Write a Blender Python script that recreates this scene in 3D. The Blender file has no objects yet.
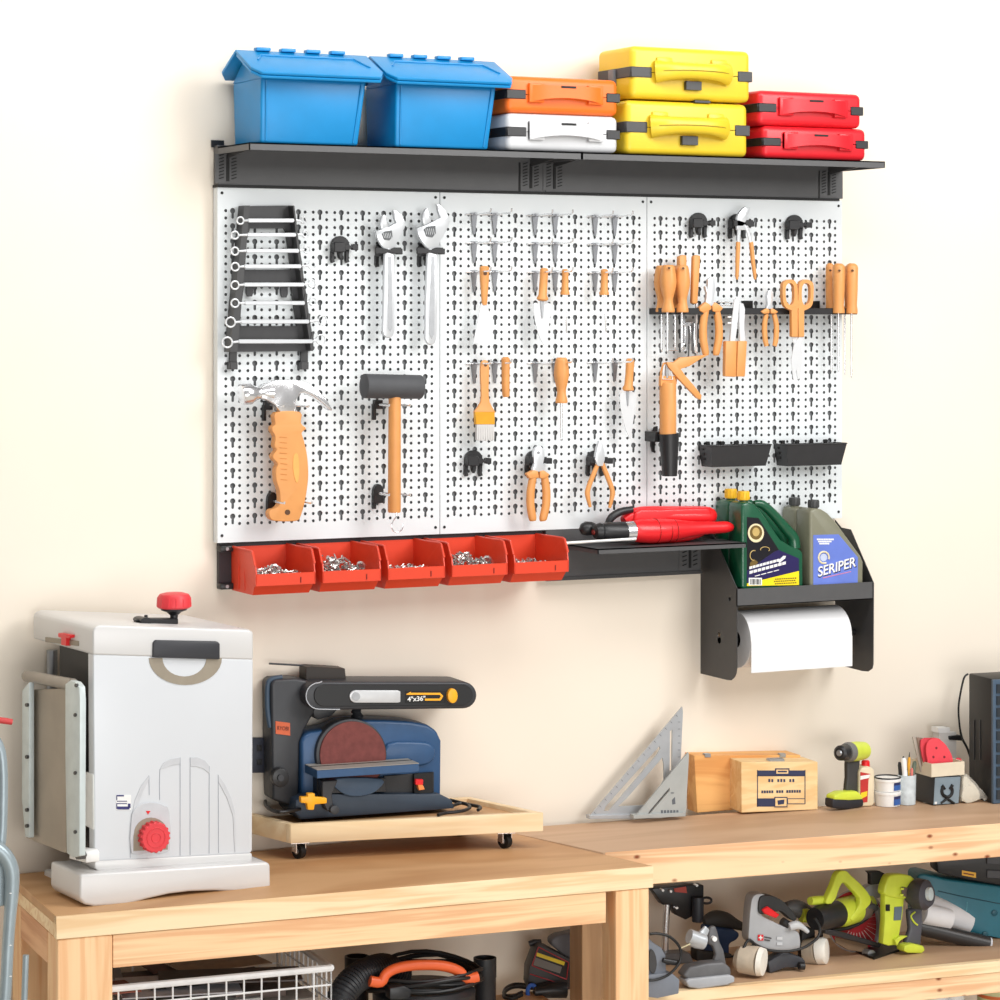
import bpy, bmesh, math, random
from mathutils import Vector as V, Matrix
from mathutils.geometry import tessellate_polygon
random.seed(7)
PI = math.pi
sin, cos = math.sin, math.cos

# ---------------------------------------------------------------- camera model
FOC = 2760.0
TH = math.atan(1400 / 2760)
HY = 314.0
CAM = V((0, -5.8, 2.1))
FW = V((sin(TH), cos(TH), 0))
RT = V((cos(TH), -sin(TH), 0))
ZB = CAM.z - 1.2077          # bench top height
ZS = 0.565                   # right lower shelf height
ZL = 0.53                    # left lower shelf height


def ray(x, y):
    return FW + RT * ((x - 500) / FOC) + V((0, 0, -(y - HY) / FOC))


class Plane:
    """upright plane through o; n looks out of it, u runs along it to the right"""
    def __init__(s, o, yaw=0.0):
        s.o = V(o)
        s.yaw = yaw
        s.u = V((cos(yaw), sin(yaw), 0))
        s.n = V((sin(yaw), -cos(yaw), 0))

    def P(s, x, y, d=0.0):
        r = ray(x, y)
        t = (s.o + s.n * d - CAM).dot(s.n) / r.dot(s.n)
        return CAM + r * t

    def m(s, x, y, d=0.0):
        return (s.P(x, y, d) - CAM).dot(FW) / FOC

    def side(s, o):
        return Plane(o, s.yaw - PI / 2)


WALL = Plane((0, 0, 0), 0)
W = WALL.P


def Hz(x, y, z):
    r = ray(x, y)
    return CAM + r * ((z - CAM.z) / r.z)


# ---------------------------------------------------------------- materials
def lin(c):
    return tuple(((v / 255) / 12.92 if v / 255 <= .04045 else (((v / 255) + .055) / 1.055) ** 2.4) for v in c) + (1,)


_M = {}


def mat(name, rgb, rough=.5, metal=0.0, var=.06, scale=30, coat=0, spec=.5, trans=0, bump=0, alpha=1):
    if name in _M:
        return _M[name]
    m = bpy.data.materials.new(name)
    m.use_nodes = True
    nt = m.node_tree
    b = nt.nodes['Principled BSDF']
    b.inputs['Roughness'].default_value = rough
    b.inputs['Metallic'].default_value = metal
    b.inputs['Coat Weight'].default_value = coat
    b.inputs['Specular IOR Level'].default_value = spec
    b.inputs['Transmission Weight'].default_value = trans
    b.inputs['Alpha'].default_value = alpha
    c = lin(rgb)
    tc = nt.nodes.new('ShaderNodeTexCoord')
    no = nt.nodes.new('ShaderNodeTexNoise')
    no.inputs['Scale'].default_value = scale
    no.inputs['Detail'].default_value = 3
    nt.links.new(tc.outputs['Object'], no.inputs['Vector'])
    rp = nt.nodes.new('ShaderNodeValToRGB')
    rp.color_ramp.elements[0].position = .3
    rp.color_ramp.elements[1].position = .7
    rp.color_ramp.elements[0].color = tuple(v * (1 - var) for v in c[:3]) + (1,)
    rp.color_ramp.elements[1].color = tuple(min(1, v * (1 + var)) for v in c[:3]) + (1,)
    nt.links.new(no.outputs['Fac'], rp.inputs['Fac'])
    nt.links.new(rp.outputs['Color'], b.inputs['Base Color'])
    if bump:
        bp = nt.nodes.new('ShaderNodeBump')
        bp.inputs['Strength'].default_value = bump
        bp.inputs['Distance'].default_value = .002
        nt.links.new(no.outputs['Fac'], bp.inputs['Height'])
        nt.links.new(bp.outputs['Normal'], b.inputs['Normal'])
    _M[name] = m
    return m


def wood(name, c0, c1, axis=0, stretch=1.2, across=28, rough=.55, yaw=0, knots=False):
    if name in _M:
        return _M[name]
    m = bpy.data.materials.new(name)
    m.use_nodes = True
    nt = m.node_tree
    b = nt.nodes['Principled BSDF']
    b.inputs['Roughness'].default_value = rough
    tc = nt.nodes.new('ShaderNodeTexCoord')
    mp = nt.nodes.new('ShaderNodeMapping')
    sc = [across] * 3
    sc[axis] = stretch
    mp.inputs['Scale'].default_value = sc
    mp0 = nt.nodes.new('ShaderNodeMapping')
    mp0.inputs['Rotation'].default_value = (0, 0, -yaw)
    nt.links.new(tc.outputs['Object'], mp0.inputs['Vector'])
    nt.links.new(mp0.outputs['Vector'], mp.inputs['Vector'])
    n1 = nt.nodes.new('ShaderNodeTexNoise')
    n1.inputs['Scale'].default_value = 1.0
    n1.inputs['Detail'].default_value = 4
    n1.inputs['Distortion'].default_value = .6
    nt.links.new(mp.outputs['Vector'], n1.inputs['Vector'])
    wv = nt.nodes.new('ShaderNodeMath')
    wv.operation = 'MULTIPLY'
    wv.inputs[1].default_value = 26
    nt.links.new(n1.outputs['Fac'], wv.inputs[0])
    sn = nt.nodes.new('ShaderNodeMath')
    sn.operation = 'SINE'
    nt.links.new(wv.outputs[0], sn.inputs[0])
    mr = nt.nodes.new('ShaderNodeMapRange')
    mr.inputs['From Min'].default_value = -1
    nt.links.new(sn.outputs[0], mr.inputs['Value'])
    n2 = nt.nodes.new('ShaderNodeTexNoise')
    n2.inputs['Scale'].default_value = 2.5
    nt.links.new(tc.outputs['Object'], n2.inputs['Vector'])
    mx = nt.nodes.new('ShaderNodeMath')
    mx.operation = 'MULTIPLY_ADD'
    mx.inputs[1].default_value = .55
    nt.links.new(mr.outputs[0], mx.inputs[0])
    m3 = nt.nodes.new('ShaderNodeMath')
    m3.operation = 'MULTIPLY'
    m3.inputs[1].default_value = .45
    nt.links.new(n2.outputs['Fac'], m3.inputs[0])
    nt.links.new(m3.outputs[0], mx.inputs[2])
    rp = nt.nodes.new('ShaderNodeValToRGB')
    rp.color_ramp.elements[0].color = lin(c0)
    rp.color_ramp.elements[1].color = lin(c1)
    rp.color_ramp.elements[0].position = .1
    rp.color_ramp.elements[1].position = .8
    nt.links.new(mx.outputs[0], rp.inputs['Fac'])
    out = rp.outputs['Color']
    if knots:
        vo = nt.nodes.new('ShaderNodeTexVoronoi')
        mk = nt.nodes.new('ShaderNodeMapping')
        ks = [5, 5, 5]
        ks[axis] = 3
        mk.inputs['Scale'].default_value = ks
        nt.links.new(mp0.outputs['Vector'], mk.inputs['Vector'])
        nt.links.new(mk.outputs['Vector'], vo.inputs['Vector'])
        r2 = nt.nodes.new('ShaderNodeValToRGB')
        r2.color_ramp.elements[0].color = lin((150, 95, 60))
        r2.color_ramp.elements[1].color = (1, 1, 1, 1)
        r2.color_ramp.elements[0].position = .05
        r2.color_ramp.elements[1].position = .15
        nt.links.new(vo.outputs['Distance'], r2.inputs['Fac'])
        mm = nt.nodes.new('ShaderNodeMixRGB')
        mm.blend_type = 'MULTIPLY'
        mm.inputs['Fac'].default_value = 1
        nt.links.new(out, mm.inputs[1])
        nt.links.new(r2.outputs['Color'], mm.inputs[2])
        out = mm.outputs[0]
    nt.links.new(out, b.inputs['Base Color'])
    _M[name] = m
    return m


# ---------------------------------------------------------------- geometry (verts, faces)
def J(*gs):
    v, f = [], []
    for g in gs:
        k = len(v)
        v += list(g[0])
        f += [tuple(i + k for i in q) for q in g[1]]
    return v, f


def fixn(g):
    bm = bmesh.new()
    vs = [bm.verts.new(p) for p in g[0]]
    for f in g[1]:
        try:
            bm.faces.new([vs[i] for i in f])
        except ValueError:
            pass
    bmesh.ops.remove_doubles(bm, verts=bm.verts, dist=1e-6)
    bmesh.ops.recalc_face_normals(bm, faces=bm.faces)
    return bm


def unbm(bm):
    bm.verts.index_update()
    r = [v.co.copy() for v in bm.verts], [tuple(v.index for v in f.verts) for f in bm.faces]
    bm.free()
    return r


def bev(g, w, seg=2, ang=28):
    if w <= 0:
        return g
    bm = fixn(g)
    es = [e for e in bm.edges if len(e.link_faces) == 2 and e.calc_face_angle(0) > math.radians(ang)]
    bmesh.ops.bevel(bm, geom=es, offset=w, offset_type='OFFSET', segments=seg, profile=.5, affect='EDGES', clamp_overlap=True)
    return unbm(bm)


def sm(pts, n=4, closed=True):
    """smooth outline through the points"""
    out = []
    L = len(pts)
    rng = range(L) if closed else range(L - 1)
    for i in rng:
        if closed:
            p = [pts[(i + k - 1) % L] for k in range(4)]
        else:
            p = [pts[max(0, min(L - 1, i + k - 1))] for k in range(4)]
        for j in range(n):
            t = j / n
            q = []
            for c in range(len(p[0])):
                a, b_, c_, d_ = (p[0][c], p[1][c], p[2][c], p[3][c])
                q.append(.5 * (2 * b_ + (c_ - a) * t + (2 * a - 5 * b_ + 4 * c_ - d_) * t * t + (3 * b_ - a - 3 * c_ + d_) * t ** 3))
            out.append(tuple(q))
    if not closed:
        out.append(tuple(pts[-1]))
    return out


def slab(pl, pts, d0, d1, b=0, seg=2, holes=None):
    """outline seen at offset d1 of the plane, carried back to d0"""
    fr = [pl.P(x, y, d1) for x, y in pts]
    back = pl.n * (d0 - d1)
    n = len(fr)
    if not holes:
        g = fr + [p + back for p in fr], [tuple(range(n)), tuple(range(2 * n - 1, n - 1, -1))] + [(i, (i + 1) % n, n + (i + 1) % n, n + i) for i in range(n)]
        if b:
            return bev(g, b, seg)
        return g
    loops = [fr] + [[pl.P(x, y, d1) for x, y in h] for h in holes]
    flat = [p for l in loops for p in l]
    l2 = [[V((p.dot(pl.u), p.z, 0)) for p in l] for l in loops]
    tri = tessellate_polygon(l2)
    N = len(flat)
    f = [tuple(t) for t in tri] + [tuple(N + i for i in reversed(t)) for t in tri]
    k = 0
    for l in loops:
        m_ = len(l)
        for i in range(m_):
            a, b_ = k + i, k + (i + 1) % m_
            f.append((a, b_, N + b_, N + a))
        k += m_
    return unbm(fixn((flat + [p + back for p in flat], f)))


def hexa(p):
    """p: front quad (4) then back quad (4)"""
    return [V(q) for q in p], [(0, 1, 2, 3), (7, 6, 5, 4), (0, 4, 5, 1), (1, 5, 6, 2), (2, 6, 7, 3), (3, 7, 4, 0)]


def box(c, s, yaw=0.0, b=0, seg=2, tilt=None):
    """c = centre of the base"""
    x, y, z = s[0] / 2, s[1] / 2, s[2]
    R = Matrix.Rotation(yaw, 3, 'Z')
    if tilt:
        R = R @ Matrix.Rotation(tilt[1], 3, tilt[0])
    q = [(-x, -y, 0), (x, -y, 0), (x, -y, z), (-x, -y, z), (-x, y, 0), (x, y, 0), (x, y, z), (-x, y, z)]
    return bev(hexa([V(c) + R @ V(p) for p in q]), b, seg)


def pbox(pl, x0, y0, x1, y1, d0, d1, b=0, seg=2):
    """box aligned with the plane; x0,y0 upper left and y1 lower edge as seen on its front at x0; x1 right"""
    a, c = pl.P(x0, y0, d1), pl.P(x0, y1, d1)
    r = pl.P(x1, (y0 + y1) / 2, d1)
    L = (r - a).dot(pl.u)
    up = V((0, 0, a.z - c.z))
    bk = pl.n * (d0 - d1)
    e = pl.u * L
    return bev(hexa([c, c + e, c + e + up, c + up, c + bk, c + e + bk, c + e + up + bk, c + up + bk]), b, seg)


def tube(pts, rad, seg=14, flat=None, caps=True):
    """tube through 3-D points; flat=(normal, factor) squashes it"""
    pts = [V(p) for p in pts]
    n = len(pts)
    if not hasattr(rad, '__len__'):
        rad = [rad] * n
    vs, fs = [], []
    prev = None
    for i in range(n):
        t = (pts[min(i + 1, n - 1)] - pts[max(i - 1, 0)])
        if t.length < 1e-9:
            t = V((0, 0, 1))
        t.normalize()
        if prev is None:
            a = V((0, 1, 0)) if abs(t.y) < .9 else V((1, 0, 0))
            if flat:
                a = flat[0]
            prev = a
        a = prev - t * prev.dot(t)
        a.normalize()
        prev = a
        b_ = t.cross(a)
        fa = flat[1] if flat else 1
        for k in range(seg):
            an = 2 * PI * k / seg
            vs.append(pts[i] + (a * cos(an) * fa + b_ * sin(an)) * rad[i])
    for i in range(n - 1):
        for k in range(seg):
            k2 = (k + 1) % seg
            fs.append((i * seg + k, i * seg + k2, (i + 1) * seg + k2, (i + 1) * seg + k))
    if caps:
        fs.append(tuple(range(seg))[::-1])
        fs.append(tuple((n - 1) * seg + k for k in range(seg)))
    return vs, fs


def tb(pl, pts, d, seg=14, flat=1.0, smooth=0, caps=True):
    """tube in a plane from (px, py, radius px)"""
    if smooth:
        pts = sm(pts, smooth, closed=False)
    P3 = [pl.P(p[0], p[1], d) for p in pts]
    R = [max(.0002, p[2]) * pl.m(p[0], p[1], d) for p in pts]
    return tube(P3, R, seg, flat=(pl.n, flat) if flat != 1.0 else None, caps=caps)


def cyl(c, ax, r, L, seg=24, r2=None):
    ax = V(ax).normalized()
    c = V(c)
    return tube([c - ax * L / 2, c + ax * L / 2], [r, r if r2 is None else r2], seg)


def disc_px(pl, x, y, rx, ry, d0, d1, n=24, b=0):
    return slab(pl, [(x + rx * cos(2 * PI * k / n), y + ry * sin(2 * PI * k / n)) for k in range(n)], d0, d1, b)


def rect(x0, y0, x1, y1):
    return [(x0, y0), (x1, y0), (x1, y1), (x0, y1)]


def ell(x, y, rx, ry, n=20):
    return [(x + rx * cos(2 * PI * k / n), y + ry * sin(2 * PI * k / n)) for k in range(n)]


def ringt(pl, x, y, rx, ry, r, d, n=24, seg=8, a0=0, a1=2 * PI):
    """torus-like ring in the plane"""
    closed = abs(a1 - a0 - 2 * PI) < 1e-6
    pts = [pl.P(x + rx * cos(a0 + (a1 - a0) * k / n), y + ry * sin(a0 + (a1 - a0) * k / n), d) for k in range(n + 1)]
    return tube(pts, r, seg, caps=not closed)


def text(pl, s, x, y, d, hpx, ang=0, depth=.0006, wid=1.0, bold=0, shear=0):
    cu = bpy.data.curves.new('t', 'FONT')
    cu.body = s
    cu.align_x = 'CENTER'
    cu.align_y = 'CENTER'
    cu.extrude = depth
    cu.offset = bold
    cu.shear = shear
    o = bpy.data.objects.new('t', cu)
    bpy.context.scene.collection.objects.link(o)
    bpy.context.view_layer.update()
    me = bpy.data.meshes.new_from_object(o)
    bpy.data.objects.remove(o)
    k = hpx * pl.m(x, y, d) * 1.4
    c = pl.P(x, y, d)
    a = math.radians(ang)
    ux = pl.u * cos(a) + V((0, 0, sin(a)))
    uy = pl.u * -sin(a) + V((0, 0, cos(a)))
    vs = [c + ux * v.co.x * k * wid + uy * v.co.y * k + pl.n * v.co.z for v in me.vertices]
    fs = [tuple(p.vertices) for p in me.polygons]
    bpy.data.meshes.remove(me)
    return vs, fs


# ---------------------------------------------------------------- things
COL = bpy.context.scene.collection


def mkobj(name, g, m, off, smooth=True):
    me = bpy.data.meshes.new(name)
    me.from_pydata([V(v) - off for v in g[0]], [], [f for f in g[1]])
    bm = bmesh.new()
    bm.from_mesh(me)
    bmesh.ops.recalc_face_normals(bm, faces=bm.faces)
    bm.to_mesh(me)
    bm.free()
    me.materials.append(m)
    if smooth:
        me.shade_smooth()
        me.set_sharp_from_angle(angle=math.radians(38))
    o = bpy.data.objects.new(name, me)
    COL.objects.link(o)
    return o


class Thing:
    def __init__(s, name, label, cat, group=None, kind=None):
        s.name, s.label, s.cat, s.group, s.kind = name, label, cat, group, kind
        s.parts = []

    def p(s, name, g, m, under=None, label=None, smooth=True):
        s.parts.append([name, g, m, under, label, smooth])
        return len(s.parts) - 1

    def done(s):
        allv = [V(v) for q in s.parts for v in q[1][0]]
        lo = V((min(v.x for v in allv), min(v.y for v in allv), min(v.z for v in allv)))
        hi = V((max(v.x for v in allv), max(v.y for v in allv), max(v.z for v in allv)))
        base = V(((lo.x + hi.x) / 2, (lo.y + hi.y) / 2, lo.z))
        if len(s.parts) == 1:
            q = s.parts[0]
            root = mkobj(s.name, q[1], q[2], base, q[5])
            root.location = base
        else:
            root = bpy.data.objects.new(s.name, None)
            root.empty_display_size = .02
            COL.objects.link(root)
            root.location = base
            obs = []
            for q in s.parts:
                c = V(q[1][0][0]) * 0
                vv = [V(v) for v in q[1][0]]
                c = sum(vv, V((0, 0, 0))) / len(vv)
                o = mkobj(q[0], q[1], q[2], c, q[5])
                if q[3] is None:
                    o.parent = root
                    o.location = c - base
                else:
                    po, pc = obs[q[3]]
                    o.parent = po
                    o.location = c - pc
                if q[4]:
                    o['label'] = q[4]
                obs.append((o, c))
        if s.kind == 'structure':
            root['kind'] = 'structure'
        else:
            root['label'] = s.label
            root['category'] = s.cat
            if s.kind:
                root['kind'] = s.kind
            if s.group:
                root['group'] = s.group
        return root


def one(name, g, m, label, cat, group=None, kind=None, smooth=True):
    t = Thing(name, label, cat, group, kind)
    t.p(name, g, m, smooth=smooth)
    return t.done()


def clone(root, shift, label, group=None):
    r = root.copy()
    COL.objects.link(r)
    r.location = root.location + V(shift)
    r['label'] = label
    if group:
        r['group'] = group
    for ch in list(root.children):
        c = ch.copy()
        COL.objects.link(c)
        c.parent = r
        for g in list(ch.children):
            e = g.copy()
            COL.objects.link(e)
            e.parent = c
    return r


# ---------------------------------------------------------------- palette
CHROME = mat('chrome', (240, 240, 242), .2, .85, .03)
STEEL = mat('polished_steel', (222, 225, 228), .28, .4, .01)
BRUSHED = mat('brushed_steel', (170, 172, 175), .4, .8, .08)
ORANGE = mat('amber_handle', (222, 154, 88), .45, 0, .04)
BLACK = mat('black_plastic', (34, 34, 36), .4, 0, .1)
JET = mat('jet_black', (10, 10, 11), .6)
DGREY = mat('dark_grey_steel', (84, 84, 85), .42, 0, .04)
DGREY2 = mat('charcoal_steel', (62, 62, 63), .45, 0, .05)
RUBBER = mat('black_rubber', (74, 75, 78), .65)
CORD = mat('cord_rubber', (22, 22, 23), .45)
WHITE = mat('white_plastic', (238, 238, 236), .4)
YELLOW = mat('yellow_plastic', (238, 208, 40), .38, 0, .02)
REDP = mat('red_plastic', (226, 25, 32), .35, 0, .03)
BLUE = mat('blue_plastic', (8, 132, 194), .38, 0, .03)
LIME = mat('lime_plastic', (208, 222, 70), .4)
SILVERP = mat('silver_plastic', (214, 216, 218), .38, .15, .02)
PINE = wood('pine', (232, 192, 142), (250, 224, 182), 0, 1.2, 22, yaw=math.radians(-5))
PINE_K = wood('knotty_pine', (226, 170, 124), (250, 216, 172), 0, 1.0, 20, yaw=math.radians(-6), knots=True)
PINE_V = wood('upright_pine', (236, 180, 128), (250, 210, 162), 2, 1.2, 22)
PLY = wood('plywood_top', (184, 136, 90), (204, 160, 114), 0, 1.0, 4, yaw=math.radians(-5))
PLY2 = wood('pale_plywood_top', (184, 148, 116), (202, 168, 136), 0, .8, 4, yaw=math.radians(-6))
# ================================================================ setting
wallm = mat('warm_wall_paint', (238, 228, 213), .9, 0, .012, 3, spec=.2, bump=.05)
one('wall_back', box((3.2, .06, 0), (9, .12, 4.2)), wallm, '', '', kind='structure')
one('floor', box((3.2, -3.4, -.05), (9, 7.0, .05)), mat('concrete_floor', (206, 200, 190), .8, 0, .08, 4), '', '', kind='structure')

# ================================================================ pegboard panels
DB = .03
PEG = mat('pegboard_paint', (226, 231, 233), .38, .0, .01, 5, coat=.2)
HOLE_SHADE = mat('hole_shade_grey', (112, 114, 116), .8)  # grey that stands in for the shade seen through the holes
zt, zbm = W(217.5, 186.5, DB).z, W(218, 543, DB).z
row0 = W(319, 212.3, DB).z
rowp = (row0 - W(319, 513.3, DB).z) / 20


def panel(xa, xb, tones, label):
    wd = xb - xa
    s = wd / 10.37
    r_small, r_head = .0037, .0064
    vs, fs = [], []

    def V3(x, z, y=-DB):
        vs.append(V((x, y, z)))
        return len(vs) - 1

    def cell(x0, x1, z0, z1, hole):
        """rectangle with a hole (list of (x, z)), each hole vertex joined to the border"""
        n = len(hole)
        cx = sum(h[0] for h in hole) / n
        cz = sum(h[1] for h in hole) / n
        outer = []
        for hx, hz in hole:
            dx, dz = hx - cx, hz - cz
            k = min(((x1 - cx) if dx > 0 else (x0 - cx)) / dx if abs(dx) > 1e-9 else 1e9,
                    ((z1 - cz) if dz > 0 else (z0 - cz)) / dz if abs(dz) > 1e-9 else 1e9)
            outer.append([cx + dx * k, cz + dz * k])
        for q in ((x0, z0), (x1, z0), (x1, z1), (x0, z1)):      # snap the nearest ones to the corners
            j = min(range(n), key=lambda i: (outer[i][0] - q[0]) ** 2 + (outer[i][1] - q[1]) ** 2)
            outer[j] = list(q)
        a = [V3(*p) for p in hole]
        b_ = [V3(*p) for p in outer]
        c_ = [V3(p[0], p[1], -DB + .0016) for p in hole]
        for i in range(n):
            j = (i + 1) % n
            fs.append((a[i], a[j], b_[j], b_[i]))
            fs.append((a[i], c_[i], c_[j], a[j]))

    def circ(cx, cz, r, n=10):
        return [(cx + r * cos(2 * PI * k / n + PI / 10), cz + r * sin(2 * PI * k / n + PI / 10)) for k in range(n)]

    def key(cx, cz):
        h = [(cx + r_head * cos(a), cz + r_head * sin(a)) for a in [math.radians(-62 + 304 * k / 11) for k in range(12)]]
        w_, l_ = .0031, .0175
        h += [(cx - w_, cz - l_ + .002), (cx - w_ * .5, cz - l_), (cx + w_ * .5, cz - l_), (cx + w_, cz - l_ + .002)]
        return h
    def quad(x0, x1, z0, z1):
        a = [V3(x0, z0), V3(x1, z0), V3(x1, z1), V3(x0, z1)]
        fs.append(tuple(a))
    o = .0165                    # small holes sit this far from the key hole
    hs = .0085
    xs0 = xa + .685 * s
    for i in range(10):
        cx = xs0 + i * s
        L, R = cx - s / 2, cx + s / 2
        for j in range(21):
            cz = row0 - j * rowp
            T, B = cz + .0098, cz + .0098 - rowp
            for sx in (-1, 1):
                hx = cx + sx * o
                a, b_ = (L, cx - hs) if sx < 0 else (cx + hs, R)
                mid = cz - .0082
                cell(a, b_, mid, T, circ(hx, cz, r_small))
                cell(a, b_, B, mid, circ(hx, cz - .0165, r_small))
            cell(cx - hs, cx + hs, B, T, key(cx, cz))
    T, B = row0 + .0098, row0 + .0098 - 21 * rowp
    L, R = xs0 - s / 2, xs0 + 9.5 * s
    quad(xa, xb, T, zt)
    quad(xa, xb, zbm, B)
    quad(xa, L, B, T)
    quad(R, xb, B, T)
    e = .0007
    for (x0, x1, z0, z1) in ((xa + e, xa + e, zbm, zt), (xb - e, xb - e, zbm, zt)):
        vs.extend([V((x0, -DB, z0)), V((x0, -DB, z1)), V((x0, -.003, z1)), V((x0, -.003, z0))])
        k = len(vs)
        fs.append((k - 4, k - 3, k - 2, k - 1))
    for z in (zbm, zt):
        vs.extend([V((xa, -DB, z)), V((xb, -DB, z)), V((xb, -.003, z)), V((xa, -.003, z))])
        k = len(vs)
        fs.append((k - 4, k - 3, k - 2, k - 1))
    t = Thing('pegboard_panel', label, 'pegboard', 'perforated pegboard panels on the wall')
    t.p('perforated_sheet', (vs, fs), PEG, smooth=False)
    t.p('shade_sheet', hexa([(xa + .002, -DB + .006, zbm + .002), (xb - .002, -DB + .006, zbm + .002), (xb - .002, -DB + .006, zt - .002), (xa + .002, -DB + .006, zt - .002),
                            (xa + .002, -DB + .008, zbm + .002), (xb - .002, -DB + .008, zbm + .002), (xb - .002, -DB + .008, zt - .002), (xa + .002, -DB + .008, zt - .002)]), HOLE_SHADE, smooth=False)  # added sheet, keeps the holes as dark as the shade behind
    for sx in (xa + .0105, xb - .0105):
        for sz in (zt - .014, zbm + .016):
            t.p('screw', cyl((sx, -DB - .0006, sz), (0, 1, 0), .0034, .0014, 10), JET)
    t.done()


XE = [W(217.5, 300, DB).x, W(440, 300, DB).x, W(647, 300, DB).x, W(842, 300, DB).x]
panel(XE[0], XE[1] - .0012, 0, 'white perforated steel pegboard panel at the left, holding the hammer and mallet')
panel(XE[1] + .0006, XE[2] - .0012, 0, 'white perforated steel pegboard panel in the middle, under rows of wire hooks')
panel(XE[2] + .0006, XE[3], 0, 'white perforated steel pegboard panel at the right, holding scissors and two black trays')

# ================================================================ long shelf above
SD = .218


def slotted(pl, cx, y0, y1, d):
    """slot and rungs of an upright, in metres"""
    g = []
    c = pl.P(cx, y0, d)
    e = pl.P(cx, y1, d)
    h = c.z - e.z
    g.append(box((c.x, -d - .001, e.z + .004), (.007, .006, h - .008)))
    n = 8
    for k in range(n):
        z = e.z + h * (k + .5) / n
        for sx in (-1, 1):
            g.append(box((c.x + sx * .014, -d - .001, z), (.013, .004, .0022), 0, tilt=('Y', -.28)))
    return J(*g)


def arm(x, zt_, d0, d1, h):
    y0, y1 = -d0, -d1
    pts = [(x - .0015, y0, zt_), (x - .0015, y1, zt_), (x - .0015, y1, zt_ - .008), (x - .0015, y0, zt_ - h)]
    v = [V(p) for p in pts] + [V(p) + V((.003, 0, 0)) for p in pts]
    return v, [(0, 1, 2, 3), (7, 6, 5, 4), (0, 4, 5, 1), (1, 5, 6, 2), (2, 6, 7, 3), (3, 7, 4, 0)]


def shelf_unit(xl, xr, zb, zt_, trayz, xtl, xtr, dfront, slots, label, lip=.016, end_left=True, seam=True):
    t = Thing('wall_shelf', label, 'shelf', 'dark grey steel wall shelves')
    bp = t.p('back_panel', bev(hexa([(xl, -DB, zb), (xr, -DB, zb), (xr, -DB, zt_), (xl, -DB, zt_), (xl, -.002, zb), (xr, -.002, zb), (xr, -.002, zt_), (xl, -.002, zt_)]), .001, 1), DGREY)
    g = [hexa([(xtl, -dfront, trayz - .003), (xtr, -dfront, trayz - .003), (xtr, -dfront, trayz), (xtl, -dfront, trayz), (xtl, -DB, trayz - .003), (xtr, -DB, trayz - .003), (xtr, -DB, trayz), (xtl, -DB, trayz)]),
         hexa([(xtl, -dfront, trayz - lip), (xtr, -dfront, trayz - lip), (xtr, -dfront, trayz), (xtl, -dfront, trayz), (xtl, -dfront + .002, trayz - lip), (xtr, -dfront + .002, trayz - lip), (xtr, -dfront + .002, trayz), (xtl, -dfront + .002, trayz)])]
    for x in (xtl, xtr - .002):
        g.append(hexa([(x, -dfront, trayz - lip), (x + .002, -dfront, trayz - lip), (x + .002, -dfront, trayz), (x, -dfront, trayz), (x, -DB, trayz - lip), (x + .002, -DB, trayz - lip), (x + .002, -DB, trayz), (x, -DB, trayz)]))
    t.p('tray', J(*g), DGREY, smooth=False)
    for x in slots:
        u = t.p('slotted_upright', hexa([(x - .03, -DB - .0015, zb + .004), (x + .03, -DB - .0015, zb + .004), (x + .03, -DB - .0015, zt_ - .02), (x - .03, -DB - .0015, zt_ - .02),
                                         (x - .03, -DB, zb + .004), (x + .03, -DB, zb + .004), (x + .03, -DB, zt_ - .02), (x - .03, -DB, zt_ - .02)]), DGREY)
        c = []
        h = zt_ - zb - .03
        c.append(box((x, -DB - .002, zb + .008), (.0065, .003, h)))
        for k in range(8):
            z = zb + .012 + h * (k + .3) / 8
            for sx in (-1, 1):
                c.append(box((x + sx * .015, -DB - .002, z), (.012, .003, .0022), 0, tilt=('Y', -.3)))
        t.p('slots', J(*c), JET, under=u)
        t.p('bracket', arm(x, trayz - .003, DB, dfront * .8, .022), DGREY2)
    return t


zr0, zr1 = W(217, 186, DB).z + .003, W(217, 145, DB).z
trz = W(246.5, 142.2, SD).z
XS = [W(218, 300, DB).x, W(545, 300, DB).x, W(843, 300, DB).x]
xtm, xtr_ = W(582, 300, SD).x, W(885, 300, SD).x
t = shelf_unit(XS[0], XS[1], zr0, zr1, trz, XS[0], xtm - .001, SD, (W(227.5, 200, DB).x, W(530.5, 200, DB).x), 'long dark grey steel wall shelf carrying the two blue bins')
t.p('mounting_tab', box((XS[0] + .008, -.006, zr1 - .004), (.03, .004, .016)), BLACK)
t.p('seam_strip', box((W(519.5, 200, DB).x, -DB - .001, zr0), (.004, .002, zr1 - zr0 - .02)), JET)
t.done()
t = shelf_unit(XS[1] + .001, XS[2], zr0, zr1, trz, xtm + .001, xtr_, SD, (W(554, 200, DB).x, W(828.5, 200, DB).x), 'long dark grey steel wall shelf carrying the yellow and red cases')
t.p('seam_strip', box((W(819, 200, DB).x, -DB - .001, zr0), (.003, .002, zr1 - zr0 - .02)), JET)
t.done()
one('mounting_rail', hexa([(XE[0] - .001, -DB - .004, zt - .002), (XE[3] - .01, -DB - .004, zt - .002), (XE[3] - .01, -DB - .004, zt + .004), (XE[0] - .001, -DB - .004, zt + .004),
                           (XE[0] - .001, -.002, zt - .002), (XE[3] - .01, -.002, zt - .002), (XE[3] - .01, -.002, zt + .004), (XE[0] - .001, -.002, zt + .004)]), JET,
    'thin black rail running between the upper shelf and the pegboard', 'rail')

# ---------------------------------------------------------------- blue lidded bins


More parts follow.
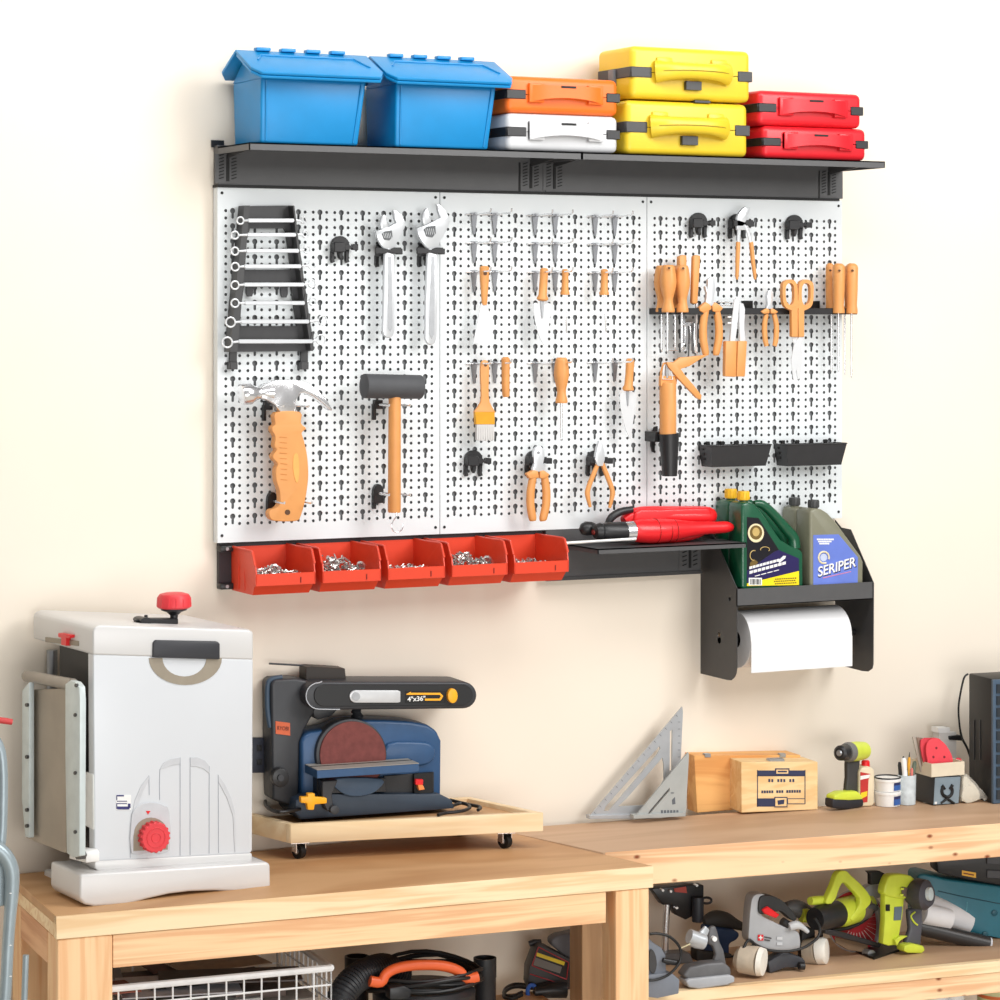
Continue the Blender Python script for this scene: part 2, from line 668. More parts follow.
def blue_bin():
    t = Thing('storage_bin', 'blue plastic lidded storage bin at the far left end of the upper shelf', 'storage bin', 'blue storage bins on the upper shelf')
    db, df = .035, .205
    fbl, fbr = W(260.5, 144, .19), W(358, 146, .19)
    zb = trz + .001
    ftl, ftr = W(264.6 - 2.5, 78, .205), W(366.6, 80, .205)
    zt_ = W(264.6, 77, .205).z
    ztb = W(231, 57, .035).z
    fb = [V((fbl.x, -.19, zb)), V((fbr.x, -.19, zb))]
    ft = [V((ftl.x - .002, -df, zt_)), V((ftr.x, -df, zt_))]
    bb = [V((fbl.x, -db, zb)), V((fbr.x, -db, zb))]
    zm = trz + (zt_ - trz) * 1.0
    bt = [V((ft[0].x, -db, zm)), V((ft[1].x, -db, zm))]
    g = bev(hexa([fb[0], fb[1], ft[1], ft[0], bb[0], bb[1], bt[1], bt[0]]), .006, 3)
    # gable pieces that rise to the ridge
    rz = W(244, 50.5, .12).z - .004
    body = t.p('body', g, BLUE)
    for x0, x1 in ((ft[0].x + .001, ft[0].x + .004), (ft[1].x - .004, ft[1].x - .001)):
        v = [V((x0, -df, zt_ - .002)), V((x0, -.12, rz)), V((x0, -db, zt_ - .002))]
        v += [V((x1, p.y, p.z)) for p in v]
        t.p('gable_end', (v, [(0, 1, 2), (5, 4, 3), (0, 3, 4, 1), (1, 4, 5, 2), (2, 5, 3, 0)]), BLUE, under=body)
    # ribs down the front corners
    for sgn, a, b_ in ((1, fb[0], ft[0]), (-1, fb[1], ft[1])):
        t.p('corner_rib', tube([a + V((sgn * .012, -.001, .006)), b_ + V((sgn * .012, -.001, -.006))], .0022, 8), BLUE, under=body)
    # lid leaves
    xl, xr = W(255, 74, .235).x, W(387.5, 78, .235).x
    zf = W(260.5, 72, .235).z
    rz2 = W(244, 50, .12).z
    c = .016

    def leaf(y0, z0, y1, z1, th):
        ang = [(xl + c, y0, z0), (xr - c, y0, z0), (xr, y0 + (y1 - y0) * .22, z0 + (z1 - z0) * .22), (xr, y1, z1), (xl, y1, z1), (xl, y0 + (y1 - y0) * .22, z0 + (z1 - z0) * .22)]
        top = [V(p) for p in ang]
        nrm = (top[1] - top[0]).cross(top[3] - top[1]).normalized()
        if nrm.z < 0:
            nrm = -nrm
        bot = [p - nrm * th for p in top]
        n = 6
        return bev((top + bot, [tuple(range(n)), tuple(range(2 * n - 1, n - 1, -1))] + [(i, (i + 1) % n, n + (i + 1) % n, n + i) for i in range(n)]), .0012, 2), nrm
    a, n1 = leaf(-.238, zf, -.12, rz2, .006)
    t.p('lid', a, BLUE)
    a2, _ = leaf(-.236, zf - .008, -.125, rz2 - .009, .006)
    t.p('lid_rim', a2, BLUE)
    a3, _ = leaf(-.012, zf + .004, -.118, rz2, .007)
    t.p('lid', a3, BLUE)
    # raised border on the front leaf
    def onleaf(u, v_, h=.003):
        p = V((xl + (xr - xl) * u, -.238 + .118 * v_, zf + (rz2 - zf) * v_))
        return p + n1 * h
    t.p('raised_border', tube([onleaf(.1, .55, .001), onleaf(.16, .78, .001), onleaf(.86, .78, .001), onleaf(.93, .4, .001)], .0022, 6), BLUE)
    for k in range(4):
        u = .2 + .19 * k
        p = onleaf(u, 1.0, .001)
        t.p('hinge_tab', box((p.x, p.y, p.z - .002), (.034, .02, .008), 0, .002, 2), BLUE)
    return t.done()


b1 = blue_bin()
dx = W(399.2, 82, .2).x - W(264.6, 78, .2).x
clone(b1, (dx, 0, 0), 'blue plastic lidded storage bin between the other blue bin and the orange case')

# ---------------------------------------------------------------- cases


def case(label, xl, xr, y0, y1, ybase, depth, col, style, group, d1=.205):
    """front face xl..xr at offset d1; y0/y1 top and bottom at xl"""
    t = Thing('tool_case', label, 'case', group)
    pl = WALL
    xl, xr = xl + 1.2, xr + 2
    A, B = pl.P(xl, y0, d1), pl.P(xl, y1, d1)
    C = pl.P(xr, y0, d1)
    if ybase is not None:
        dz = ybase - B.z
    else:
        dz = 0
    z0, z1 = B.z + dz, A.z + dz
    xa, xb = A.x, C.x
    H_ = z1 - z0
    zm = z0 + H_ * .5
    cx, wdt = (xa + xb) / 2, xb - xa
    cy = -d1 + depth / 2
    sh = (z1 - z0)
    bw = min(.018, H_ * .3)
    g = bev(hexa([(xa, -d1, z0), (xb, -d1, z0), (xb, -d1, zm), (xa, -d1, zm), (xa, -d1 + depth, z0), (xb, -d1 + depth, z0), (xb, -d1 + depth, zm), (xa, -d1 + depth, zm)]), .002, 1)
    lo = box((cx, cy, z0), (wdt, depth, H_ * .5 - .0008), 0)
    hi = box((cx, cy, zm + .0008), (wdt, depth, H_ * .5 - .0008), 0)

    def soft(g_, low):
        bm = fixn(g_)
        es = []
        for e in bm.edges:
            a, b_ = e.verts
            zlim = z0 + .001 if low else z1 - .001
            vert = abs(a.co.z - b_.co.z) > H_ * .3
            far = (a.co.z < zlim and b_.co.z < zlim) if low else (a.co.z > zlim and b_.co.z > zlim)
            if vert or far:
                es.append(e)
        bmesh.ops.bevel(bm, geom=es, offset=bw * .8, offset_type='OFFSET', segments=4, profile=.5, affect='EDGES', clamp_overlap=True)
        return unbm(bm)
    l_ = t.p('lower_shell', soft(lo, True), col)
    t.p('upper_shell', soft(hi, False), col)
    # dark bands with latches at both ends of the front, wrapping round the left side
    bh = H_ * (.25 if style == 'thin' else .2)
    wl = wdt * .17
    for sx in (-1, 1):
        c_ = [box((cx + sx * (wdt / 2 - wl / 2 + .001), -d1 + .004, zm - bh / 2), (wl if sx < 0 else wl * .72, .013, bh), 0, .0015, 1)] if sx < 0 else \
             [box((cx + sx * (wdt / 2 - wl * .36 + .003), -d1 + .004, zm - bh / 2), (wl * .72, .013, bh), 0, .0015, 1)]
        if True:
            c_.append(box((cx + sx * (wdt / 2 - .001), cy - depth * .02, zm - bh / 2), (.007, depth * .94, bh), 0, .0015, 1))
        t.p('band', J(*c_), BLACK if style == 'thin' else DGREY2)
    # handle
    hw = wdt * (.66 if style == 'thin' else .6)
    hx = cx + (wdt * .015 if style == 'thin' else -wdt * .005)
    if style == 'thin':
        zt_, zb_ = zm + H_ * .26, zm - H_ * .2
        N = 14
        top, bot = [], []
        for k in range(N + 1):
            u = -1 + 2 * k / N
            x = hx + u * hw / 2
            arch = (1 - u * u) * H_ * .13
            top.append((x, -d1 - .006 - .012 * (1 - u ** 4), zt_ + .0))
            bot.append((x, -d1 - .006 - .012 * (1 - u ** 4), zb_ + arch))
        v = [V(p) for p in top] + [V(p) for p in bot] + [V(p) + V((0, .007, 0)) for p in top] + [V(p) + V((0, .007, 0)) for p in bot]
        n = N + 1
        f = []
        for k in range(N):
            f += [(k, k + 1, n + k + 1, n + k), (2 * n + k, 3 * n + k, 3 * n + k + 1, 2 * n + k + 1), (k, 2 * n + k, 2 * n + k + 1, k + 1), (n + k, n + k + 1, 3 * n + k + 1, 3 * n + k)]
        f += [(0, n, 3 * n, 2 * n), (N, 2 * n + N, 3 * n + N, n + N)]
        h = t.p('handle', (v, f), col)
        for sx in (-1, 1):
            t.p('handle_mount', box((hx + sx * hw * .4, -d1 - .003, zb_ - .001), (hw * .2, .012, zt_ - zb_ + .005), 0, .002, 2), col, under=h)
        t.p('slot', box((hx, -d1 - .0185, zm + H_ * .2), (wdt * .13, .002, H_ * .055)), JET, under=h)
    else:
        pts, rad = [], []
        for k in range(17):
            u = -1 + 2 * k / 16
            pts.append((hx + u * hw / 2, -d1 - .004 - .022 * (1 - u ** 4), zm + H_ * .02 + (1 - u * u) * H_ * .03))
            rad.append(H_ * (.15 + .07 * abs(u) ** 3))
        h = t.p('handle', tube(pts, rad, 12, flat=(V((0, 1, 0)), .5)), col)
        t.p('handle_seam', tube([V(p) + V((0, -.0005 - rad[i] * .5, 0)) for i, p in enumerate(pts)], .0011, 6), mat('dark_yellow_seam', (150, 128, 24), .5), under=h)
        for sx in (-1, 1):
            t.p('handle_mount', box((hx + sx * hw * .38, -d1 + .0, zm + H_ * .1), (hw * .22, .012, H_ * .2), 0, .004, 2), col, under=h)
        t.p('latch', box((hx + .002, -d1 - .003, zm - H_ * .31), (wdt * .13, .014, H_ * .17), 0, .0008, 1), DGREY2)
    if style == 'thick_tab':
        t.p('side_latch', box((xa - .004, -d1 + depth * .5, zm - H_ * .34), (.01, .026, H_ * .42), 0, .002, 2), mat('grey_latch', (104, 106, 110), .4))
        t.p('bottom_foot', box((hx + wdt * .1, -d1 + .012, z0 - .0045), (wdt * .13, .02, .005)), DGREY2)
    t.done()
    return z1


OC = mat('orange_case_plastic', (240, 112, 28), .4, 0, .02)
WC = mat('light_grey_case_plastic', (208, 209, 211), .4, 0, .02)
YC = mat('yellow_case_plastic', (226, 194, 44), .38, 0, .02)
RC = mat('red_case_plastic', (218, 30, 42), .36, 0, .02)
z = case('light grey plastic tool case under the orange one on the upper shelf', 506, 616.7, 114.5, 152, trz + .001, .165, WC, 'thin', 'stacked plastic tool cases')
case('orange plastic tool case stacked on the light grey one', 505.5, 616.7, 78, 115, z + .0006, .165, OC, 'thin', 'stacked plastic tool cases')
z = case('yellow plastic tool case standing directly on the shelf, beneath another yellow one', 625, 746.5, 99, 153, trz + .001, .165, YC, 'thick', 'stacked plastic tool cases')
case('yellow plastic tool case on top of its stack, the highest of all the cases', 630, 749, 46, 98.5, z + .0046, .165, YC, 'thick_tab', 'stacked plastic tool cases')
z = case('red plastic tool case standing directly on the shelf, beneath another red one', 762, 865, 123.5, 156, trz + .001, .165, RC, 'thin', 'stacked plastic tool cases')
case('red plastic tool case stacked on top of the other red case', 757.5, 860, 87, 122, z + .0006, .165, RC, 'thin', 'stacked plastic tool cases')
# ================================================================ tools on the left panel
HK = 'black plastic clip hooks on the pegboard'
PKK = W(341, 247, .05)


def hook(cx, cy, label, grip=None):
    """black clip hook: domed back plate, clip box reaching right, prongs below"""
    k = WALL.m(341, 247) / WALL.m(cx, cy)
    k = k * 1.0
    q = lambda pts: [(cx + a * k, cy + b_ * k) for a, b_ in pts]
    t = Thing('clip_hook', label, 'hook', HK)
    dome = [(-9, 6)] + [(-9 * cos(a), -1 - 9 * sin(a)) for a in [PI * i / 10 for i in range(11)]] + [(9, 6)]
    b = t.p('back_plate', slab(WALL, q(dome), DB, DB + .008, .001, 1), BLACK)
    t.p('clip_body', slab(WALL, q(rect(-6, -4, 5, 6)), DB + .008, DB + .028, .0015, 1), BLACK)
    t.p('clip_arm', slab(WALL, q([(4, -2), (9, -2), (10, 0), (12, 0), (13, -2), (18, -2), (18, 4), (13, 4), (12, 2), (10, 2), (9, 4), (4, 4)]), DB + .012, DB + .026, .001, 1), BLACK)
    if grip:
        g0, g1 = grip
        t.p('grip_band', slab(WALL, [(g0, cy - 3), (g0 + 5, cy - 3), ((g0 + g1) / 2 + 1, cy - 1), (g1 - 7, cy - 3), (g1, cy - 3), (g1, cy + 3.2), (g1 - 7, cy + 3.2), ((g0 + g1) / 2 + 1, cy + 1.6), (g0 + 9, cy + 3.2), (g0, cy + 3.2)], DB + .046, DB + .051, .001, 1), BLACK)
    for x in (-7.5, 7):
        t.p('prong', slab(WALL, q([(x - 1.6, 5), (x + 1.8, 5), (x + 1.4, 13), (x + 2.2, 16), (x - .8, 17), (x - 1.8, 14)]), DB, DB + .01, .0008, 1), BLACK, under=b)
    t.p('prong', slab(WALL, q([(-2, 5), (3, 5), (2, 11), (.5, 14), (-1, 11)]), DB + .002, DB + .014, .0008, 1), BLACK, under=b)
    t.done()


hook(340.5, 246, 'empty black clip hook between the wrench rack and the smaller adjustable wrench')
hook(385, 250.5, 'black clip hook gripping the smaller adjustable wrench', (375.5, 401.5))
hook(427.5, 250.5, 'black clip hook gripping the larger adjustable wrench', (417, 443.5))
hook(474, 460, 'empty black clip hook below the paintbrush on the middle panel')
hook(535, 460, 'black clip hook holding the combination pliers by the jaws', (530, 547))
hook(596, 460, 'black clip hook holding the thin-handled nippers below the pointing trowel', (590, 608))
hook(699, 222, 'empty black clip hook above the clustered screwdrivers on the right panel')
hook(738, 223, 'black clip hook holding the crimping pliers high on the right panel', (734, 753.5))
hook(795, 224, 'empty black clip hook above the scissors on the right panel')

# wrench rack
RK = mat('rack_charcoal', (60, 60, 62), .45)
t = Thing('wrench_rack', 'black tapered steel rack holding eight combination wrenches on the left panel', 'wrench rack')
back = [(250, 206), (294, 205.5), (295, 218), (300, 250), (304, 285), (309, 330), (313, 351), (232, 352), (236, 330), (241, 285), (246, 245)]
w1 = [(250, 228.5), (284, 228.5), (286, 231), (291.5, 269.5), (245, 269.5), (247, 240)]
w2 = [(244, 287), (291.5, 287), (297, 326), (238.5, 326)]
bk = t.p('back_plate', slab(WALL, back, DB + .004, DB + .012, holes=[w1, w2]), RK)
t.p('side_plate', slab(WALL, [(244.5, 205.5), (250, 205.5), (237.5, 352), (230, 352)], DB + .004, DB + .04), DGREY2)
t.p('side_plate', slab(WALL, [(293, 206), (294.5, 206), (296.5, 222), (299, 245), (302, 262), (304, 280), (306.5, 295), (309, 315), (312, 332), (314, 350), (311, 351), (305, 310), (299, 262), (295, 225)], DB + .004, DB + .04), DGREY2)
for (x, y) in ((300.5, 264), (303.5, 281), (306, 296), (309, 316), (312.5, 335)):
    t.p('tooth', slab(WALL, [(x - 2, y + 5), (x - .5, y - 3), (x + 1.5, y - 2), (x + .8, y + 8)], DB + .03, DB + .042), DGREY2)
for a in ((230, 350, 237, 360), (301, 350, 308, 360)):
    t.p('foot', J(slab(WALL, rect(*a), DB + .002, DB + .008), slab(WALL, rect(a[0] + .3, 362, a[2] + .8, 369.5), DB, DB + .022, .001, 1), slab(WALL, rect(a[0], 358, a[2], 364), DB + .002, DB + .009)), DGREY2)
for c in ((250, 296, 3.2, 287, 293), (284.5, 297, 3.2, 287, 294)):
    t.p('tongue', slab(WALL, [(c[0] - 3.4, c[3]), (c[0] + 3.4, c[3]), (c[0] + 3.4, c[4]), (c[0] + 2, c[4] + 3.5), (c[0] - 2, c[4] + 3.5), (c[0] - 3.4, c[4])], DB + .004, DB + .01), RK)
t.done()
rows = [(220.4, 248.8, 293.8, 240.4, 220.6, 3.7, 303.4, 220.2, 3.2), (234.8, 248.2, 295.6, 235, 235.2, 4.0, 305.4, 234.2, 3.4), (250.8, 247, 298.6, 235, 251.2, 4.0, 306.8, 249.6, 3.6),
        (266.3, 245.2, 301, 235.2, 266.8, 4.2, 311.8, 265.4, 3.9), (284.6, 244.6, 304, 235, 285.2, 4.2, 311.8, 283.6, 3.9), (303, 245.6, 304.5, 235, 303.2, 4.2, 312.6, 301.6, 4),
        (321.6, 241.5, 308.8, 230.6, 322.2, 5, 322.6, 320.4, 4.7), (341.4, 239.4, 312.5, 227.4, 342.4, 5.3, 320.8, 339.6, 5)]
ords = ['topmost', 'second from the top', 'third from the top', 'fourth from the top', 'fourth from the bottom', 'third from the bottom', 'second from the bottom', 'lowest and longest']
for (y, x0, x1, lx, ly, lr, rx, ry, rr), od in zip(rows, ords):
    t = Thing('combination_wrench', 'silver combination wrench lying across the black rack, ' + od, 'wrench', 'combination wrenches on the rack')
    d = DB + .036
    t.p('shank', slab(WALL, [(x0, y - 2.1), (x1, y - 2.1), (x1 + 1, y), (x1, y + 2.1), (x0, y + 2.1), (x0 - 1, y)], d, d + .008, .0012, 1), STEEL)
    mm = WALL.m(lx, ly)
    t.p('box_end', J(ringt(WALL, lx, ly, lr - .4, lr - .2, .9 * mm, d + .006), tb(WALL, [(lx + lr * .9, ly, 1.1), (x0 + .5, y, 1.6)], d + .004, 10)), STEEL)
    t.p('far_end', J(ringt(WALL, rx, ry, rr - .4, rr - .2, .7 * mm, d - .006), tb(WALL, [(rx - rr * .9, ry, 1.0), (x1 - .5, y, 1.6)], d - .002, 10)), STEEL)
    t.done()

# adjustable wrenches
GREYED = mat('dark_engraving', (96, 98, 100), .5, .4)


def adj(label, body, jaw, knob, hd, slot, d=.0645):
    t = Thing('adjustable_wrench', label, 'wrench', 'adjustable wrenches on clip hooks')
    t.p('head', slab(WALL, body, d, d + .011, .002, 2), STEEL)
    t.p('handle', slab(WALL, hd, d + .001, d + .010, .003, 3), STEEL)
    t.p('handle_groove', slab(WALL, slot, d + .0098, d + .0108, 0), BRUSHED)
    t.p('movable_jaw', slab(WALL, jaw, d + .001, d + .0095, .0015, 2), STEEL)
    kx, ky, rx, ry = knob
    w_ = t.p('worm_screw', slab(WALL, [(kx - rx, ky - ry * .3), (kx - rx * .5, ky - ry * .8), (kx + rx * .9, ky - ry), (kx + rx, ky + ry * .3), (kx + rx * .4, ky + ry), (kx - rx * .6, ky + ry * .8)], d + .0105, d + .0125, .0005, 1), GREYED)
    for i in range(-2, 3):
        t.p('thread', tb(WALL, [(kx + i * rx * .32 - .6, ky - ry * .5, .35), (kx + i * rx * .32 + .6, ky + ry * .5, .35)], d + .0128, 6), STEEL, under=w_)
    t.done()


adj('smaller chrome adjustable wrench hanging left of the larger one',
    [(393, 210), (397, 210.8), (402, 214.5), (405, 220.5), (405.3, 227), (402, 234), (397.5, 241), (395, 249), (384.5, 249), (381, 244.5), (377.6, 238), (375.8, 231.5), (388.5, 227.2), (396.4, 222.8), (395, 219)],
    [(381.7, 230), (380.5, 224), (381, 219), (382.8, 215.6), (384.8, 214.2), (386.5, 220), (388.6, 227)], (387.3, 235.5, 5.3, 5),
    [(384.5, 247), (394.5, 247), (395, 330), (393.5, 335.5), (390.5, 338), (386.5, 337.8), (383.6, 335), (382.8, 330)], [(388.2, 256), (391.8, 256), (392.3, 328), (390.5, 332), (388, 328)])
adj('larger chrome adjustable wrench hanging astride the seam of two pegboard panels',
    [(436.5, 203.8), (441, 205.2), (446, 210), (449.3, 217), (449.5, 223), (447, 230), (441, 240), (438.3, 249), (428, 249), (423, 243), (419, 236), (416.8, 228.5), (431, 223), (440.5, 217.5), (438.5, 211.5)],
    [(424, 225.5), (422.6, 219), (423.3, 213), (425.5, 209.4), (427.8, 208), (429.5, 214), (431.6, 222)], (430, 231.5, 6, 6),
    [(427.5, 247), (437.8, 247), (437.8, 300), (437, 337), (435, 343.5), (431.5, 345.5), (427.5, 344), (425.3, 339), (425.5, 300)], [(431.4, 256), (435, 256), (434.3, 334), (431.5, 339), (429.3, 334)])

# claw hammer
HG = 'metal support hooks under the hammer and the mallet'


def support(name, label, cx, cy, x0, x1, dome=True):
    """black base on the board with a chrome wire cradle"""
    t = Thing(name, label, 'hook', HG)
    q = lambda pts: [(cx + a, cy + b_) for a, b_ in pts]
    pl = [(-5, 10)] + [(-5 * cos(a), -1 - 8 * sin(a)) for a in [PI * i / 8 for i in range(9)]] + [(5, 10)] if dome else rect(-4, -4, 4, 5)
    t.p('base', slab(WALL, q(pl), DB, DB + .014, .001, 1), BLACK)
    t.p('tongue', slab(WALL, q(rect(-5.5, 0, -2.6, 16)), DB, DB + .012, .0008, 1), BLACK)
    d = DB + .075
    a, b_ = WALL.P(x0, cy + 1, DB + .05), WALL.P(x1, cy + 1, DB + .05)
    pr = V((0, -.05, 0))
    c = WALL.P(cx, cy, DB + .012)
    g = tube([a + pr + V((0, 0, .004)), a + pr, a, c, b_, b_ + pr, b_ + pr + V((0, 0, .004))], .0022, 8)
    t.p('wire_cradle', g, CHROME)
    t.done()


support('support_hook', 'black and chrome cradle hook carrying the claw hammer under its head', 269, 405, 275, 300, False)
support('support_hook', 'black and chrome cradle hook beside the butt of the hammer handle', 273, 501, 276, 303)
support('support_hook', 'black and chrome cradle hook just under the mallet head', 379, 404, 380, 401, False)
support('support_hook', 'black and chrome cradle hook around the lower end of the mallet handle', 379, 493, 380, 401)

t = Thing('claw_hammer', 'chrome claw hammer with a contoured amber grip on the left panel', 'hammer')
d = DB + .045
hd = [(262, 387), (268, 383.5), (275, 380.3), (290, 380), (301, 380.5), (309, 383.5), (318, 389.5), (326.5, 399), (333, 410), (331, 411), (322.5, 403), (312.5, 395.5), (305, 392.5), (300.5, 393.5), (296.5, 400), (294.5, 412), (281, 413), (275.5, 405), (268, 400.5), (262, 398.5)]
t.p('head', slab(WALL, hd, d, d + .026, .006, 3), CHROME)
t.p('striking_face', J(tb(WALL, [(241, 394.8, 9.6), (242.5, 394.6, 10.6), (250.5, 393.7, 10.6), (254, 393.4, 8), (259, 393.2, 6), (265, 393, 6.8), (272, 392.8, 8)], d + .013, 24)), CHROME)
t.p('neck', slab(WALL, [(281, 408), (295, 408), (298, 415), (279, 415)], d + .004, d + .02, .003), CHROME)
gr = [(276, 412.5), (300.5, 412), (301, 423), (306.5, 428.5), (302, 432.5), (304, 440), (306.8, 452), (308.3, 466), (308.3, 480), (305.5, 500), (300.8, 516.5), (297, 520.8), (285, 521.5), (273, 520.5), (269.3, 515.5), (270.5, 510), (276.5, 508), (280.3, 502), (279.5, 490), (276.5, 481), (276, 470), (278, 464), (273.5, 459), (273.3, 455), (276.8, 450), (274.5, 446), (275.5, 437), (272.3, 431), (272.3, 427), (275.4, 424)]
g_ = t.p('grip', slab(WALL, sm(gr, 3), d + .004, d + .028, .008, 4), ORANGE)
t.p('grip_inlay', slab(WALL, sm([(294, 455), (298, 454.5), (299.5, 470), (298, 482), (295.5, 481), (293, 468)], 3), d + .027, d + .0292, .0006, 1), mat('lighter_amber', (242, 172, 92), .4), under=g_)
for i in range(9):
    y = 437 + i * 5.3
    t.p('grip_ridge', tb(WALL, [(279.5 + (1 if i > 4 else 0), y, .35), (287, y + .6, .35)], d + .0283, 6), mat('dark_amber', (206, 134, 58), .5), under=g_)  # ridges in a darker amber than the grip
t.p('hanging_hole', disc_px(WALL, 287.6, 512.3, 2.7, 2.7, d + .027, d + .0288), mat('brown_hole', (92, 62, 38), .7), under=g_)
t.done()

t = Thing('rubber_mallet', 'rubber mallet with a dark grey head and a straight amber handle', 'mallet')
d = DB + .075
t.p('head', bev(tb(WALL, [(364, 386, 12.3), (420.5, 387, 12)], d, 32), .0015, 2), RUBBER)
t.p('handle', tb(WALL, [(394.8, 396, 6.2), (394.5, 440, 6.4), (394.3, 511, 6.6), (394.3, 512.5, 6)], d, 20), ORANGE)
t.p('hanging_loop', tube([WALL.P(x, y, d) for x, y in sm([(396.5, 512), (396, 517), (393, 521), (391.5, 526), (393.5, 531), (398, 532), (402, 529), (403, 524)], 4, False)], .0016, 8), CHROME)
t.done()

# ================================================================ wire hooks on the middle panel
def wire_hook():
    t = Thing('wire_hook', 'x', 'hook', 'chrome double wire hooks on the middle panel')
    x0, y0 = 474, 214.5
    A, B = W(x0, y0, DB + .003), W(494.6, y0, DB + .003)
    ex = V((.021, 0, 0))
    t.p('crossbar', tube([A - ex, B + ex], .0021, 8), CHROME)
    for c in (A, B):
        v = [c + V((-.0085, -.002, .004)), c + V((.0085, -.002, .004)), c + V((.0022, -.0015, -.046)), c + V((-.0022, -.0015, -.046))]
        bq = [p + V((0, .003, 0)) for p in v]
        t.p('tongue', hexa(v + bq), mat('dull_zinc', (128, 130, 134), .4, .5))
        pts = [c + V((0, -.002, 0)), c + V((0, -.05, .001)), c + V((0, -.078, .001)), c + V((0, -.086, .004)), c + V((0, -.088, .011))]
        t.p('prong', tube(pts, .0021, 8), CHROME)
    return t.done()


wh = None
names_r = ['top row', 'second row', 'third row', 'fourth row']
what = {(2, 0): 'holding the putty knife', (2, 1): 'holding the gardening trowel and an awl', (2, 2): 'holding the right awl', (3, 0): 'holding the paintbrush and the thin file', (3, 1): 'holding the fluted screwdriver', (3, 2): 'holding the pointing trowel'}
for r_, yy in enumerate((214.5, 243, 272, 363.5)):
    for c_, xx in enumerate((474, 535, 595)):
        lab = 'chrome double wire hook, %s, %s column, %s' % (names_r[r_], ('left', 'centre', 'right')[c_], what.get((r_, c_), 'empty'))
        if wh is None:
            wh = wire_hook()
            base = W(474, 214.5, DB)
            wh['label'] = lab
            continue
        q = W(xx, yy, DB)
        # rows follow the board's own horizontals
        q.z = W(474, yy, DB).z
        clone(wh, (q.x - base.x, 0, q.z - base.z), lab)

# ================================================================ tools on the wire hooks
DT = DB + .045
SH = mat('bright_tool_blade', (238, 240, 242), .25, .35, .01)


def hole(t, x, y, d, under, r=1.5):
    t.p('hanging_hole', disc_px(WALL, x, y, r, r, d, d + .0012, 12), mat('brown_hole', (92, 62, 38), .7), under=under)


t = Thing('putty_knife', 'putty knife with amber handle and wide flared blade', 'putty knife')
h = t.p('handle', tb(WALL, [(484.3, 266, 3.5), (484.3, 267.5, 5.2), (484.4, 280, 4.9), (484.4, 295, 3.6), (484.4, 303, 3), (484.4, 305, 2.4)], DT, 16, .7), ORANGE)
hole(t, 485.5, 273.5, DT + .0075, h, 1.8)
t.p('blade', slab(WALL, [(481.5, 303), (487.3, 303), (490.5, 320), (494.5, 343), (473.3, 343), (478, 320)], DT - .001, DT + .001), SH)
t.done()

t = Thing('garden_trowel', 'hand trowel with amber handle and long leaf-shaped blade', 'trowel')
t.p('handle', tb(WALL, [(544.3, 268, 2.5), (544.2, 269.5, 4.3), (543.5, 282, 4.3), (542.7, 295, 4.4), (542.5, 298, 6), (542.4, 299.5, 6), (542.3, 301, 4)], DT, 16, .8), ORANGE)
t.p('blade', slab(WALL, sm([(533.8, 303.5), (542, 305), (550.3, 303.5), (549.8, 318), (548, 333), (545.6, 346), (540, 338), (535.5, 322)], 3), DT - .001, DT + .001), SH)
t.p('shank', slab(WALL, [(540.5, 300), (544.5, 300), (543.2, 318), (541.8, 318)], DT, DT + .004, .0005, 1), BRUSHED)
t.done()

for (x, top, bot, end, dx_, lab, w_) in ((565.2, 269, 294.8, 333, 1.2, 'thin awl with amber handle hanging right of the hand trowel', 3.6), (604.4, 269, 295, 332, 1.4, 'thin awl with amber handle hanging alone in the right column', 3.8)):
    t = Thing('awl', lab, 'awl', 'awls on the middle panel')
    t.p('handle', tb(WALL, [(x, top, 2), (x, top + 1.5, w_), (x, top + 8, w_ - .3), (x - .2, bot - 5, w_), (x - .3, bot - 2, w_ + 1.3), (x - .3, bot, w_ + 1)], DT, 16), ORANGE)
    t.p('shaft', tb(WALL, [(x, bot, 1), (x + dx_, end - 1, .9), (x + dx_ + .6, end, .4)], DT, 8), CHROME)
    t.done()

t = Thing('paintbrush', 'flat paintbrush with amber handle and pale bristles', 'paintbrush')
h = t.p('handle', slab(WALL, sm([(481.3, 363), (485, 360), (489, 362.5), (489.4, 375), (489, 390), (490, 402), (494.7, 410.5), (494.8, 413), (475.3, 413), (475.8, 410), (481, 402), (481.5, 390), (480.8, 375)], 2), DT - .004, DT + .004, .002, 2), ORANGE)
hole(t, 485.7, 365, DT + .0035, h, 1.6)
t.p('ferrule', slab(WALL, [(475.3, 412), (494.8, 412), (495.1, 424.5), (476, 424.5)], DT - .0055, DT + .0055, .001, 1), mat('brass_ferrule', (222, 160, 40), .4, .3))
t.p('bristles', J(*[slab(WALL, [(476.8 + i * 1.8, 424), (478.5 + i * 1.8, 424), (478.3 + i * 1.75, 440 + (i % 3) * .5), (477.0 + i * 1.75, 440 + (i % 2) * .6)], DT - .0045, DT + .0045) for i in range(10)]), mat('pale_bristles', (206, 204, 202), .7))
t.done()

t = Thing('needle_file', 'thin needle file with amber handle hanging beside the paintbrush', 'file')
t.p('handle', tb(WALL, [(505.5, 357, 2.5), (505.6, 358.5, 4.3), (505.6, 385, 4), (506, 395, 3.8), (506, 397, 3)], DT + .005, 16), ORANGE)
t.p('shaft', tb(WALL, [(506, 397, .8), (506.2, 446, .4)], DT + .005, 8), CHROME)
t.done()


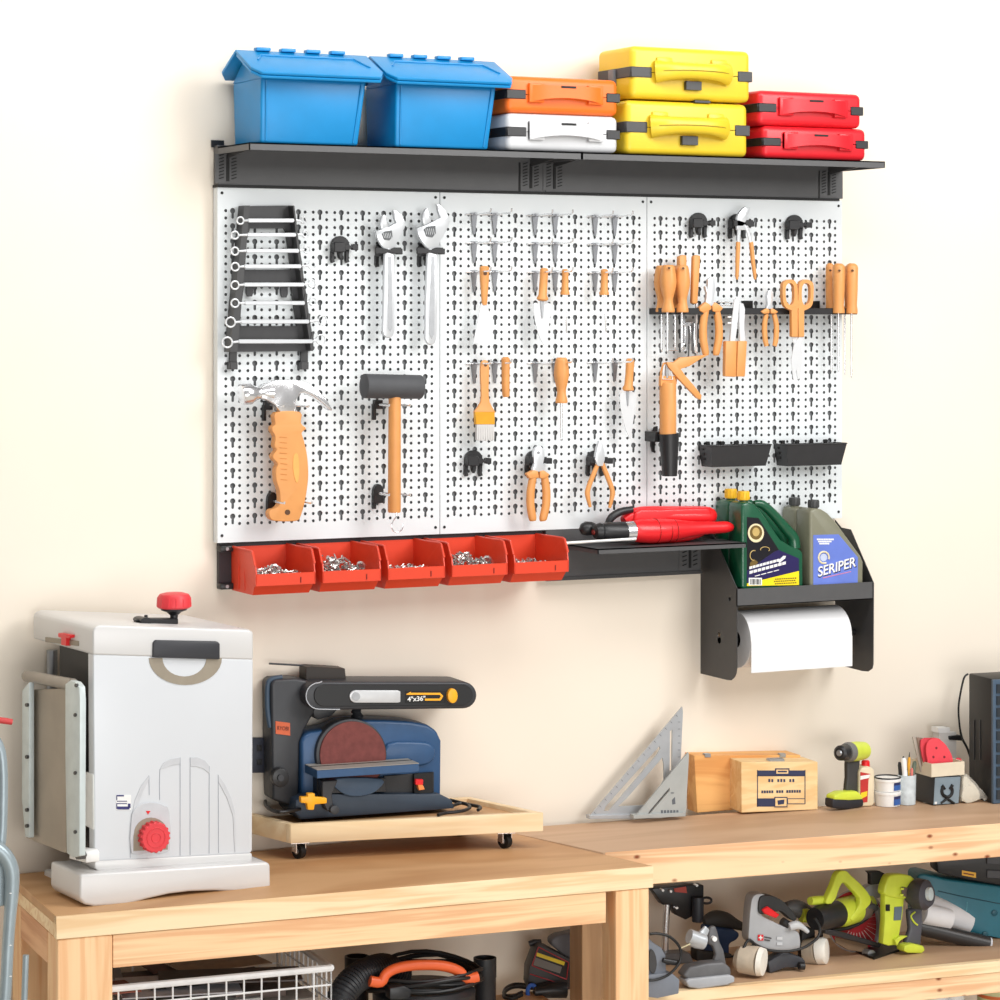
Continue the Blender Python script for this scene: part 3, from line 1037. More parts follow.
def fluted(t, x, y0, y1, d, k=1.0, name='handle', hole_=True, tilt=0):
    """fluted screwdriver grip: round, waisted above the collar"""
    H_ = y1 - y0
    prof = [(0, .55), (.02, .72), (.1, .86), (.28, 1.0), (.42, 1.0), (.58, .8), (.7, .62), (.8, .62), (.92, .78), (.97, .82), (1.0, .78)]
    prof = sm(prof, 3, False)
    vs, fs = [], []
    seg = 24
    m_ = WALL.m(x, y0)
    for u, r in prof:
        c = WALL.P(x + tilt * u, y0 + H_ * u, d)
        for j in range(seg):
            a = 2 * PI * j / seg
            rr = r * k * m_ * (1 - .07 * (j % 4 == 0) * (1 if .08 < u < .75 else 0))
            vs.append(c + V((cos(a) * rr, sin(a) * rr, 0)))
    n = len(prof)
    for i in range(n - 1):
        for j in range(seg):
            fs.append((i * seg + j, i * seg + (j + 1) % seg, (i + 1) * seg + (j + 1) % seg, (i + 1) * seg + j))
    fs.append(tuple(range(seg)))
    fs.append(tuple((n - 1) * seg + j for j in range(seg)))
    h = t.p(name, (vs, fs), ORANGE)
    return h


t = Thing('screwdriver', 'single fluted screwdriver with amber handle hanging in the middle panel', 'screwdriver')
fluted(t, 561.5, 357.5, 403, DT + .01, 7.4)
t.p('shaft', tb(WALL, [(561.5, 402, 1.4), (561.2, 436, 1.3), (561.2, 441, .8)], DT + .01, 10), CHROME)
t.done()

t = Thing('pointing_trowel', 'pointing trowel with amber handle and bright leaf blade on the right', 'trowel')
t.p('handle', tb(WALL, [(630.3, 358.5, 2.5), (630.2, 360, 4.6), (629.4, 375, 4.3), (628.6, 385, 4.6), (628.2, 388.5, 6), (628, 390, 6), (628, 391, 4)], DT, 16, .8), ORANGE)
t.p('blade', slab(WALL, sm([(620.3, 393.5), (628, 392), (635.8, 393.5), (635.4, 405), (633.5, 420), (631.3, 436), (629.5, 437.5), (625, 427), (621.2, 410)], 3), DT - .001, DT + .001), SH)
t.p('shank', slab(WALL, [(626.5, 390), (629.5, 390), (628.5, 406), (627.5, 406)], DT, DT + .004, .0005, 1), BRUSHED)
t.done()

# ---------------------------------------------------------------- pliers
PG = 'pliers with amber handles'


def pliers(label, head, guards, hl, hr, d, wpx=4.3, pivot=None, g=PG, thin=False, name='pliers'):
    t = Thing(name, label, 'pliers', g)
    hh = t.p('jaws', slab(WALL, head, d - .004, d + .007, .002, 2), STEEL)
    if pivot:
        t.p('pivot', disc_px(WALL, pivot[0], pivot[1], 1.4, 1.4, d + .006, d + .008, 12), BRUSHED, under=hh)
    for pth in (hl, hr):
        a = t.p('handle', tb(WALL, [(p[0], p[1], p[2] if len(p) > 2 else wpx) for p in sm([q if len(q) > 2 else q + (wpx,) for q in pth], 4, False)], d, 14, .8), ORANGE)
    for gg in guards:
        t.p('finger_guard', slab(WALL, gg, d - .006, d + .009, .003, 2), ORANGE)
    t.done()


pliers('combination pliers with amber handles hanging lowest on the middle panel',
       sm([(533.8, 453), (535, 448.5), (538.5, 446), (542, 447), (544.3, 451), (544.8, 457), (543.5, 464), (545, 471), (533, 471), (534.5, 464)], 2),
       [[(526.5, 473.8), (534, 470), (538.5, 471), (539.5, 478), (530, 479)], [(540, 471), (544, 470.2), (550.5, 474.5), (546, 479), (540, 478.5)]],
       [(533.5, 474, 4), (530.8, 490, 4.4), (530.5, 505, 4.4), (532.5, 518, 4.2), (532.8, 521, 3)], [(544, 474, 4), (546.2, 490, 4.4), (546, 505, 4.4), (543.2, 518, 4.2), (543, 521, 3)], DB + .05, pivot=(538.7, 452.5))
pliers('slim nippers with thin bowed amber handles, right of the combination pliers',
       [(597.5, 447), (599.7, 441), (600.4, 441), (602.5, 444), (604.5, 452), (605, 459), (603, 466), (598, 466), (595.4, 459)],
       [], [(598.5, 463, 2.2), (594, 473, 2.6), (588.3, 488, 2.7), (587.5, 495, 2.7), (590.2, 507, 1.6)], [(602, 463, 2.2), (606, 473, 2.6), (611.6, 488, 2.7), (612.3, 495, 2.7), (609.5, 508, 1.6)], DB + .05)

# ================================================================ right panel
t = Thing('crimping_pliers', 'long crimping pliers with silver jaws and slim amber handles, top of right panel', 'pliers', PG)
d = DB + .045
t.p('jaws', slab(WALL, [(737.5, 217), (739, 213), (743, 208.5), (745.5, 206.5), (747, 208), (750.5, 207.5), (749, 213), (747.3, 217), (746.2, 222), (748, 230), (737.5, 230), (737, 222)], d - .003, d + .006, .0015, 2), STEEL)
t.p('arm', tb(WALL, [(739.3, 226, 2.2), (738.6, 236, 2), (738.3, 243, 1.8)], d, 10, .7), STEEL)
t.p('arm', tb(WALL, [(746, 226, 2.2), (749, 234, 2), (751, 243, 1.8)], d + .004, 10, .7), STEEL)
t.p('handle', tb(WALL, [(738.2, 242, 2), (738, 243.5, 2.3), (737.5, 260, 2.2), (736.9, 276, 1.8), (737, 279.5, 1.1)], d, 12), ORANGE)
t.p('handle', tb(WALL, [(750.8, 242, 2), (751.2, 243.5, 2.3), (753, 262, 2.2), (754.8, 276, 1.8), (755, 279.5, 1.1)], d + .004, 12), ORANGE)
t.done()

# tool rail
RZ1, RZ0 = W(745, 308.0, DB + .09).z, W(745, 314.5, DB + .09).z
xl, xr = W(649, 310, DB).x, W(857.5, 310, DB + .075).x
t = Thing('tool_rail', 'black perforated tool rail running across the right panel', 'tool rail')
yb, yf = -DB, -(DB + .075)
t.p('rail', bev(hexa([(xl, yf, RZ0), (xr, yf, RZ0), (xr, yf, RZ1), (xl, yf, RZ1), (xl, yb, RZ0), (xr, yb, RZ0), (xr, yb, RZ1), (xl, yb, RZ1)]), .001, 1), mat('rail_black', (24, 24, 26), .5))
for x in (xl + .05, (xl + xr) / 2, xr - .08):
    t.p('mounting_plate', box((x, -DB - .003, RZ1 - .002), (.03, .005, .02)), JET)
t.done()

SG = 'screwdrivers standing in the tool rail'
DR = DB + .05
for (x, y0, y1, d, k, xs, ye, lab) in (
        (661.8, 265.5, 312, DR - .012, 7.6, 661.6, 352, 'leftmost fluted screwdriver in the cluster on the tool rail, partly hidden'),
        (676.5, 265.5, 311, DR - .028, 6.8, 675, 350, 'fluted screwdriver mostly hidden behind the others in the left cluster'),
        (668.2, 265, 312.3, DR + .03, 8.0, 667.4, 353, 'front fluted screwdriver in the left cluster on the tool rail'),
        (682.4, 265.3, 312.3, DR + .03, 7.5, 681.8, 352, 'right-hand fluted screwdriver in the left cluster on the tool rail')):
    t = Thing('screwdriver', lab, 'screwdriver', SG)
    h = fluted(t, x, y0, y1, d, k)
    t.p('hanging_hole', disc_px(WALL, x + 1.2, y0 + 3, 1.1, 1.1, d + k * .9 * WALL.m(x, y0), d + k * 1.02 * WALL.m(x, y0), 10), mat('brown_hole', (92, 62, 38), .7), under=h)
    t.p('shaft', tb(WALL, [(xs, y1 - .5, 1.2), (xs, ye - 3, 1.2), (xs + .3, ye, .6)], d, 10), CHROME)
    t.done()
t = Thing('hand_file', 'flat amber file handle standing behind the left screwdriver cluster', 'file', 'files in the tool rail')
t.p('handle', slab(WALL, [(679.5, 256.5), (683, 255), (687, 255.3), (687, 303), (680, 303)], DR - .02, DR - .004, .003, 2), ORANGE)
t.p('blade', slab(WALL, [(681.5, 303), (685.5, 303), (685, 345), (682.5, 345)], DR - .014, DR - .011), BRUSHED)
t.done()
t = Thing('hand_file', 'slim file with tall straight amber handle right of the screwdriver cluster', 'file', 'files in the tool rail')
t.p('handle', slab(WALL, [(693.7, 255.6), (697, 255), (700.9, 255.5), (699.5, 280), (698, 304), (692.3, 304), (693, 280)], DR + .0, DR + .014, .004, 3), ORANGE)
t.p('blade', slab(WALL, [(696, 303), (697.8, 303), (697.8, 325), (696.8, 353), (695.3, 353), (696, 325)], DR + .005, DR + .009), SH)
t.done()
# hex key bunch
t = Thing('hex_key_bunch', 'bunch of chrome hex keys and small bits hanging below the tool rail', 'hex keys')
random.seed(3)
t.p('holder', slab(WALL, [(685, 322), (698, 322), (698, 326), (685, 326)], DR - .02, DR + .0, .001, 1), CHROME)
for i in range(9):
    x = 685.5 + i * 1.5
    y1 = 345 + random.uniform(-6, 11)
    dd = DR - .02 + random.uniform(0, .03)
    pts = [(x, 323, .8), (x + random.uniform(-1, 1), 335, .8), (x + random.uniform(-1, 1), y1, .8), (x + random.choice((-3, 3)), y1 + 2, .8)]
    t.p('hex_key', tb(WALL, pts, dd, 6), (CHROME, BRUSHED, DGREY)[i % 3])
t.p('cross_wire', tb(WALL, [(669, 350.5, .6), (678, 350.5, .6)], DR, 6), CHROME)
t.done()

pliers('diagonal cutting pliers with silver jaws and long amber handles on the tool rail',
       [(705.3, 287), (706.2, 285.5), (708, 290), (708, 279.5), (711, 277), (715, 278.5), (715.5, 290), (713.5, 302), (716, 306), (704, 306), (706.2, 301), (707, 293)],
       [[(699.5, 307.5), (706.5, 301.8), (711, 305), (712, 309.5), (704, 313), (700, 311)], [(712.3, 305), (716, 302), (723.8, 308), (720, 312.5), (713, 311.5)]],
       [(706, 309, 3.8), (703.5, 322, 4.2), (703.2, 338, 4.3), (705.5, 352, 3.8), (706, 355.5, 2.6)], [(716, 309, 3.8), (718.5, 322, 4.2), (718.8, 338, 4.3), (716.3, 352, 3.8), (716, 355.5, 2.6)], DR + .02)
pliers('small side cutters with short amber handles left of the scissors',
       [(767, 296), (769, 290.3), (771.5, 290), (773.7, 294), (773, 301), (771.8, 305), (773, 309), (766.5, 309), (768, 304)],
       [[(761, 311.5), (767, 308), (770, 309.5), (770, 313.5), (764, 314)], [(770.8, 309.5), (773, 308), (779, 311.8), (776, 314), (771, 313.5)]],
       [(766.5, 313, 2.6), (764.5, 325, 2.9), (765, 338, 2.9), (766.5, 346, 2.5)], [(773.8, 313, 2.6), (776.3, 325, 2.9), (776, 338, 2.9), (774.5, 346, 2.5)], DR + .02)

t = Thing('wire_stripper', 'wire stripper with long flat silver blades and square amber grips', 'pliers', PG)
t.p('blade', slab(WALL, [(734.5, 300), (736.8, 297.8), (739.5, 301), (738.5, 318), (735.5, 342), (730, 342), (732, 320)], DR + .02, DR + .027, .001, 1), SH)
t.p('blade', slab(WALL, [(740, 303), (743.5, 303.5), (745.3, 309), (744.5, 328), (746, 342), (739.8, 342), (739.5, 322)], DR + .022, DR + .029, .001, 1), SH)
t.p('handle', slab(WALL, [(725.8, 341), (737, 341), (736.2, 377), (725.2, 376.5)], DR + .02, DR + .034, .002, 2), ORANGE)
t.p('handle', slab(WALL, [(738.2, 341), (747.3, 341), (745.2, 376.8), (736.8, 376.5)], DR + .022, DR + .036, .002, 2), ORANGE)
for y in (302, 305):
    t.p('pin', tb(WALL, [(718, y, .8), (733, y + .5, .8)], DR + .02, 8), CHROME)
for y in (311, 317, 323):
    t.p('tooth', tb(WALL, [(727.5, y, .9), (731, y, .9)], DR + .022, 8), WHITE)
t.done()

t = Thing('scissors', 'large scissors with amber loop handles in the tool rail', 'scissors')
d = DR + .035
for sx, cx in ((-1, 790.2), (1, 806)):
    pts = sm([(cx - sx * -6.0, 283), (cx, 280.5), (cx + sx * -6.3, 286), (cx + sx * 6.8 * 0 - sx * 6.2, 296), (cx - sx * 3, 306), (cx + sx * 5, 307)], 3)
for cx, flip in ((790.2, 1), (806.2, -1)):
    out = [(-7.5, -8), (-6, -13), (-1, -15.5), (4, -14.5), (7.2, -9), (7.8, 4), (7.8, 14), (3.9, 16), (-4, 12.5), (-7, 6)]
    inn = [(-4.3, -7), (-2.8, -10.8), (.4, -12), (3.2, -9.8), (4.2, -4), (3.9, 6), (1.2, 10.2), (-2.6, 8), (-4.2, 3)]
    if flip < 0:
        out = [(-a, b_) for a, b_ in out]
        inn = [(-a, b_) for a, b_ in inn]
    o_ = sm([(cx + a, 295 + b_) for a, b_ in out], 3)
    i_ = sm([(cx + a, 295 + b_) for a, b_ in inn], 3)
    x0, x1 = (791.8, 798.2) if flip > 0 else (798.6, 804.6)
    t.p('handle', J(slab(WALL, o_, d, d + .012, holes=[i_]), slab(WALL, rect(x0, 307, x1, 337), d + .0005, d + .0126, .0015, 1)), ORANGE)
t.p('blade', slab(WALL, [(791.8, 337), (797.5, 337), (801.5, 345), (802.3, 360), (800, 378), (797.6, 380), (796, 365), (796.5, 352)], d + .004, d + .0065), SH)
t.p('blade', slab(WALL, [(804, 337), (799, 337), (794, 345), (791.3, 360), (793.2, 378), (794, 380), (797.5, 365), (799.5, 352)], d + .007, d + .0095), SH)
t.done()

# right cluster
for (x, y0, y1, d, r, xs, ye, lab) in (
        (829.6, 263.3, 313, DR - .02, 4.2, 831.4, 372, 'leftmost plain-handled screwdriver at the right end of the tool rail, set back'),
        (849, 265, 313, DR - .02, 5, 844.8, 375, 'plain-handled screwdriver hidden behind the two front ones at the right end'),
        (838.6, 263.5, 313.2, DR + .028, 6.3, 838.4, 372, 'front plain-handled screwdriver at the right end of the tool rail'),
        (851.8, 263.5, 313.5, DR + .028, 6.2, 851.4, 378, 'rightmost plain-handled screwdriver, standing beyond the edge of the pegboard')):
    t = Thing('screwdriver', lab, 'screwdriver', SG)
    h = t.p('handle', tb(WALL, [(x + .5, y0, r * .5), (x + .4, y0 + 1.5, r * .85), (x + .2, y0 + 4, r), (x, y0 + 25, r * .97), (x - .1, y1 - 8, r * .86), (x - .1, y1 - 3, r * .98), (x - .1, y1, r * .98)], d, 12), ORANGE)
    mm_ = WALL.m(x, y0)
    t.p('hanging_hole', disc_px(WALL, x + 1, y0 + 7, 1.1, 1.1, d + r * .9 * mm_, d + r * 1.04 * mm_, 10), mat('brown_hole', (92, 62, 38), .7), under=h)
    t.p('shaft', tb(WALL, [(xs, y1 - .5, 1.1), (xs, ye - 3, 1.0), (xs, ye, .5)], d, 10), CHROME)
    t.done()

# caulking gun
t = Thing('caulking_gun_holder', 'black plastic holder cup on the left edge of the right panel', 'tool holder')
t.p('cup', tb(WALL, [(668.8, 433.5, 10.3), (669, 437, 10), (669.6, 472, 7.8), (669.6, 476, 7.6)], DB + .065, 20), BLACK)
t.p('bracket', slab(WALL, [(658, 426), (655, 427), (652, 434), (651.5, 446), (653, 452), (655, 452.5), (655.5, 436), (658, 434)], DB, DB + .008, .001, 1), BLACK)
t.p('arm', slab(WALL, [(655, 432), (668, 432), (668, 442), (655, 442)], DB, DB + .05, .001, 1), BLACK)
t.done()
t = Thing('caulking_gun', 'amber caulking gun standing in a black holder cup, trigger spread open', 'caulking gun')
d = DB + .065
t.p('barrel', tb(WALL, [(667.8, 382.5, 7.8), (667.8, 384, 8.4), (668, 434, 8.4), (668.6, 440, 7.6)], d, 24), ORANGE)
fr = t.p('frame', J(tb(WALL, [(660.5, 384, 1.2), (661, 372, 1.2), (663.5, 363.5, 1.2), (672, 363, 1.2), (676.5, 372, 1.4), (675.5, 384, 1.2)], d, 8), slab(WALL, [(661, 376), (675.5, 376), (675.8, 386), (660.6, 386)], d - .005, d + .006, .001, 1)), ORANGE)
t.p('spring', tb(WALL, [(666.5, 365, 1.4), (666.8, 378, 1.8)], d + .004, 10), BRUSHED)
t.p('wire_guard', tb(WALL, [(664, 366, .6), (662.5, 379, .6), (672.5, 379.5, .6), (670.5, 366, .6)], d + .008, 6), WHITE)
t.p('handle_lever', slab(WALL, [(667, 362), (674, 362.5), (680, 357.5), (692, 356.5), (709, 354.6), (700, 359.5), (690, 366), (681, 369), (686, 376), (695, 386.5), (702, 395.5), (701, 400), (697, 398), (688, 388.5), (678, 378), (672, 371), (668, 366)], d + .002, d + .012, .0015, 2), ORANGE)
t.done()

# black trays
for (fx0, fy0, fy1, fx1, bx0, lab) in ((711.5, 446, 467.6, 771.6, 697.5, 'black open parts tray on the right panel, left of an identical one'), (787.2, 444.8, 466.6, 847, 772.8, 'black open parts tray on the right panel, the one at the right edge')):
    t = Thing('parts_tray', lab, 'parts tray', 'black parts trays on the right panel')
    d1 = DB + .062
    A, B, C = W(fx0, fy0, d1), W(fx0, fy1, d1), W(fx1, fy0, d1)
    x0, x1, z1, z0 = A.x, C.x, A.z, B.z
    th, tp = .0025, .009
    def tray_shell(z1, th):
        o = [(x0, z1), (x1, z1)]
        T = lambda i: [V((x0 + i, -d1 + i, z1)), V((x1 - i, -d1 + i, z1)), V((x1 - i, -DB - .001 - i, z1)), V((x0 + i, -DB - .001 - i, z1))]
        Bt = lambda i, zz: [V((x0 + tp + i, -d1 + .012 + i, zz)), V((x1 - tp - i, -d1 + .012 + i, zz)), V((x1 - tp - i, -DB - .001 - i, zz)), V((x0 + tp + i, -DB - .001 - i, zz))]
        v = Bt(0, z0) + T(0) + T(th) + Bt(th, z0 + th)
        f = [(3, 2, 1, 0)] + [(i, (i + 1) % 4, 4 + (i + 1) % 4, 4 + i) for i in range(4)] + [(4 + i, 4 + (i + 1) % 4, 8 + (i + 1) % 4, 8 + i) for i in range(4)] + [(8 + i, 8 + (i + 1) % 4, 12 + (i + 1) % 4, 12 + i) for i in range(4)] + [(12, 13, 14, 15)]
        return v, f
    t.p('tray_body', tray_shell(z1, th), mat('tray_black', (46, 46, 48), .45), smooth=False)
    t.p('rim', tube([(x0, -DB - .002, z1), (x0, -d1, z1), (x1, -d1, z1), (x1, -DB - .002, z1)], .0016, 8), BLACK)
    for k in range(4):
        t.p('hanger_clip', box((x0 + .025 + k * (x1 - x0 - .05) / 3, -DB - .004, z1 - .004), (.010, .006, .012), 0, .001, 1), JET)
    for k in range(3):
        t.p('side_lug', box((x0 + .001 + .002 * k, -DB - .02 - .0 * k, z1 - .012 - .012 * k), (.004, .008, .005)), JET)
    t.done()
# ================================================================ lower rail, red bins, small shelf
zl1, zl0 = zbm - .001, W(219, 590, DB).z
RB = []
t = Thing('bin_rail', 'black steel rail on the wall behind the five red bins', 'rail')
xA, xB = W(219, 560, .016).x, W(546, 560, .016).x
t.p('rail', bev(hexa([(xA, -.016, zl0), (xB, -.016, zl0), (xB, -.016, zl1), (xA, -.016, zl1), (xA, -.002, zl0), (xB, -.002, zl0), (xB, -.002, zl1), (xA, -.002, zl1)]), .001, 1), mat('rail_dark', (46, 42, 46), .5))
for z in (zl1 - .02, zl0):
    t.p('flange', box((xA + .018, -.017, z), (.038, .026, .014), 0, .003, 2), BLACK)
    t.p('screw', cyl((xA + .014, -.031, z + .007), (0, 1, 0), .004, .002, 10), BRUSHED)
t.done()

REDB = mat('red_bin_plastic', (222, 66, 36), .4, 0, .02)
dfb = .175


def bin_geo():
    bx0 = W(232, 560, .02).x
    w_ = W(286.5, 545, .02).x - bx0
    zt_ = W(232, 546.6, .02).z
    zb_ = W(233, 590, .02).z
    zf = W(254.8, 552.8, dfb - .012).z      # top of the side at the front
    zl = W(258.8, 574.4, dfb).z             # front lip top
    zlb = W(262, 586.5, dfb).z
    zbf = W(256.4, 596, dfb - .03).z
    return bx0, w_, zt_, zb_, zl, zlb


def red_bin(first):
    bx0, w_, zt_, zb_, zl, zlb = bin_geo()
    t = Thing('parts_bin', 'x', 'parts bin', 'red open-front parts bins')
    th = .003
    yb, yf = -.018, -dfb
    x0, x1 = bx0, bx0 + w_
    fl = .005
    prof = [(yb, zb_), (yf + .028, zb_), (yf + .012, zlb - .002), (yf, zlb + .004), (yf, zl), (yf + .004, zl + .018), (yf + .02, zt_ - .002), (yf + .03, zt_), (yb, zt_)]

    def sidep(x, s):
        k = [0, .2, .7, 1, 1, 1, 1, 1, .2]
        a = [V((x + s * fl * kk, y, z)) for (y, z), kk in zip(prof, k)]
        b_ = [p - V((s * th, 0, 0)) for p in a]
        n = len(a)
        return a + b_, [tuple(range(n)), tuple(range(2 * n - 1, n - 1, -1))] + [(i, (i + 1) % n, n + (i + 1) % n, n + i) for i in range(n)]
    body = J(sidep(x0, -1), sidep(x1, 1),
             hexa([(x0, yb - th, zb_), (x1, yb - th, zb_), (x1, yb - th, zt_), (x0, yb - th, zt_), (x0, yb, zb_), (x1, yb, zb_), (x1, yb, zt_), (x0, yb, zt_)]),
             hexa([(x0, yf + .028, zb_), (x1, yf + .028, zb_), (x1, yf + .028, zb_ + th), (x0, yf + .028, zb_ + th), (x0, yb, zb_), (x1, yb, zb_), (x1, yb, zb_ + th), (x0, yb, zb_ + th)]),
             hexa([(x0 - .001, yf + .028, zb_), (x1 + .001, yf + .028, zb_), (x1 + .003, yf + .010, zlb + .001), (x0 - .003, yf + .010, zlb + .001),
                   (x0, yf + .031, zb_), (x1, yf + .031, zb_), (x1, yf + .014, zlb + .001), (x0, yf + .014, zlb + .001)]))
    b = t.p('bin_body', body, REDB, smooth=False)
    t.p('front_lip', bev(hexa([(x0 - fl, yf, zlb), (x1 + fl, yf, zlb), (x1 + fl, yf, zl), (x0 - fl, yf, zl), (x0 - fl, yf + .014, zlb + .001), (x1 + fl, yf + .014, zlb + .001), (x1 + fl, yf + .003, zl), (x0 - fl, yf + .003, zl)]), .0008, 1), REDB)
    for (xx, s) in ((x0, -1), (x1, 1)):
        t.p('rim', tube([V((xx + s * .001, yb, zt_)), V((xx + s * fl, yf + .03, zt_)), V((xx + s * fl, yf + .02, zt_ - .002)), V((xx + s * fl, yf + .004, zl + .018))], .0028, 8), REDB, under=b)
    for k in (0, 1):
        t.p('side_rib', box((x0 - .0015, yf + .075 + .035 * k, zb_ + .006), (.002, .003, (zt_ - zb_) * .85)), REDB, under=b)
    t.p('label_slot', box(((x0 + x1) / 2 + w_ * .27, yf - .0008, zlb + .005), (.002, .0016, .012)), mat('dark_red', (120, 26, 14), .6))
    return t.done(), (x0, x1, yf + .03, yb - .004, zb_ + th, zl)


rb, dims = red_bin(True)
rb['label'] = 'red open-front parts bin at the far left, with a round washer on its screws'
pitch = (W(486, 547, .02).x - W(232, 547, .02).x) / 4
labs = ['red open-front parts bin with the tall pile of bolts, second from the left', 'red open-front parts bin with few screws, middle of the five', 'red open-front parts bin with a pile of bolts and a round cap, second from right', 'red open-front parts bin at the right end, touching the black shelf']
for k in range(4):
    clone(rb, (pitch * (k + 1), 0, 0), labs[k])
random.seed(11)
SCR = mat('zinc_screws', (205, 203, 200), .25, .85, .2, 90)
for k, (n, hh, lab) in enumerate(((75, .014, 'zinc screws with a washer inside the leftmost red bin'), (95, .034, 'tall pile of zinc bolts inside the second red bin'), (50, .004, 'few zinc screws at the bottom of the middle red bin'), (90, .032, 'pile of zinc bolts with a round cap inside the fourth red bin'), (50, .003, 'few zinc screws inside the rightmost red bin'))):
    x0, x1, yf, yb, z0, zl = dims
    o = pitch * k
    g = []
    zc = zl - .004
    g.append(box(((x0 + x1) / 2 + o, (yf + yb) / 2, z0), (x1 - x0 - .012, abs(yb - yf) - .012, max(.004, zc - z0 - .012)), 0))
    for i in range(n):
        px = random.uniform(x0 + .018, x1 - .018) + o
        py = random.uniform(yf + .004, yb - .03) if i % 2 else random.uniform(yf + .004, yf + .04)
        u = (px - o - x0) / (x1 - x0)
        pz = zc - .010 + random.uniform(0, .008) + hh * max(0, math.exp(-((u - .4) / .3) ** 2)) * random.uniform(.2, 1)
        a = V((random.uniform(-1, 1), random.uniform(-.6, .6), random.uniform(-.5, .5))).normalized()
        L = random.uniform(.010, .02)
        g.append(tube([V((px, py, pz)) - a * L / 2, V((px, py, pz)) + a * L / 2], .0022, 6))
        if i % 3 == 0:
            g.append(tube([V((px, py, pz)) + a * (L / 2), V((px, py, pz)) + a * (L / 2 + .003)], .0048, 8))
    c = V((x0 + (x1 - x0) * (.42 if k == 0 else .8) + o, yf + .012, zc + .008))
    if k == 0:
        g.append(tube([c + V((.010 * cos(a), 0, .010 * sin(a))) for a in [2 * PI * i / 16 for i in range(17)]], .0042, 8))
    if k in (1, 3):
        g.append(tube([c + V((-.002, -.003, -.002)), c + V((.002, .003, .002))], .0105, 16))
    one('loose_screws', J(*g), SCR, lab, 'screws', 'loose screws in the red bins', 'stuff')

# small shelf with the red grinder
SD2 = .175
zq = W(598, 549, SD2).z
xw0, xw1 = W(546, 560, DB).x, W(701, 560, DB).x
xt0, xt1 = W(598, 549, SD2).x, W(746.5, 543, SD2).x
t = shelf_unit(xw0, xw1, W(620, 574.5, DB).z, zbm - .001, zq, xt0, xt1, SD2, (W(689.5, 560, DB).x,), 'small dark grey steel wall shelf carrying the red air grinder', lip=.012)
t.p('rail_flange', box(((xw0 + xw1) / 2, -.02, W(620, 577, .02).z), (xw1 - xw0, .03, .008)), DGREY2)
t.done()

# thin pale rod and red tool
one('pale_rod', J(tube([W(563, 543.2, .13), W(636, 538.8, .165)], .0035, 8)), mat('pale_grey', (225, 225, 222), .3, .3), 'thin pale rod along the small shelf left of the red grinder', 'rod')
t = Thing('air_grinder', 'glossy red air grinder with black nozzle lying on the small shelf', 'power tool')
RG = mat('glossy_red', (232, 26, 34), .38, 0, .02, coat=.15)
d1, d0 = .125, .075
t.p('barrel', tb(WALL, sm([(633, 531, 10), (640, 531, 11.5), (655, 531, 12), (672, 530, 11), (690, 529, 8), (705, 528, 6.5), (718, 527.5, 6), (727, 527, 5.6), (732, 527.5, 3.5)], 3, False), d1, 22), RG)
t.p('motor_housing', tb(WALL, sm([(624, 522, 6), (634, 517, 9), (650, 516, 10), (675, 517, 11), (700, 517, 11), (709, 517, 10), (713, 518, 7)], 3, False), d0, 22, 1.0), RG)
t.p('rear_block', slab(WALL, sm([(636, 512), (660, 509), (700, 507.5), (711, 509), (713, 520), (712, 530), (690, 541), (640, 542)], 3), .06, .1, .008, 3), RG)
t.p('collar', tb(WALL, [(624.5, 532, 10.3), (632.5, 531.5, 10.6)], d1, 22), CHROME)
nz = t.p('nozzle', tb(WALL, [(594, 532, 4), (595, 531.5, 7), (600, 531.5, 8.8), (602, 531.5, 7.8), (606, 531.5, 9.2), (624.5, 531.5, 9.8)], d1, 22), BLACK)
t.p('nozzle_opening', tb(WALL, [(592.6, 532, 2.4), (594, 532, 3)], d1, 12), mat('dark_red', (120, 26, 14), .6), under=nz)
t.p('end_ball', tb(WALL, [(580, 529, 2), (582, 529, 5.5), (586, 528.5, 7.2), (591, 528.5, 6.8), (596, 529, 5)], d0 + .02, 18), BLACK)
t.p('side_handle', tb(WALL, sm([(607, 527, 3.5), (611, 518, 4), (620, 512, 4), (632, 509.5, 3.5)], 4, False), d0 + .01, 14), BLACK)
for x in (655, 667, 673):
    t.p('grip_seam', tube([W(x, 531, d1) + (V((0, cos(a), sin(a))) * (12.1 if x < 660 else 11.5) * WALL.m(x, 531)) for a in [2 * PI * i / 24 for i in range(25)]], .0006, 5, caps=False), mat('dark_red', (120, 26, 14), .6))
t.done()

# ================================================================ holder with tray and paper roll
XL, XR = W(700.5, 600, 0).x, W(835, 600, 0).x
SL = Plane((XL, 0, 0), -PI / 2)
SR = Plane((XR, 0, 0), -PI / 2)
t = Thing('paper_roll_holder', 'dark grey steel wall caddy with a jug tray above and a paper roll below', 'holder')
lp = [(700.5, 516), (716, 540), (736.8, 588.5), (736.8, 668), (736, 673), (734.5, 677), (731, 680.3), (727, 680), (700.5, 673.5)]
h1 = [(729.5 + 1.3 * cos(a), 599 + 2 * sin(a)) for a in [2 * PI * i / 10 for i in range(10)]]
h2 = [(718.8 + 1.4 * cos(a), 635 + 3 * sin(a)) for a in [2 * PI * i / 10 for i in range(10)]]
t.p('side_panel', slab(SL, lp, -.002, 0, holes=[h1, h2]), DGREY2)
rp_ = [(835, 520), (841, 527.5), (850.5, 529.5), (873.4, 583), (873, 664), (872, 668.5), (868, 671.5), (862, 671), (835, 664)]
t.p('side_panel', slab(SR, rp_, 0, .002), DGREY2)
yF = SL.P(736.8, 600, 0).y
zt1, zt0 = W(737, 589, -yF).z, W(737, 606.5, -yF).z
t.p('tray_front', hexa([(XL, yF, zt0), (XR, yF, zt0), (XR, yF, zt1), (XL, yF, zt1), (XL, yF + .002, zt0), (XR, yF + .002, zt0), (XR, yF + .002, zt1), (XL, yF + .002, zt1)]), DGREY)
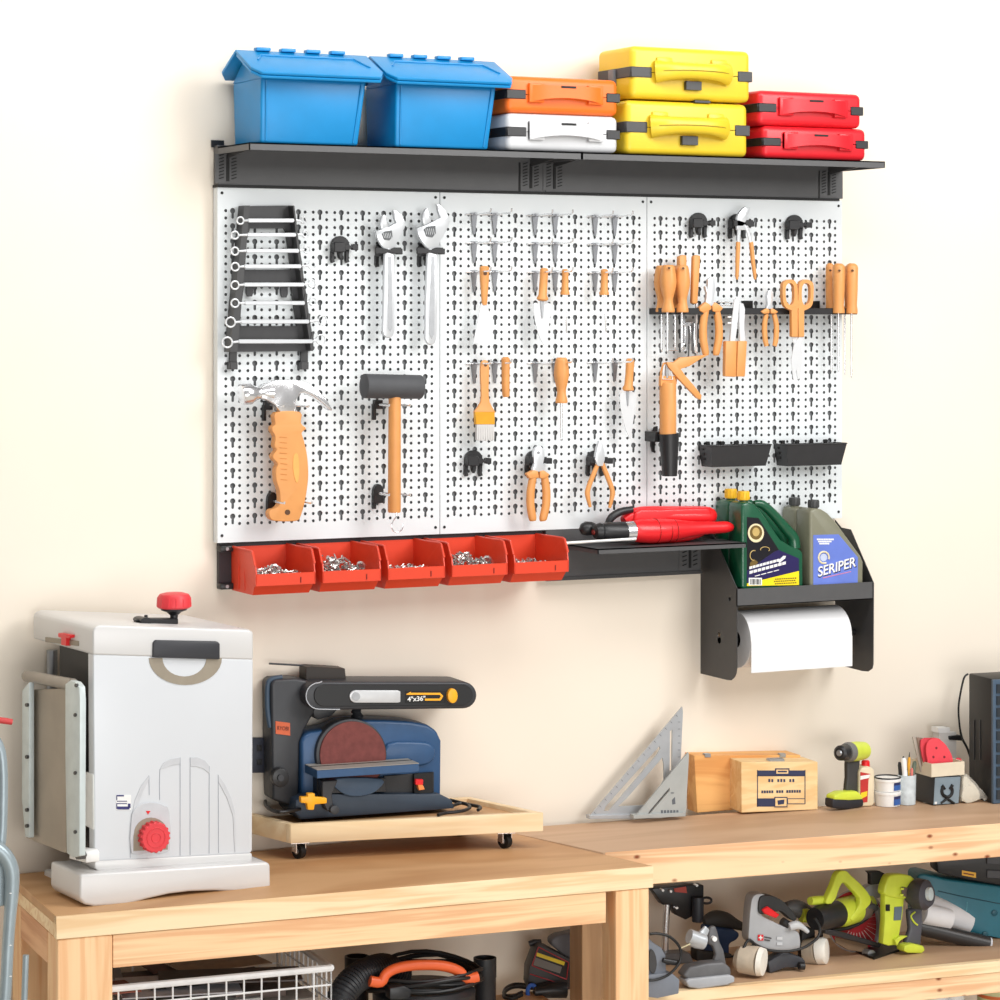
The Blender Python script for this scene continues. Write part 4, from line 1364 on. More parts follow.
t.p('tray_floor', hexa([(XL + .001, yF, zt0), (XR, yF, zt0), (XR, yF, zt0 + .002), (XL + .001, yF, zt0 + .002), (XL + .001, -.002, zt0), (XR, -.002, zt0), (XR, -.002, zt0 + .002), (XL + .001, -.002, zt0 + .002)]), DGREY2)
zbk = SL.P(700.5, 673.5, 0).z
t.p('back_panel', hexa([(XL, -.004, zt0), (XR, -.004, zt0), (XR, -.004, zt1 + .0), (XL, -.004, zt1 + .0), (XL, -.002, zt0), (XR, -.002, zt0), (XR, -.002, zt1 + .0), (XL, -.002, zt1 + .0)]), DGREY2)
yr = -.088
zr = W(739, 639, .088).z
t.p('spindle', tube([(XL, yr, zr), (XR, yr, zr)], .008, 16), BLACK)
t.done()
t = Thing('paper_towel_roll', 'white paper towel roll hanging in the steel caddy', 'paper roll')
PAP = mat('white_paper', (232, 232, 233), .85, 0, .01)
rr = .0695
xa, xb = XL + .052, W(852, 640, .088 + rr).x
xb = min(xb, XR - .02)
xa = W(751, 640, .088 + rr).x - .0
xa2 = xa
N = 40
R_ = rr


def hollow(xa, xb, r0, r1):
    vs, fs = [], []
    for x in (xa, xb):
        for r in (r0, r1):
            for k in range(N):
                a = 2 * PI * k / N
                vs.append(V((x, yr + r * cos(a), zr + r * sin(a))))
    for k in range(N):
        k2 = (k + 1) % N
        fs += [(N + k, N + k2, 3 * N + k2, 3 * N + k), (k, 2 * N + k, 2 * N + k2, k2), (k, k2, N + k2, N + k), (2 * N + k, 3 * N + k, 3 * N + k2, 2 * N + k2)]
    return vs, fs


t.p('roll', hollow(xa, xb, .021, rr), PAP)
t.p('cardboard_tube', hollow(xa + .001, xb - .001, .0185, .0212), mat('dark_core', (60, 56, 52), .8))
zb_ = W(751, 673, .088 + rr).z
t.p('loose_sheet', hexa([(xa, yr - rr - .0016, zb_), (xb, yr - rr - .0016, zb_), (xb, yr - rr - .0016, zr), (xa, yr - rr - .0016, zr), (xa, yr - rr - .0004, zb_), (xb, yr - rr - .0004, zb_), (xb, yr - rr - .0004, zr), (xa, yr - rr - .0004, zr)]), PAP)
t.done()

# ---------------------------------------------------------------- jugs
GREEN = mat('green_jug_plastic', (18, 84, 56), .3, 0, .04, coat=.3)
OLIVE = mat('grey_jug_plastic', (128, 127, 108), .38, 0, .03)
CAPY = mat('jug_cap_yellow', (238, 186, 40), .4)
CAPG = mat('jug_cap_grey', (66, 66, 66), .5)
zj = zt0 + .003


def jug(label, prof, d0, d1, col, capm, cap, handle, basey, grp, det=None):
    t = Thing('oil_jug', label, 'jug', grp)
    zz = WALL.P(prof[0][0], basey, d1).z
    g = slab(WALL, prof, d0, d1, .006, 3)
    # drop the foot on the tray floor
    zmin = min(v.z for v in g[0])
    g = ([V((v.x, v.y, zj if v.z < zmin + .002 else v.z)) for v in g[0]], g[1])
    b = t.p('body', g, col)
    cx, cy, cw, ch = cap
    dm = (d0 + d1) / 2
    cpl = WALL.P(cx, cy, dm)
    m_ = WALL.m(cx, cy, dm)
    r = cw / 2 * m_
    t.p('neck', tube([cpl - V((0, 0, ch * .5 * m_ + .01)), cpl], r * .8, 20), col)
    c = t.p('cap', bev(tube([cpl - V((0, 0, ch / 2 * m_)), cpl + V((0, 0, ch / 2 * m_))], r, 24), .0012, 2), capm)
    for k in range(12):
        a = 2 * PI * k / 12
        t.p('cap_ridge', tube([cpl + V((r * cos(a), r * sin(a), -ch * .4 * m_)), cpl + V((r * cos(a), r * sin(a), ch * .35 * m_))], .0009, 5), capm, under=c)
    if handle:
        t.p('handle', tb(WALL, [(x, y, rr_) for x, y, rr_ in sm(handle, 4, False)], dm, 14), col)
    if det:
        det(t, b, d1)
    return t.done()


def green_label(t, b, d1):
    e = .0006
    LB = mat('label_black', (20, 18, 26), .35)
    LN = mat('label_navy', (38, 30, 84), .35)
    LY = mat('label_yellow', (248, 222, 30), .35)
    GOLD = mat('label_gold', (196, 168, 104), .35)
    CREAM = mat('label_cream', (232, 218, 178), .4)
    L = t.p('label', slab(WALL, [(747, 517), (758.5, 518), (779, 550), (799, 558.5), (799, 585.5), (747, 586.5)], d1, d1 + e), LB)
    t.p('navy_panel', slab(WALL, [(747, 571), (774, 552), (779, 550), (799, 558.5), (799, 571), (747, 583)], d1 + e, d1 + 2 * e), LN, under=L)
    t.p('yellow_band', slab(WALL, [(747, 583.5), (799, 571), (799, 585), (747, 586)], d1 + 2 * e, d1 + 3 * e), LY, under=L)
    t.p('emblem', slab(WALL, sm(ell(756, 533, 8, 9.4, 14), 2), d1 + e, d1 + 3 * e), CREAM, under=L)
    t.p('emblem_ring', slab(WALL, ell(756, 532.5, 6.2, 7.2), d1 + 3 * e, d1 + 3.6 * e), mat('label_bronze', (110, 88, 40), .4), under=L)
    t.p('emblem_core', slab(WALL, ell(756, 532, 3.6, 4.4), d1 + 3.6 * e, d1 + 4.4 * e), GOLD, under=L)
    t.p('emblem_arc', ringt(WALL, 754, 555.5, 4, 5, .0012, d1 + .0018, 14, 6, PI * .5, PI * 1.6), GOLD, under=L)
    t.p('emblem_arc', ringt(WALL, 765, 549.5, 4.5, 2.6, .001, d1 + .0018, 14, 6, PI * .9, PI * 2.2), GOLD, under=L)
    t.p('emblem_mark', slab(WALL, [(750, 563), (754, 559), (758, 562), (757, 566), (750, 567)], d1 + e, d1 + 2 * e), mat('label_bronze', (110, 88, 40), .4), under=L)
    st = []
    for (xa_, ya_, xb_, yb_, h_) in ((749.5, 568, 780, 559.8, 2.6), (749.5, 572.6, 786.5, 562.6, 2.8), (755, 576.2, 780, 569.6, .8)):
        n = 9 if h_ > 1 else 4
        for i in range(n):
            u0, u1 = i / n, (i + .82) / n
            st.append(slab(WALL, [(xa_ + (xb_ - xa_) * u0, ya_ + (yb_ - ya_) * u0 - h_ / 2), (xa_ + (xb_ - xa_) * u1, ya_ + (yb_ - ya_) * u1 - h_ / 2), (xa_ + (xb_ - xa_) * u1, ya_ + (yb_ - ya_) * u1 + h_ / 2), (xa_ + (xb_ - xa_) * u0, ya_ + (yb_ - ya_) * u0 + h_ / 2)], d1 + e, d1 + 3.5 * e))
    st.append(slab(WALL, [(778, 561), (783.5, 555.8), (786, 556), (785, 558.5), (779.5, 563)], d1 + e, d1 + 3.6 * e))
    t.p('white_lettering', J(*st), WHITE, under=L)
    t.p('barcode', slab(WALL, rect(748.8, 577.8, 762, 585.3), d1 + 3 * e, d1 + 4 * e), WHITE, under=L)
    t.p('bars', J(*[slab(WALL, rect(750.3 + k * 1.35, 579, 750.9 + k * 1.35 + (k % 3) * .18, 584.5), d1 + 4 * e, d1 + 4.6 * e) for k in range(8)]), JET, under=L)
    t.p('small_print', J(*[slab(WALL, [(775 + k * 2.2 - (j % 2), 578.6 + j * 2.3 - k * .12), (776.6 + k * 2.2 - (j % 2), 578.5 + j * 2.3 - k * .12), (776.6 + k * 2.2 - (j % 2), 579.7 + j * 2.3 - k * .12), (775 + k * 2.2 - (j % 2), 579.8 + j * 2.3 - k * .12)], d1 + 3 * e, d1 + 4 * e) for j in range(3) for k in range(10)]), mat('print_brown', (120, 100, 20), .5), under=L)


def olive_label(t, b, d1):
    e = .0006
    bl = mat('label_blue', (104, 126, 208), .38, 0, .1, 14)
    L = t.p('label', slab(WALL, [(813.3, 535), (838.6, 534.3), (858, 557.5), (857.6, 584), (813.3, 585.5)], d1, d1 + e), bl)
    t.p('small_print', J(*[slab(WALL, [(817 + (j * 1.2) + k * 1.7, 538.6 + j * 2.1), (818.4 + (j * 1.2) + k * 1.7, 538.6 + j * 2.1), (818.4 + (j * 1.2) + k * 1.7, 540.2 + j * 2.1), (817 + (j * 1.2) + k * 1.7, 540.2 + j * 2.1)], d1 + e, d1 + 2 * e) for j in range(3) for k in range(10 - 2 * j)]), WHITE, under=L)
    t.p('seal', ringt(WALL, 823.7, 557.5, 5.2, 5.8, .0024, d1 + .001, 24, 6, PI * .35, PI * 2.1), mat('label_cream', (232, 218, 178), .4), under=L)
    t.p('seal_core', slab(WALL, ell(823.7, 557.5, 3.4, 3.8), d1 + e, d1 + 2 * e), mat('label_pale', (190, 200, 226), .4), under=L)
    t.p('lettering_edge', text(WALL, 'SERIPER', 836.4, 568.3, d1 + .0004, 9.6, 11, .0006, 1.02, .03, .22), mat('label_navy', (38, 30, 84), .35), under=L)
    t.p('lettering', text(WALL, 'SERIPER', 836, 567.5, d1 + .0012, 9.6, 11, .0008, 1.0, .012, .22), WHITE, under=L)
    t.p('underline', slab(WALL, [(823, 577.6), (851, 571.2), (851, 571.9), (823, 578.4)], d1 + e, d1 + 2 * e), mat('label_pink', (214, 130, 160), .4), under=L)


JG = 'plastic jugs in the steel caddy'
D1 = -yF - .006
pf = sm([(741.8, 586), (741.8, 540), (741.8, 508)], 1, False) + [(743, 503.5), (748, 501.5), (755, 504), (761.5, 511.5), (772, 527), (781, 540), (792, 546.5), (800.5, 549.5), (803.3, 553), (803.5, 588), (741.8, 589)]
jug('green oil jug with a yellow cap and black label, in front of its twin', pf, D1 - .062, D1, GREEN, CAPY, (743.5, 495.5, 12, 9), [(754, 503.5, 3), (762, 504.5, 4.4), (773, 514, 5), (785, 528, 5.4), (793, 538, 6), (794, 548, 6.5)], 589, JG, green_label)
pb = [(x - 21 * 1.0, y - 3.5) for x, y in pf]
jug('green oil jug with a yellow cap standing behind the labelled green one', [(x - 13.5, y - 1.8) for x, y in pf], D1 - .128, D1 - .066, GREEN, CAPY, (730.8, 493.5, 12, 9.5), [(x - 12, y - .5, r_) for x, y, r_ in [(754, 503.5, 3), (762, 504.5, 4.4), (773, 514, 5), (785, 528, 5.4), (793, 538, 6), (794, 548, 6.5)]], 587, JG)
po = [(810, 588), (810, 513), (811, 510), (815, 508.3), (822, 509.3), (828, 513), (837, 523), (850, 541), (861, 556), (863.4, 562), (863.4, 586.5)]
jug('grey-olive oil jug with a dark cap and blue label, at the right of the tray', po, D1 - .062, D1, OLIVE, CAPG, (813.5, 503.8, 11, 8), None, 588, JG, olive_label)
jug('grey-olive oil jug with a dark cap standing behind the blue-labelled one', [(x - 14.5, y - 1.8) for x, y in po], D1 - .128, D1 - .066, OLIVE, CAPG, (794.5, 501.5, 11, 8), None, 586, JG)
# ================================================================ benches
AL, AR = math.radians(-4.6), math.radians(-6.4)
BLP = Plane(Hz(56, 916, ZB), AL)
BRP = Plane(Hz(608, 852, ZB), AR)


def prism(pts, z0, z1, b=0):
    n = len(pts)
    v = [V((p[0], p[1], z0)) for p in pts] + [V((p[0], p[1], z1)) for p in pts]
    return bev((v, [tuple(range(n))[::-1], tuple(range(n, 2 * n))] + [(i, (i + 1) % n, n + (i + 1) % n, n + i) for i in range(n)]), b, 1)


def zbox(pl, a, b_, z0, z1, d0, d1, b=0):
    """a, b_: metres along the plane from its origin"""
    p = lambda s, d, z: V((pl.o.x, pl.o.y, z)) + pl.u * s + pl.n * d
    return bev(hexa([p(a, d1, z0), p(b_, d1, z0), p(b_, d1, z1), p(a, d1, z1), p(a, d0, z0), p(b_, d0, z0), p(b_, d0, z1), p(a, d0, z1)]), b, 1)


def along(pl, x, y, d=0):
    return (pl.P(x, y, d) - pl.o).dot(pl.u)


FL, FR = BLP.P(56, 916), BLP.P(653, 866)
E1 = Hz(570, 846.6, ZB)
k = (-.02 - FR.y) / (E1.y - FR.y)
ER = FR + (E1 - FR) * k
EL = FL - BLP.n * ((-.02 - FL.y) / -BLP.n.y)
t = Thing('workbench', 'pine workbench with plywood top under the silver planer, on the left', 'workbench', 'pine workbenches')
TT = .018
t.p('worktop', prism([FL, FR, ER, EL], ZB - TT, ZB, .001), PLY)
sR = along(BLP, 653, 866)
fh = BLP.P(56, 916).z - BLP.P(56, 939.5).z
t.p('front_board', zbox(BLP, 0, sR, ZB - fh, ZB - .0005, -.019, .002, .001), PINE)
z1 = ZB - fh - .001
z0 = BLP.P(114, 968).z
a0, a1 = along(BLP, 113, 960), along(BLP, 606, 920)
t.p('apron', zbox(BLP, a0, a1, z0, z1, -.035, 0, .001), wood('reddish_pine', (228, 170, 122), (248, 210, 162), 0, 1.0, 30, yaw=AL))
b0 = along(BLP, 57.6, 970)
t.p('leg', zbox(BLP, b0, a0 - .001, .0, z1, -.09, 0, .002), PINE_V)
c0, c1 = along(BLP, 616, 920), along(BLP, 649, 920)
t.p('leg', zbox(BLP, c0, c1, .0, z1, -.075, 0, .002), PINE_V)
t.p('leg', zbox(BLP, b0, b0 + .09, .0, z1, -.42, -.34, .002), PINE_V)
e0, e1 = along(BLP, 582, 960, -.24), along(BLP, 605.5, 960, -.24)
t.p('leg', zbox(BLP, e0, e1, .0, ZB - TT - .001, -.31, -.24, .002), wood('tan_pine', (170, 132, 94), (190, 152, 112), 2, 1.2, 14))  # this leg is a darker tan than the others
t.p('side_apron', zbox(BLP, b0, b0 + .03, z0, z1, -.338, -.092, .001), wood('side_pine', (206, 146, 104), (236, 186, 140), 1, 1.0, 26, yaw=AL))
t.p('end_edge', zbox(BLP, 0.0, .012, ZB - .045, ZB - TT - .0005, -.43, -.02, .001), PINE)
lw = zbox(BLP, b0 + .1, c0 - .01, ZL - .018, ZL, -.43, -.08, 0)
t.p('lower_shelf', lw, PLY)
t.p('shelf_apron', zbox(BLP, a0, c0 - .001, ZL - .1, ZL - .019, -.05, -.02, .001), PINE)
t.done()

t = Thing('workbench', 'pine workbench running to the right edge, with power tools on its lower shelf', 'workbench', 'pine workbenches')
L = along(BRP, 1120, 812)
sL = -.012
RL = V((BRP.o.x, BRP.o.y, 0)) + BRP.u * sL
RRt = V((BRP.o.x, BRP.o.y, 0)) + BRP.u * L
dep = .355
bR = RRt - BRP.n * dep
bL = V((ER.x + .004, ER.y - .004, 0))
t.p('worktop', prism([RL, RRt, bR, bL], ZB - TT, ZB - .0006, .001), PLY2)
fz = BRP.P(840, 835).z - BRP.P(840, 869.5).z
sF = along(BRP, 655, 870)
t.p('front_board', zbox(BRP, sL + .005, L, ZB - fz, ZB - .001, -.036, .002, .0015), PINE_K)
SLc = RL + BRP.u * .06
t.p('lower_shelf', prism([SLc, RRt, bR, SLc - BRP.n * dep], ZS - .018, ZS, .001), PLY2)
t.p('shelf_front_board', zbox(BRP, sL + .055, L, ZS - .026, ZS + .0005, -.02, .003, .001), PINE)
t.p('shelf_apron', zbox(BRP, sL + .055, L, ZS - .075, ZS - .0265, -.036, 0, .001), PINE_K)
t.p('bottom_shelf', prism([SLc, RRt, bR, SLc - BRP.n * dep], .28, .298), PLY2)
for (s, d) in ((L - .1, -.34), (L - .1, -.04), (.06, -.05)):
    t.p('leg', zbox(BRP, s, s + .085, 0, (ZS - .08) if d > -.1 else .279, d - .0, d + .04, .001), PINE_V)
for (s, d) in ((L - .1, -.34),):
    t.p('upright', zbox(BRP, s, s + .085, ZS, ZB - TT - .001, d, d + .04, .001), PINE_V)
    t.p('upright', zbox(BRP, s, s + .085, .298, ZS - .0185, d, d + .04, .001), PINE_V)
t.done()

# wall plate behind the planer
t = Thing('wall_outlet', 'dark grey wall outlet plate between the silver planer and the belt sander', 'outlet')
pl_ = t.p('plate', slab(WALL, rect(247, 738, 266, 773), 0, .012, .002, 2), mat('outlet_grey', (58, 62, 74), .5))
t.p('socket', slab(WALL, rect(257, 745, 262, 751), .012, .014, .0005, 1), BLACK, under=pl_)
t.p('socket', slab(WALL, rect(257, 759, 262, 765), .012, .014, .0005, 1), BLACK, under=pl_)
t.done()

# ================================================================ planer
AP = math.radians(4)
PLN = Plane(Hz(93, 906.5, ZB), AP)
PD = -(abs(PLN.o.y) - .045)          # rearmost offset
SIL = mat('planer_silver', (214, 213, 212), .38, .1, .015, 6)
SIL2 = mat('planer_white', (212, 215, 219), .34, .05, .01, 6)
TAUPE = mat('planer_taupe', (150, 140, 124), .5)  # taupe of the crescent, dial well and side recess
LGREY = mat('planer_light_grey', (198, 200, 204), .4)
t = Thing('thickness_planer', 'large silver benchtop thickness planer with a red crank knob, far left of bench', 'planer')
base = [(80, 874.5), (266, 862), (270.5, 864), (271, 887), (267, 891.3), (243, 893.3), (230, 891.6), (214, 890.8), (190, 891.6), (170, 894), (148, 899), (127, 905), (95, 906.8), (84, 904.5), (79.5, 899)]
t.p('base', slab(PLN, base, -.16, 0, .006, 3), SIL)
t.p('base', pbox(PLN, 82, 880, 268, 905, PD, PD + .09, .004), SIL)
t.p('base_bed', pbox(PLN, 100, 878, 262, 895, PD + .09, -.16, 0), BRUSHED)
t.p('base_foot', pbox(PLN, 54, 874, 80, 892, PD + .01, PD + .07, .005, 2), SIL)
DB_ = -.03
col = [(93.3, 654), (253.3, 659), (252.5, 851), (250, 853.5), (98, 861.5), (94.5, 858)]
bd = t.p('front_cover', slab(PLN, col, -.06, DB_, .008, 4), SIL2)
t.p('skirt', slab(PLN, [(95, 861), (252.5, 853), (252.5, 863), (247, 866), (112, 873.5), (98, 871), (95, 868)], -.11, DB_ + .002, .004, 2), SIL)
t.p('rear_cover', pbox(PLN, 93.5, 650, 252, 868, PD, PD + .08, .008, 3), SIL)
lid = [(96, 626.5), (101, 624.8), (249, 629.5), (253.5, 632), (253.6, 660), (93, 655), (93, 630)]
t.p('top_cover', slab(PLN, lid, PD, DB_ + .002, .006, 3), SIL)
t.p('dark_interior', pbox(PLN, 99, 655, 248, 862, PD + .085, -.062, 0), mat('planer_interior', (38, 38, 40), .5, .2))
SPP = PLN.side(PLN.P(93.3, 760, DB_))
t.p('side_recess', slab(SPP, [(45, 637), (78, 641), (78, 646), (45, 642)], -.002, .004, .001, 1), TAUPE)
t.p('top_roller', tube([SPP.P(44, 630, -.012), SPP.P(80, 636, -.012)], .011, 14), BRUSHED)
t.p('red_clip', slab(SPP, [(58, 633), (70, 635), (70, 638), (66, 638), (66, 646), (61, 645), (61, 638), (58, 637)], 0, .012, .001, 1), REDP)
t.p('roller_column', J(tube([SPP.P(84, 660, -.06), SPP.P(84, 850, -.06)], .012, 12), tube([SPP.P(52, 650, -.05), SPP.P(52, 830, -.05)], .012, 12)), BRUSHED)
t.p('side_block', J(slab(SPP, [(85, 772), (93, 774), (93, 830), (85, 826)], -.03, .0, .002, 1)), WHITE)
# handle bar and crescent
t.p('carry_handle', slab(PLN, [(153.5, 643), (155.5, 640.2), (217.5, 641.4), (220.3, 643.5), (220.3, 659.6), (153.3, 657.6)], DB_ - .01, DB_ + .008, .003, 2), mat('handle_graphite', (50, 51, 56), .5))
cres = [(185.5 + 36.5 * cos(a), 658 + 27 * sin(a)) for a in [PI * i / 18 for i in range(19)]] + [(184 - 20.5 * cos(a), 658 + 18.5 * sin(a)) for a in [PI * i / 14 for i in range(15)]]
cres = [(185.5 + 36.5 * cos(a), 658 + 27 * sin(a)) for a in [PI * i / 18 for i in range(19)]][::1] + [(184.5 - 22 * cos(a), 658 + 18.5 * sin(a)) for a in [PI * i / 14 for i in range(15)]]
t.p('crescent_recess', slab(PLN, cres, DB_ - .001, DB_ + .0012), TAUPE, under=bd)
# raised fins on the lower half
def fin(pts, m=LGREY, e=.0014):
    t.p('fin', slab(PLN, pts, DB_, DB_ + e, .0004, 1), m, under=bd)
def line(pts, r=.35):
    t.p('fin_edge', tb(PLN, [(x, y, r) for x, y in pts], DB_ + .0005, 6), mat('planer_line', (168, 172, 180), .5), under=bd)
fin([(160, 769.5), (163, 763.5), (171, 758.8), (180, 757.5), (180, 764), (171, 765.5), (164, 768.5)])
fin([(190.5, 757.5), (197, 757), (205, 760.5), (209, 765), (209.3, 773.5), (203, 768.5), (196, 766.5), (190.5, 766.5)])
fin([(131.5, 817), (135, 800), (141, 786), (149, 775.5), (149, 780), (143, 792), (138, 806), (134, 816)])
fin([(218.5, 775), (225, 784), (232, 799), (235.5, 814), (236, 852), (234.7, 852), (233, 816), (227, 798), (218.5, 782)])
line(sm([(149, 776), (149.3, 795)], 2, False))
line([(180.2, 757.5), (180.2, 855.5)])
line([(190.2, 757.5), (190.2, 855)])
line([(209.3, 766), (209.2, 853.5)])
line([(218.3, 775), (218.6, 853)])
line(sm([(130.3, 858), (131, 825), (138, 795), (149, 775.5)], 4, False))
line(sm([(160, 769), (159.5, 785), (159.8, 800)], 2, False))
kn = t.p('dial_housing', slab(PLN, sm([(131.5, 853.5), (131.3, 822), (134, 810), (143, 803.5), (156, 802.8), (165, 806), (169.7, 812), (169.8, 851), (150, 852.6)], 2), DB_, DB_ + .004, .001, 1), LGREY)
t.p('dial_well', slab(PLN, [(133.5, 851), (133.5, 836)] + [(151 - 17 * cos(a), 834 - 16.5 * sin(a)) for a in [PI * i / 12 for i in range(13)]] + [(167.8, 849.6)], DB_ + .0035, DB_ + .0046), TAUPE, under=kn)
t.p('pointer', slab(PLN, [(146, 811), (150.5, 811), (148.2, 814.5)], DB_ + .004, DB_ + .0052), REDP, under=kn)
# ribbed dial, seen nearly face on
PK = mat('dial_red', (222, 58, 66), .45)
c = PLN.P(151.8, 836, DB_ + .004)
m_ = PLN.m(151, 835)
R_ = 15.6 * m_
vs, fs = [], []
seg = 72
for yy, rr in ((0, 1), (-.020, 1), (-.022, .9)):
    for j in range(seg):
        a = 2 * PI * j / seg
        q = R_ * rr * (1.0 if (j // 2) % 2 or yy < -.021 else .92)
        vs.append(c + V((cos(a) * q, 0, sin(a) * q)) + PLN.n * (-yy))
for i in range(2):
    for j in range(seg):
        fs.append((i * seg + j, i * seg + (j + 1) % seg, (i + 1) * seg + (j + 1) % seg, (i + 1) * seg + j))
fs.append(tuple(2 * seg + j for j in range(seg)))
dl = t.p('dial', (vs, fs), PK, smooth=False)
for rr in (.62, .3):
    t.p('dial_ring', tube([c + V((cos(a) * R_ * rr, 0, sin(a) * R_ * rr)) + PLN.n * .0222 for a in [2 * PI * i / 24 for i in range(25)]], .0009, 6, caps=False), PK, under=dl)
st = t.p('sticker', slab(PLN, rect(116.3, 795, 131, 810), DB_, DB_ + .0008), WHITE)
NV = mat('sticker_navy', (54, 54, 110), .5)
t.p('sticker_print', J(*[slab(PLN, rect(*r), DB_ + .0008, DB_ + .0014) for r in ((116.5, 795, 117.3, 800), (117, 795, 124, 796.4), (117, 800.8, 127, 801.6), (116.5, 803.2, 127, 804), (117.5, 806.5, 129.5, 809.5), (128, 803.6, 130.6, 808), (116.5, 803.5, 117.3, 809))]), NV, under=st)
# crank on the lid
cz = PLN.P(170, 624, -.12)
t.p('crank_arm', J(slab(PLN, rect(150, 618.5, 178.5, 624.3), -.13, -.105, .002, 1), disc_px(PLN, 146.5, 621, 6, 3.4, -.14, -.1, 16), slab(PLN, rect(136, 619.5, 142, 621), -.125, -.11), tb(PLN, [(146, 618, 2), (146, 615, 1.6)], -.12, 10)), BLACK)
t.p('crank_neck', tb(PLN, [(174, 623, 3.6), (174, 615, 4), (174, 612, 7.5), (174, 610, 13), (174, 606.5, 14)], -.12, 24), BLACK)
t.p('crank_knob', tb(PLN, [(174, 608, 15.5), (174, 606.5, 17.2), (174, 597, 16.6), (174, 594, 14.5), (174, 592.6, 9)], -.12, 28), PK)
for k in range(14):
    a = 2 * PI * k / 14
    t.p('knob_rib', tube([PLN.P(174, 606.5, -.12) + V((cos(a), sin(a), 0)) * 17 * m_, PLN.P(174, 597.5, -.12) + V((cos(a), sin(a), 0)) * 16.4 * m_], .0022, 6), PK, under=len(t.parts) - 1 - k)
for x, y, dd in ((111.5, 626, -.07), (236, 629, -.07), (111, 626, PD + .05)):
    t.p('lid_screw', tb(PLN, [(x, y + 1, 3.6), (x, y - 1.4, 3.2)], dd, 14), mat('screw_brown', (84, 66, 60), .5))
# folded infeed table on the left side
def sp(x, y, d):
    p = SPP.P(x, y, d)
    return p
tp_ = [(16, 700), (19, 672), (78, 684), (80, 690), (79.5, 855), (66, 851), (18, 836)]
ymax = -.03
P0 = SPP.P(79.5, 760, .045)
def side_xy(x, y, d):
    return SPP.P(x, y, d)
tb1 = t.p('infeed_table', slab(SPP, [(26, 690), (66, 688), (66, 853), (62, 852), (26, 838)], .02, .032, .001, 1), mat('worn_aluminium', (166, 156, 142), .42, .35, .1, 9))
t.p('table_flange', slab(SPP, [(65, 684), (70, 680.5), (75, 682), (79, 687), (79.8, 700), (79.3, 856), (73, 857.5), (66.5, 853), (65, 760)], .038, .052, .002, 2), mat('flange_pale', (204, 214, 214), .4, .1), under=tb1)
t.p('table_flange', slab(SPP, [(22, 690), (29, 682), (29, 838), (25, 837), (21.5, 800)], .038, .05, .002, 2), mat('flange_pale', (204, 214, 214), .4, .1), under=tb1)
t.p('table_roller', tube([SPP.P(27, 676, .035), SPP.P(73, 684.5, .035)], .0125, 16), mat('roller_grey', (152, 144, 134), .35, .4), under=tb1)
for (x, y) in ((75.5, 681.5 + 4), (74.5, 715), (74.5, 773), (74.5, 832), (26, 705), (26, 757), (26, 810), (26, 826)):
    t.p('bolt', disc_px(SPP, x, y, 1.2, 1.9, .05, .0545, 12), DGREY2, under=tb1)
t.p('hinge_bracket', slab(SPP, [(69, 848), (84, 850), (86, 853), (86, 863), (69, 859)], .0, .03, .003, 2), WHITE)
t.p('hinge_bolt', disc_px(SPP, 78, 855.5, 3.6, 4.6, .03, .042, 6), DGREY)
t.done()

# pale blue-grey metal chair frame at the left edge
t = Thing('folding_chair', 'pale blue-grey metal folding frame at the left edge of the photo', 'folding chair')
FB = mat('pale_blue_metal', (158, 172, 178), .35, .35)
fc = BLP
t.p('frame', tb(fc, sm([(-12, 730, 5), (1, 752, 5), (3, 800, 5), (0, 850, 5), (-10, 866, 5)], 4, False), .1, 12), FB)
t.p('frame', tb(fc, sm([(-14, 842, 7), (2, 852, 7.5), (11, 868, 7.5), (12, 890, 7), (9, 930, 6), (6, 985, 6), (4, 1040, 6), (3, 1330, 6)], 4, False), .12, 14), FB)
t.p('panel', slab(fc, [(-30, 860), (4, 862), (10, 905), (-30, 912)], .09, .1, .002, 1), FB)
for y in (893, 945, 976):
    t.p('rivet', tb(fc, [(10.5, y, 1.4), (10.5, y + .5, 1.4)], .16, 8), WHITE)
t.p('frame', tb(fc, [(26, 955, 3.2), (24, 1010, 3.2), (20, 1330, 3.2)], -.02, 10), FB)
t.done()
one('red_handle', tb(BLP, sm([(-14, 719, 3.0), (2, 720.5, 3.2), (12, 722, 3.0)], 3, False), .02, 12), mat('faded_red', (200, 62, 62), .5), 'short dull red bar end poking in at the left edge beside the planer', 'bar')

# ================================================================ sander on its dolly
DPL = Plane(Hz(297, 861, ZB), AL)
a_ = DPL.P(290.6, 824.4)
zD = a_.z
FRc, BRc = Hz(543.4, 812.6, zD), Hz(441.6, 790.8, zD)
dyaw = math.atan2(FRc.y - a_.y, FRc.x - a_.x)
bdir = (BRc - FRc)
bdir.z = 0
if FRc.y + bdir.y > -.03:
    bdir *= (-.03 - FRc.y) / bdir.y
BLc = V((a_.x, a_.y, zD)) + bdir
BRc = FRc + bdir
DP = Plane(a_, dyaw)
zD0 = DP.P(290.6, 843.6).z
t = Thing('wheeled_dolly', 'low pale wooden platform on small casters under the belt sander', 'dolly')
PALE = wood('pale_board', (238, 208, 162), (246, 222, 182), 0, 1.5, 14, yaw=dyaw)
u_ = (FRc - a_).normalized()
bn = bdir.normalized()
t.p('platform', prism([a_ + (u_ + bn) * .017, FRc + (bn - u_) * .017, BRc - (bn + u_) * .017, BLc + (u_ - bn) * .017], zD0 + .006, zD - .010, 0), PLY)
for (p, q, ww) in ((a_, FRc, bn), (BLc, BRc, -bn), (a_ + bn * .0, BLc, u_), (FRc, BRc, -u_)):
    th = .018
    if ww is not bn and (ww - u_).length < .01 or (ww + u_).length < .01:
        p, q = p + bn * .0185, q - bn * .0185
    t.p('rim_board', prism([p, q, q + ww * th, p + ww * th], zD0, zD, .001), PALE)
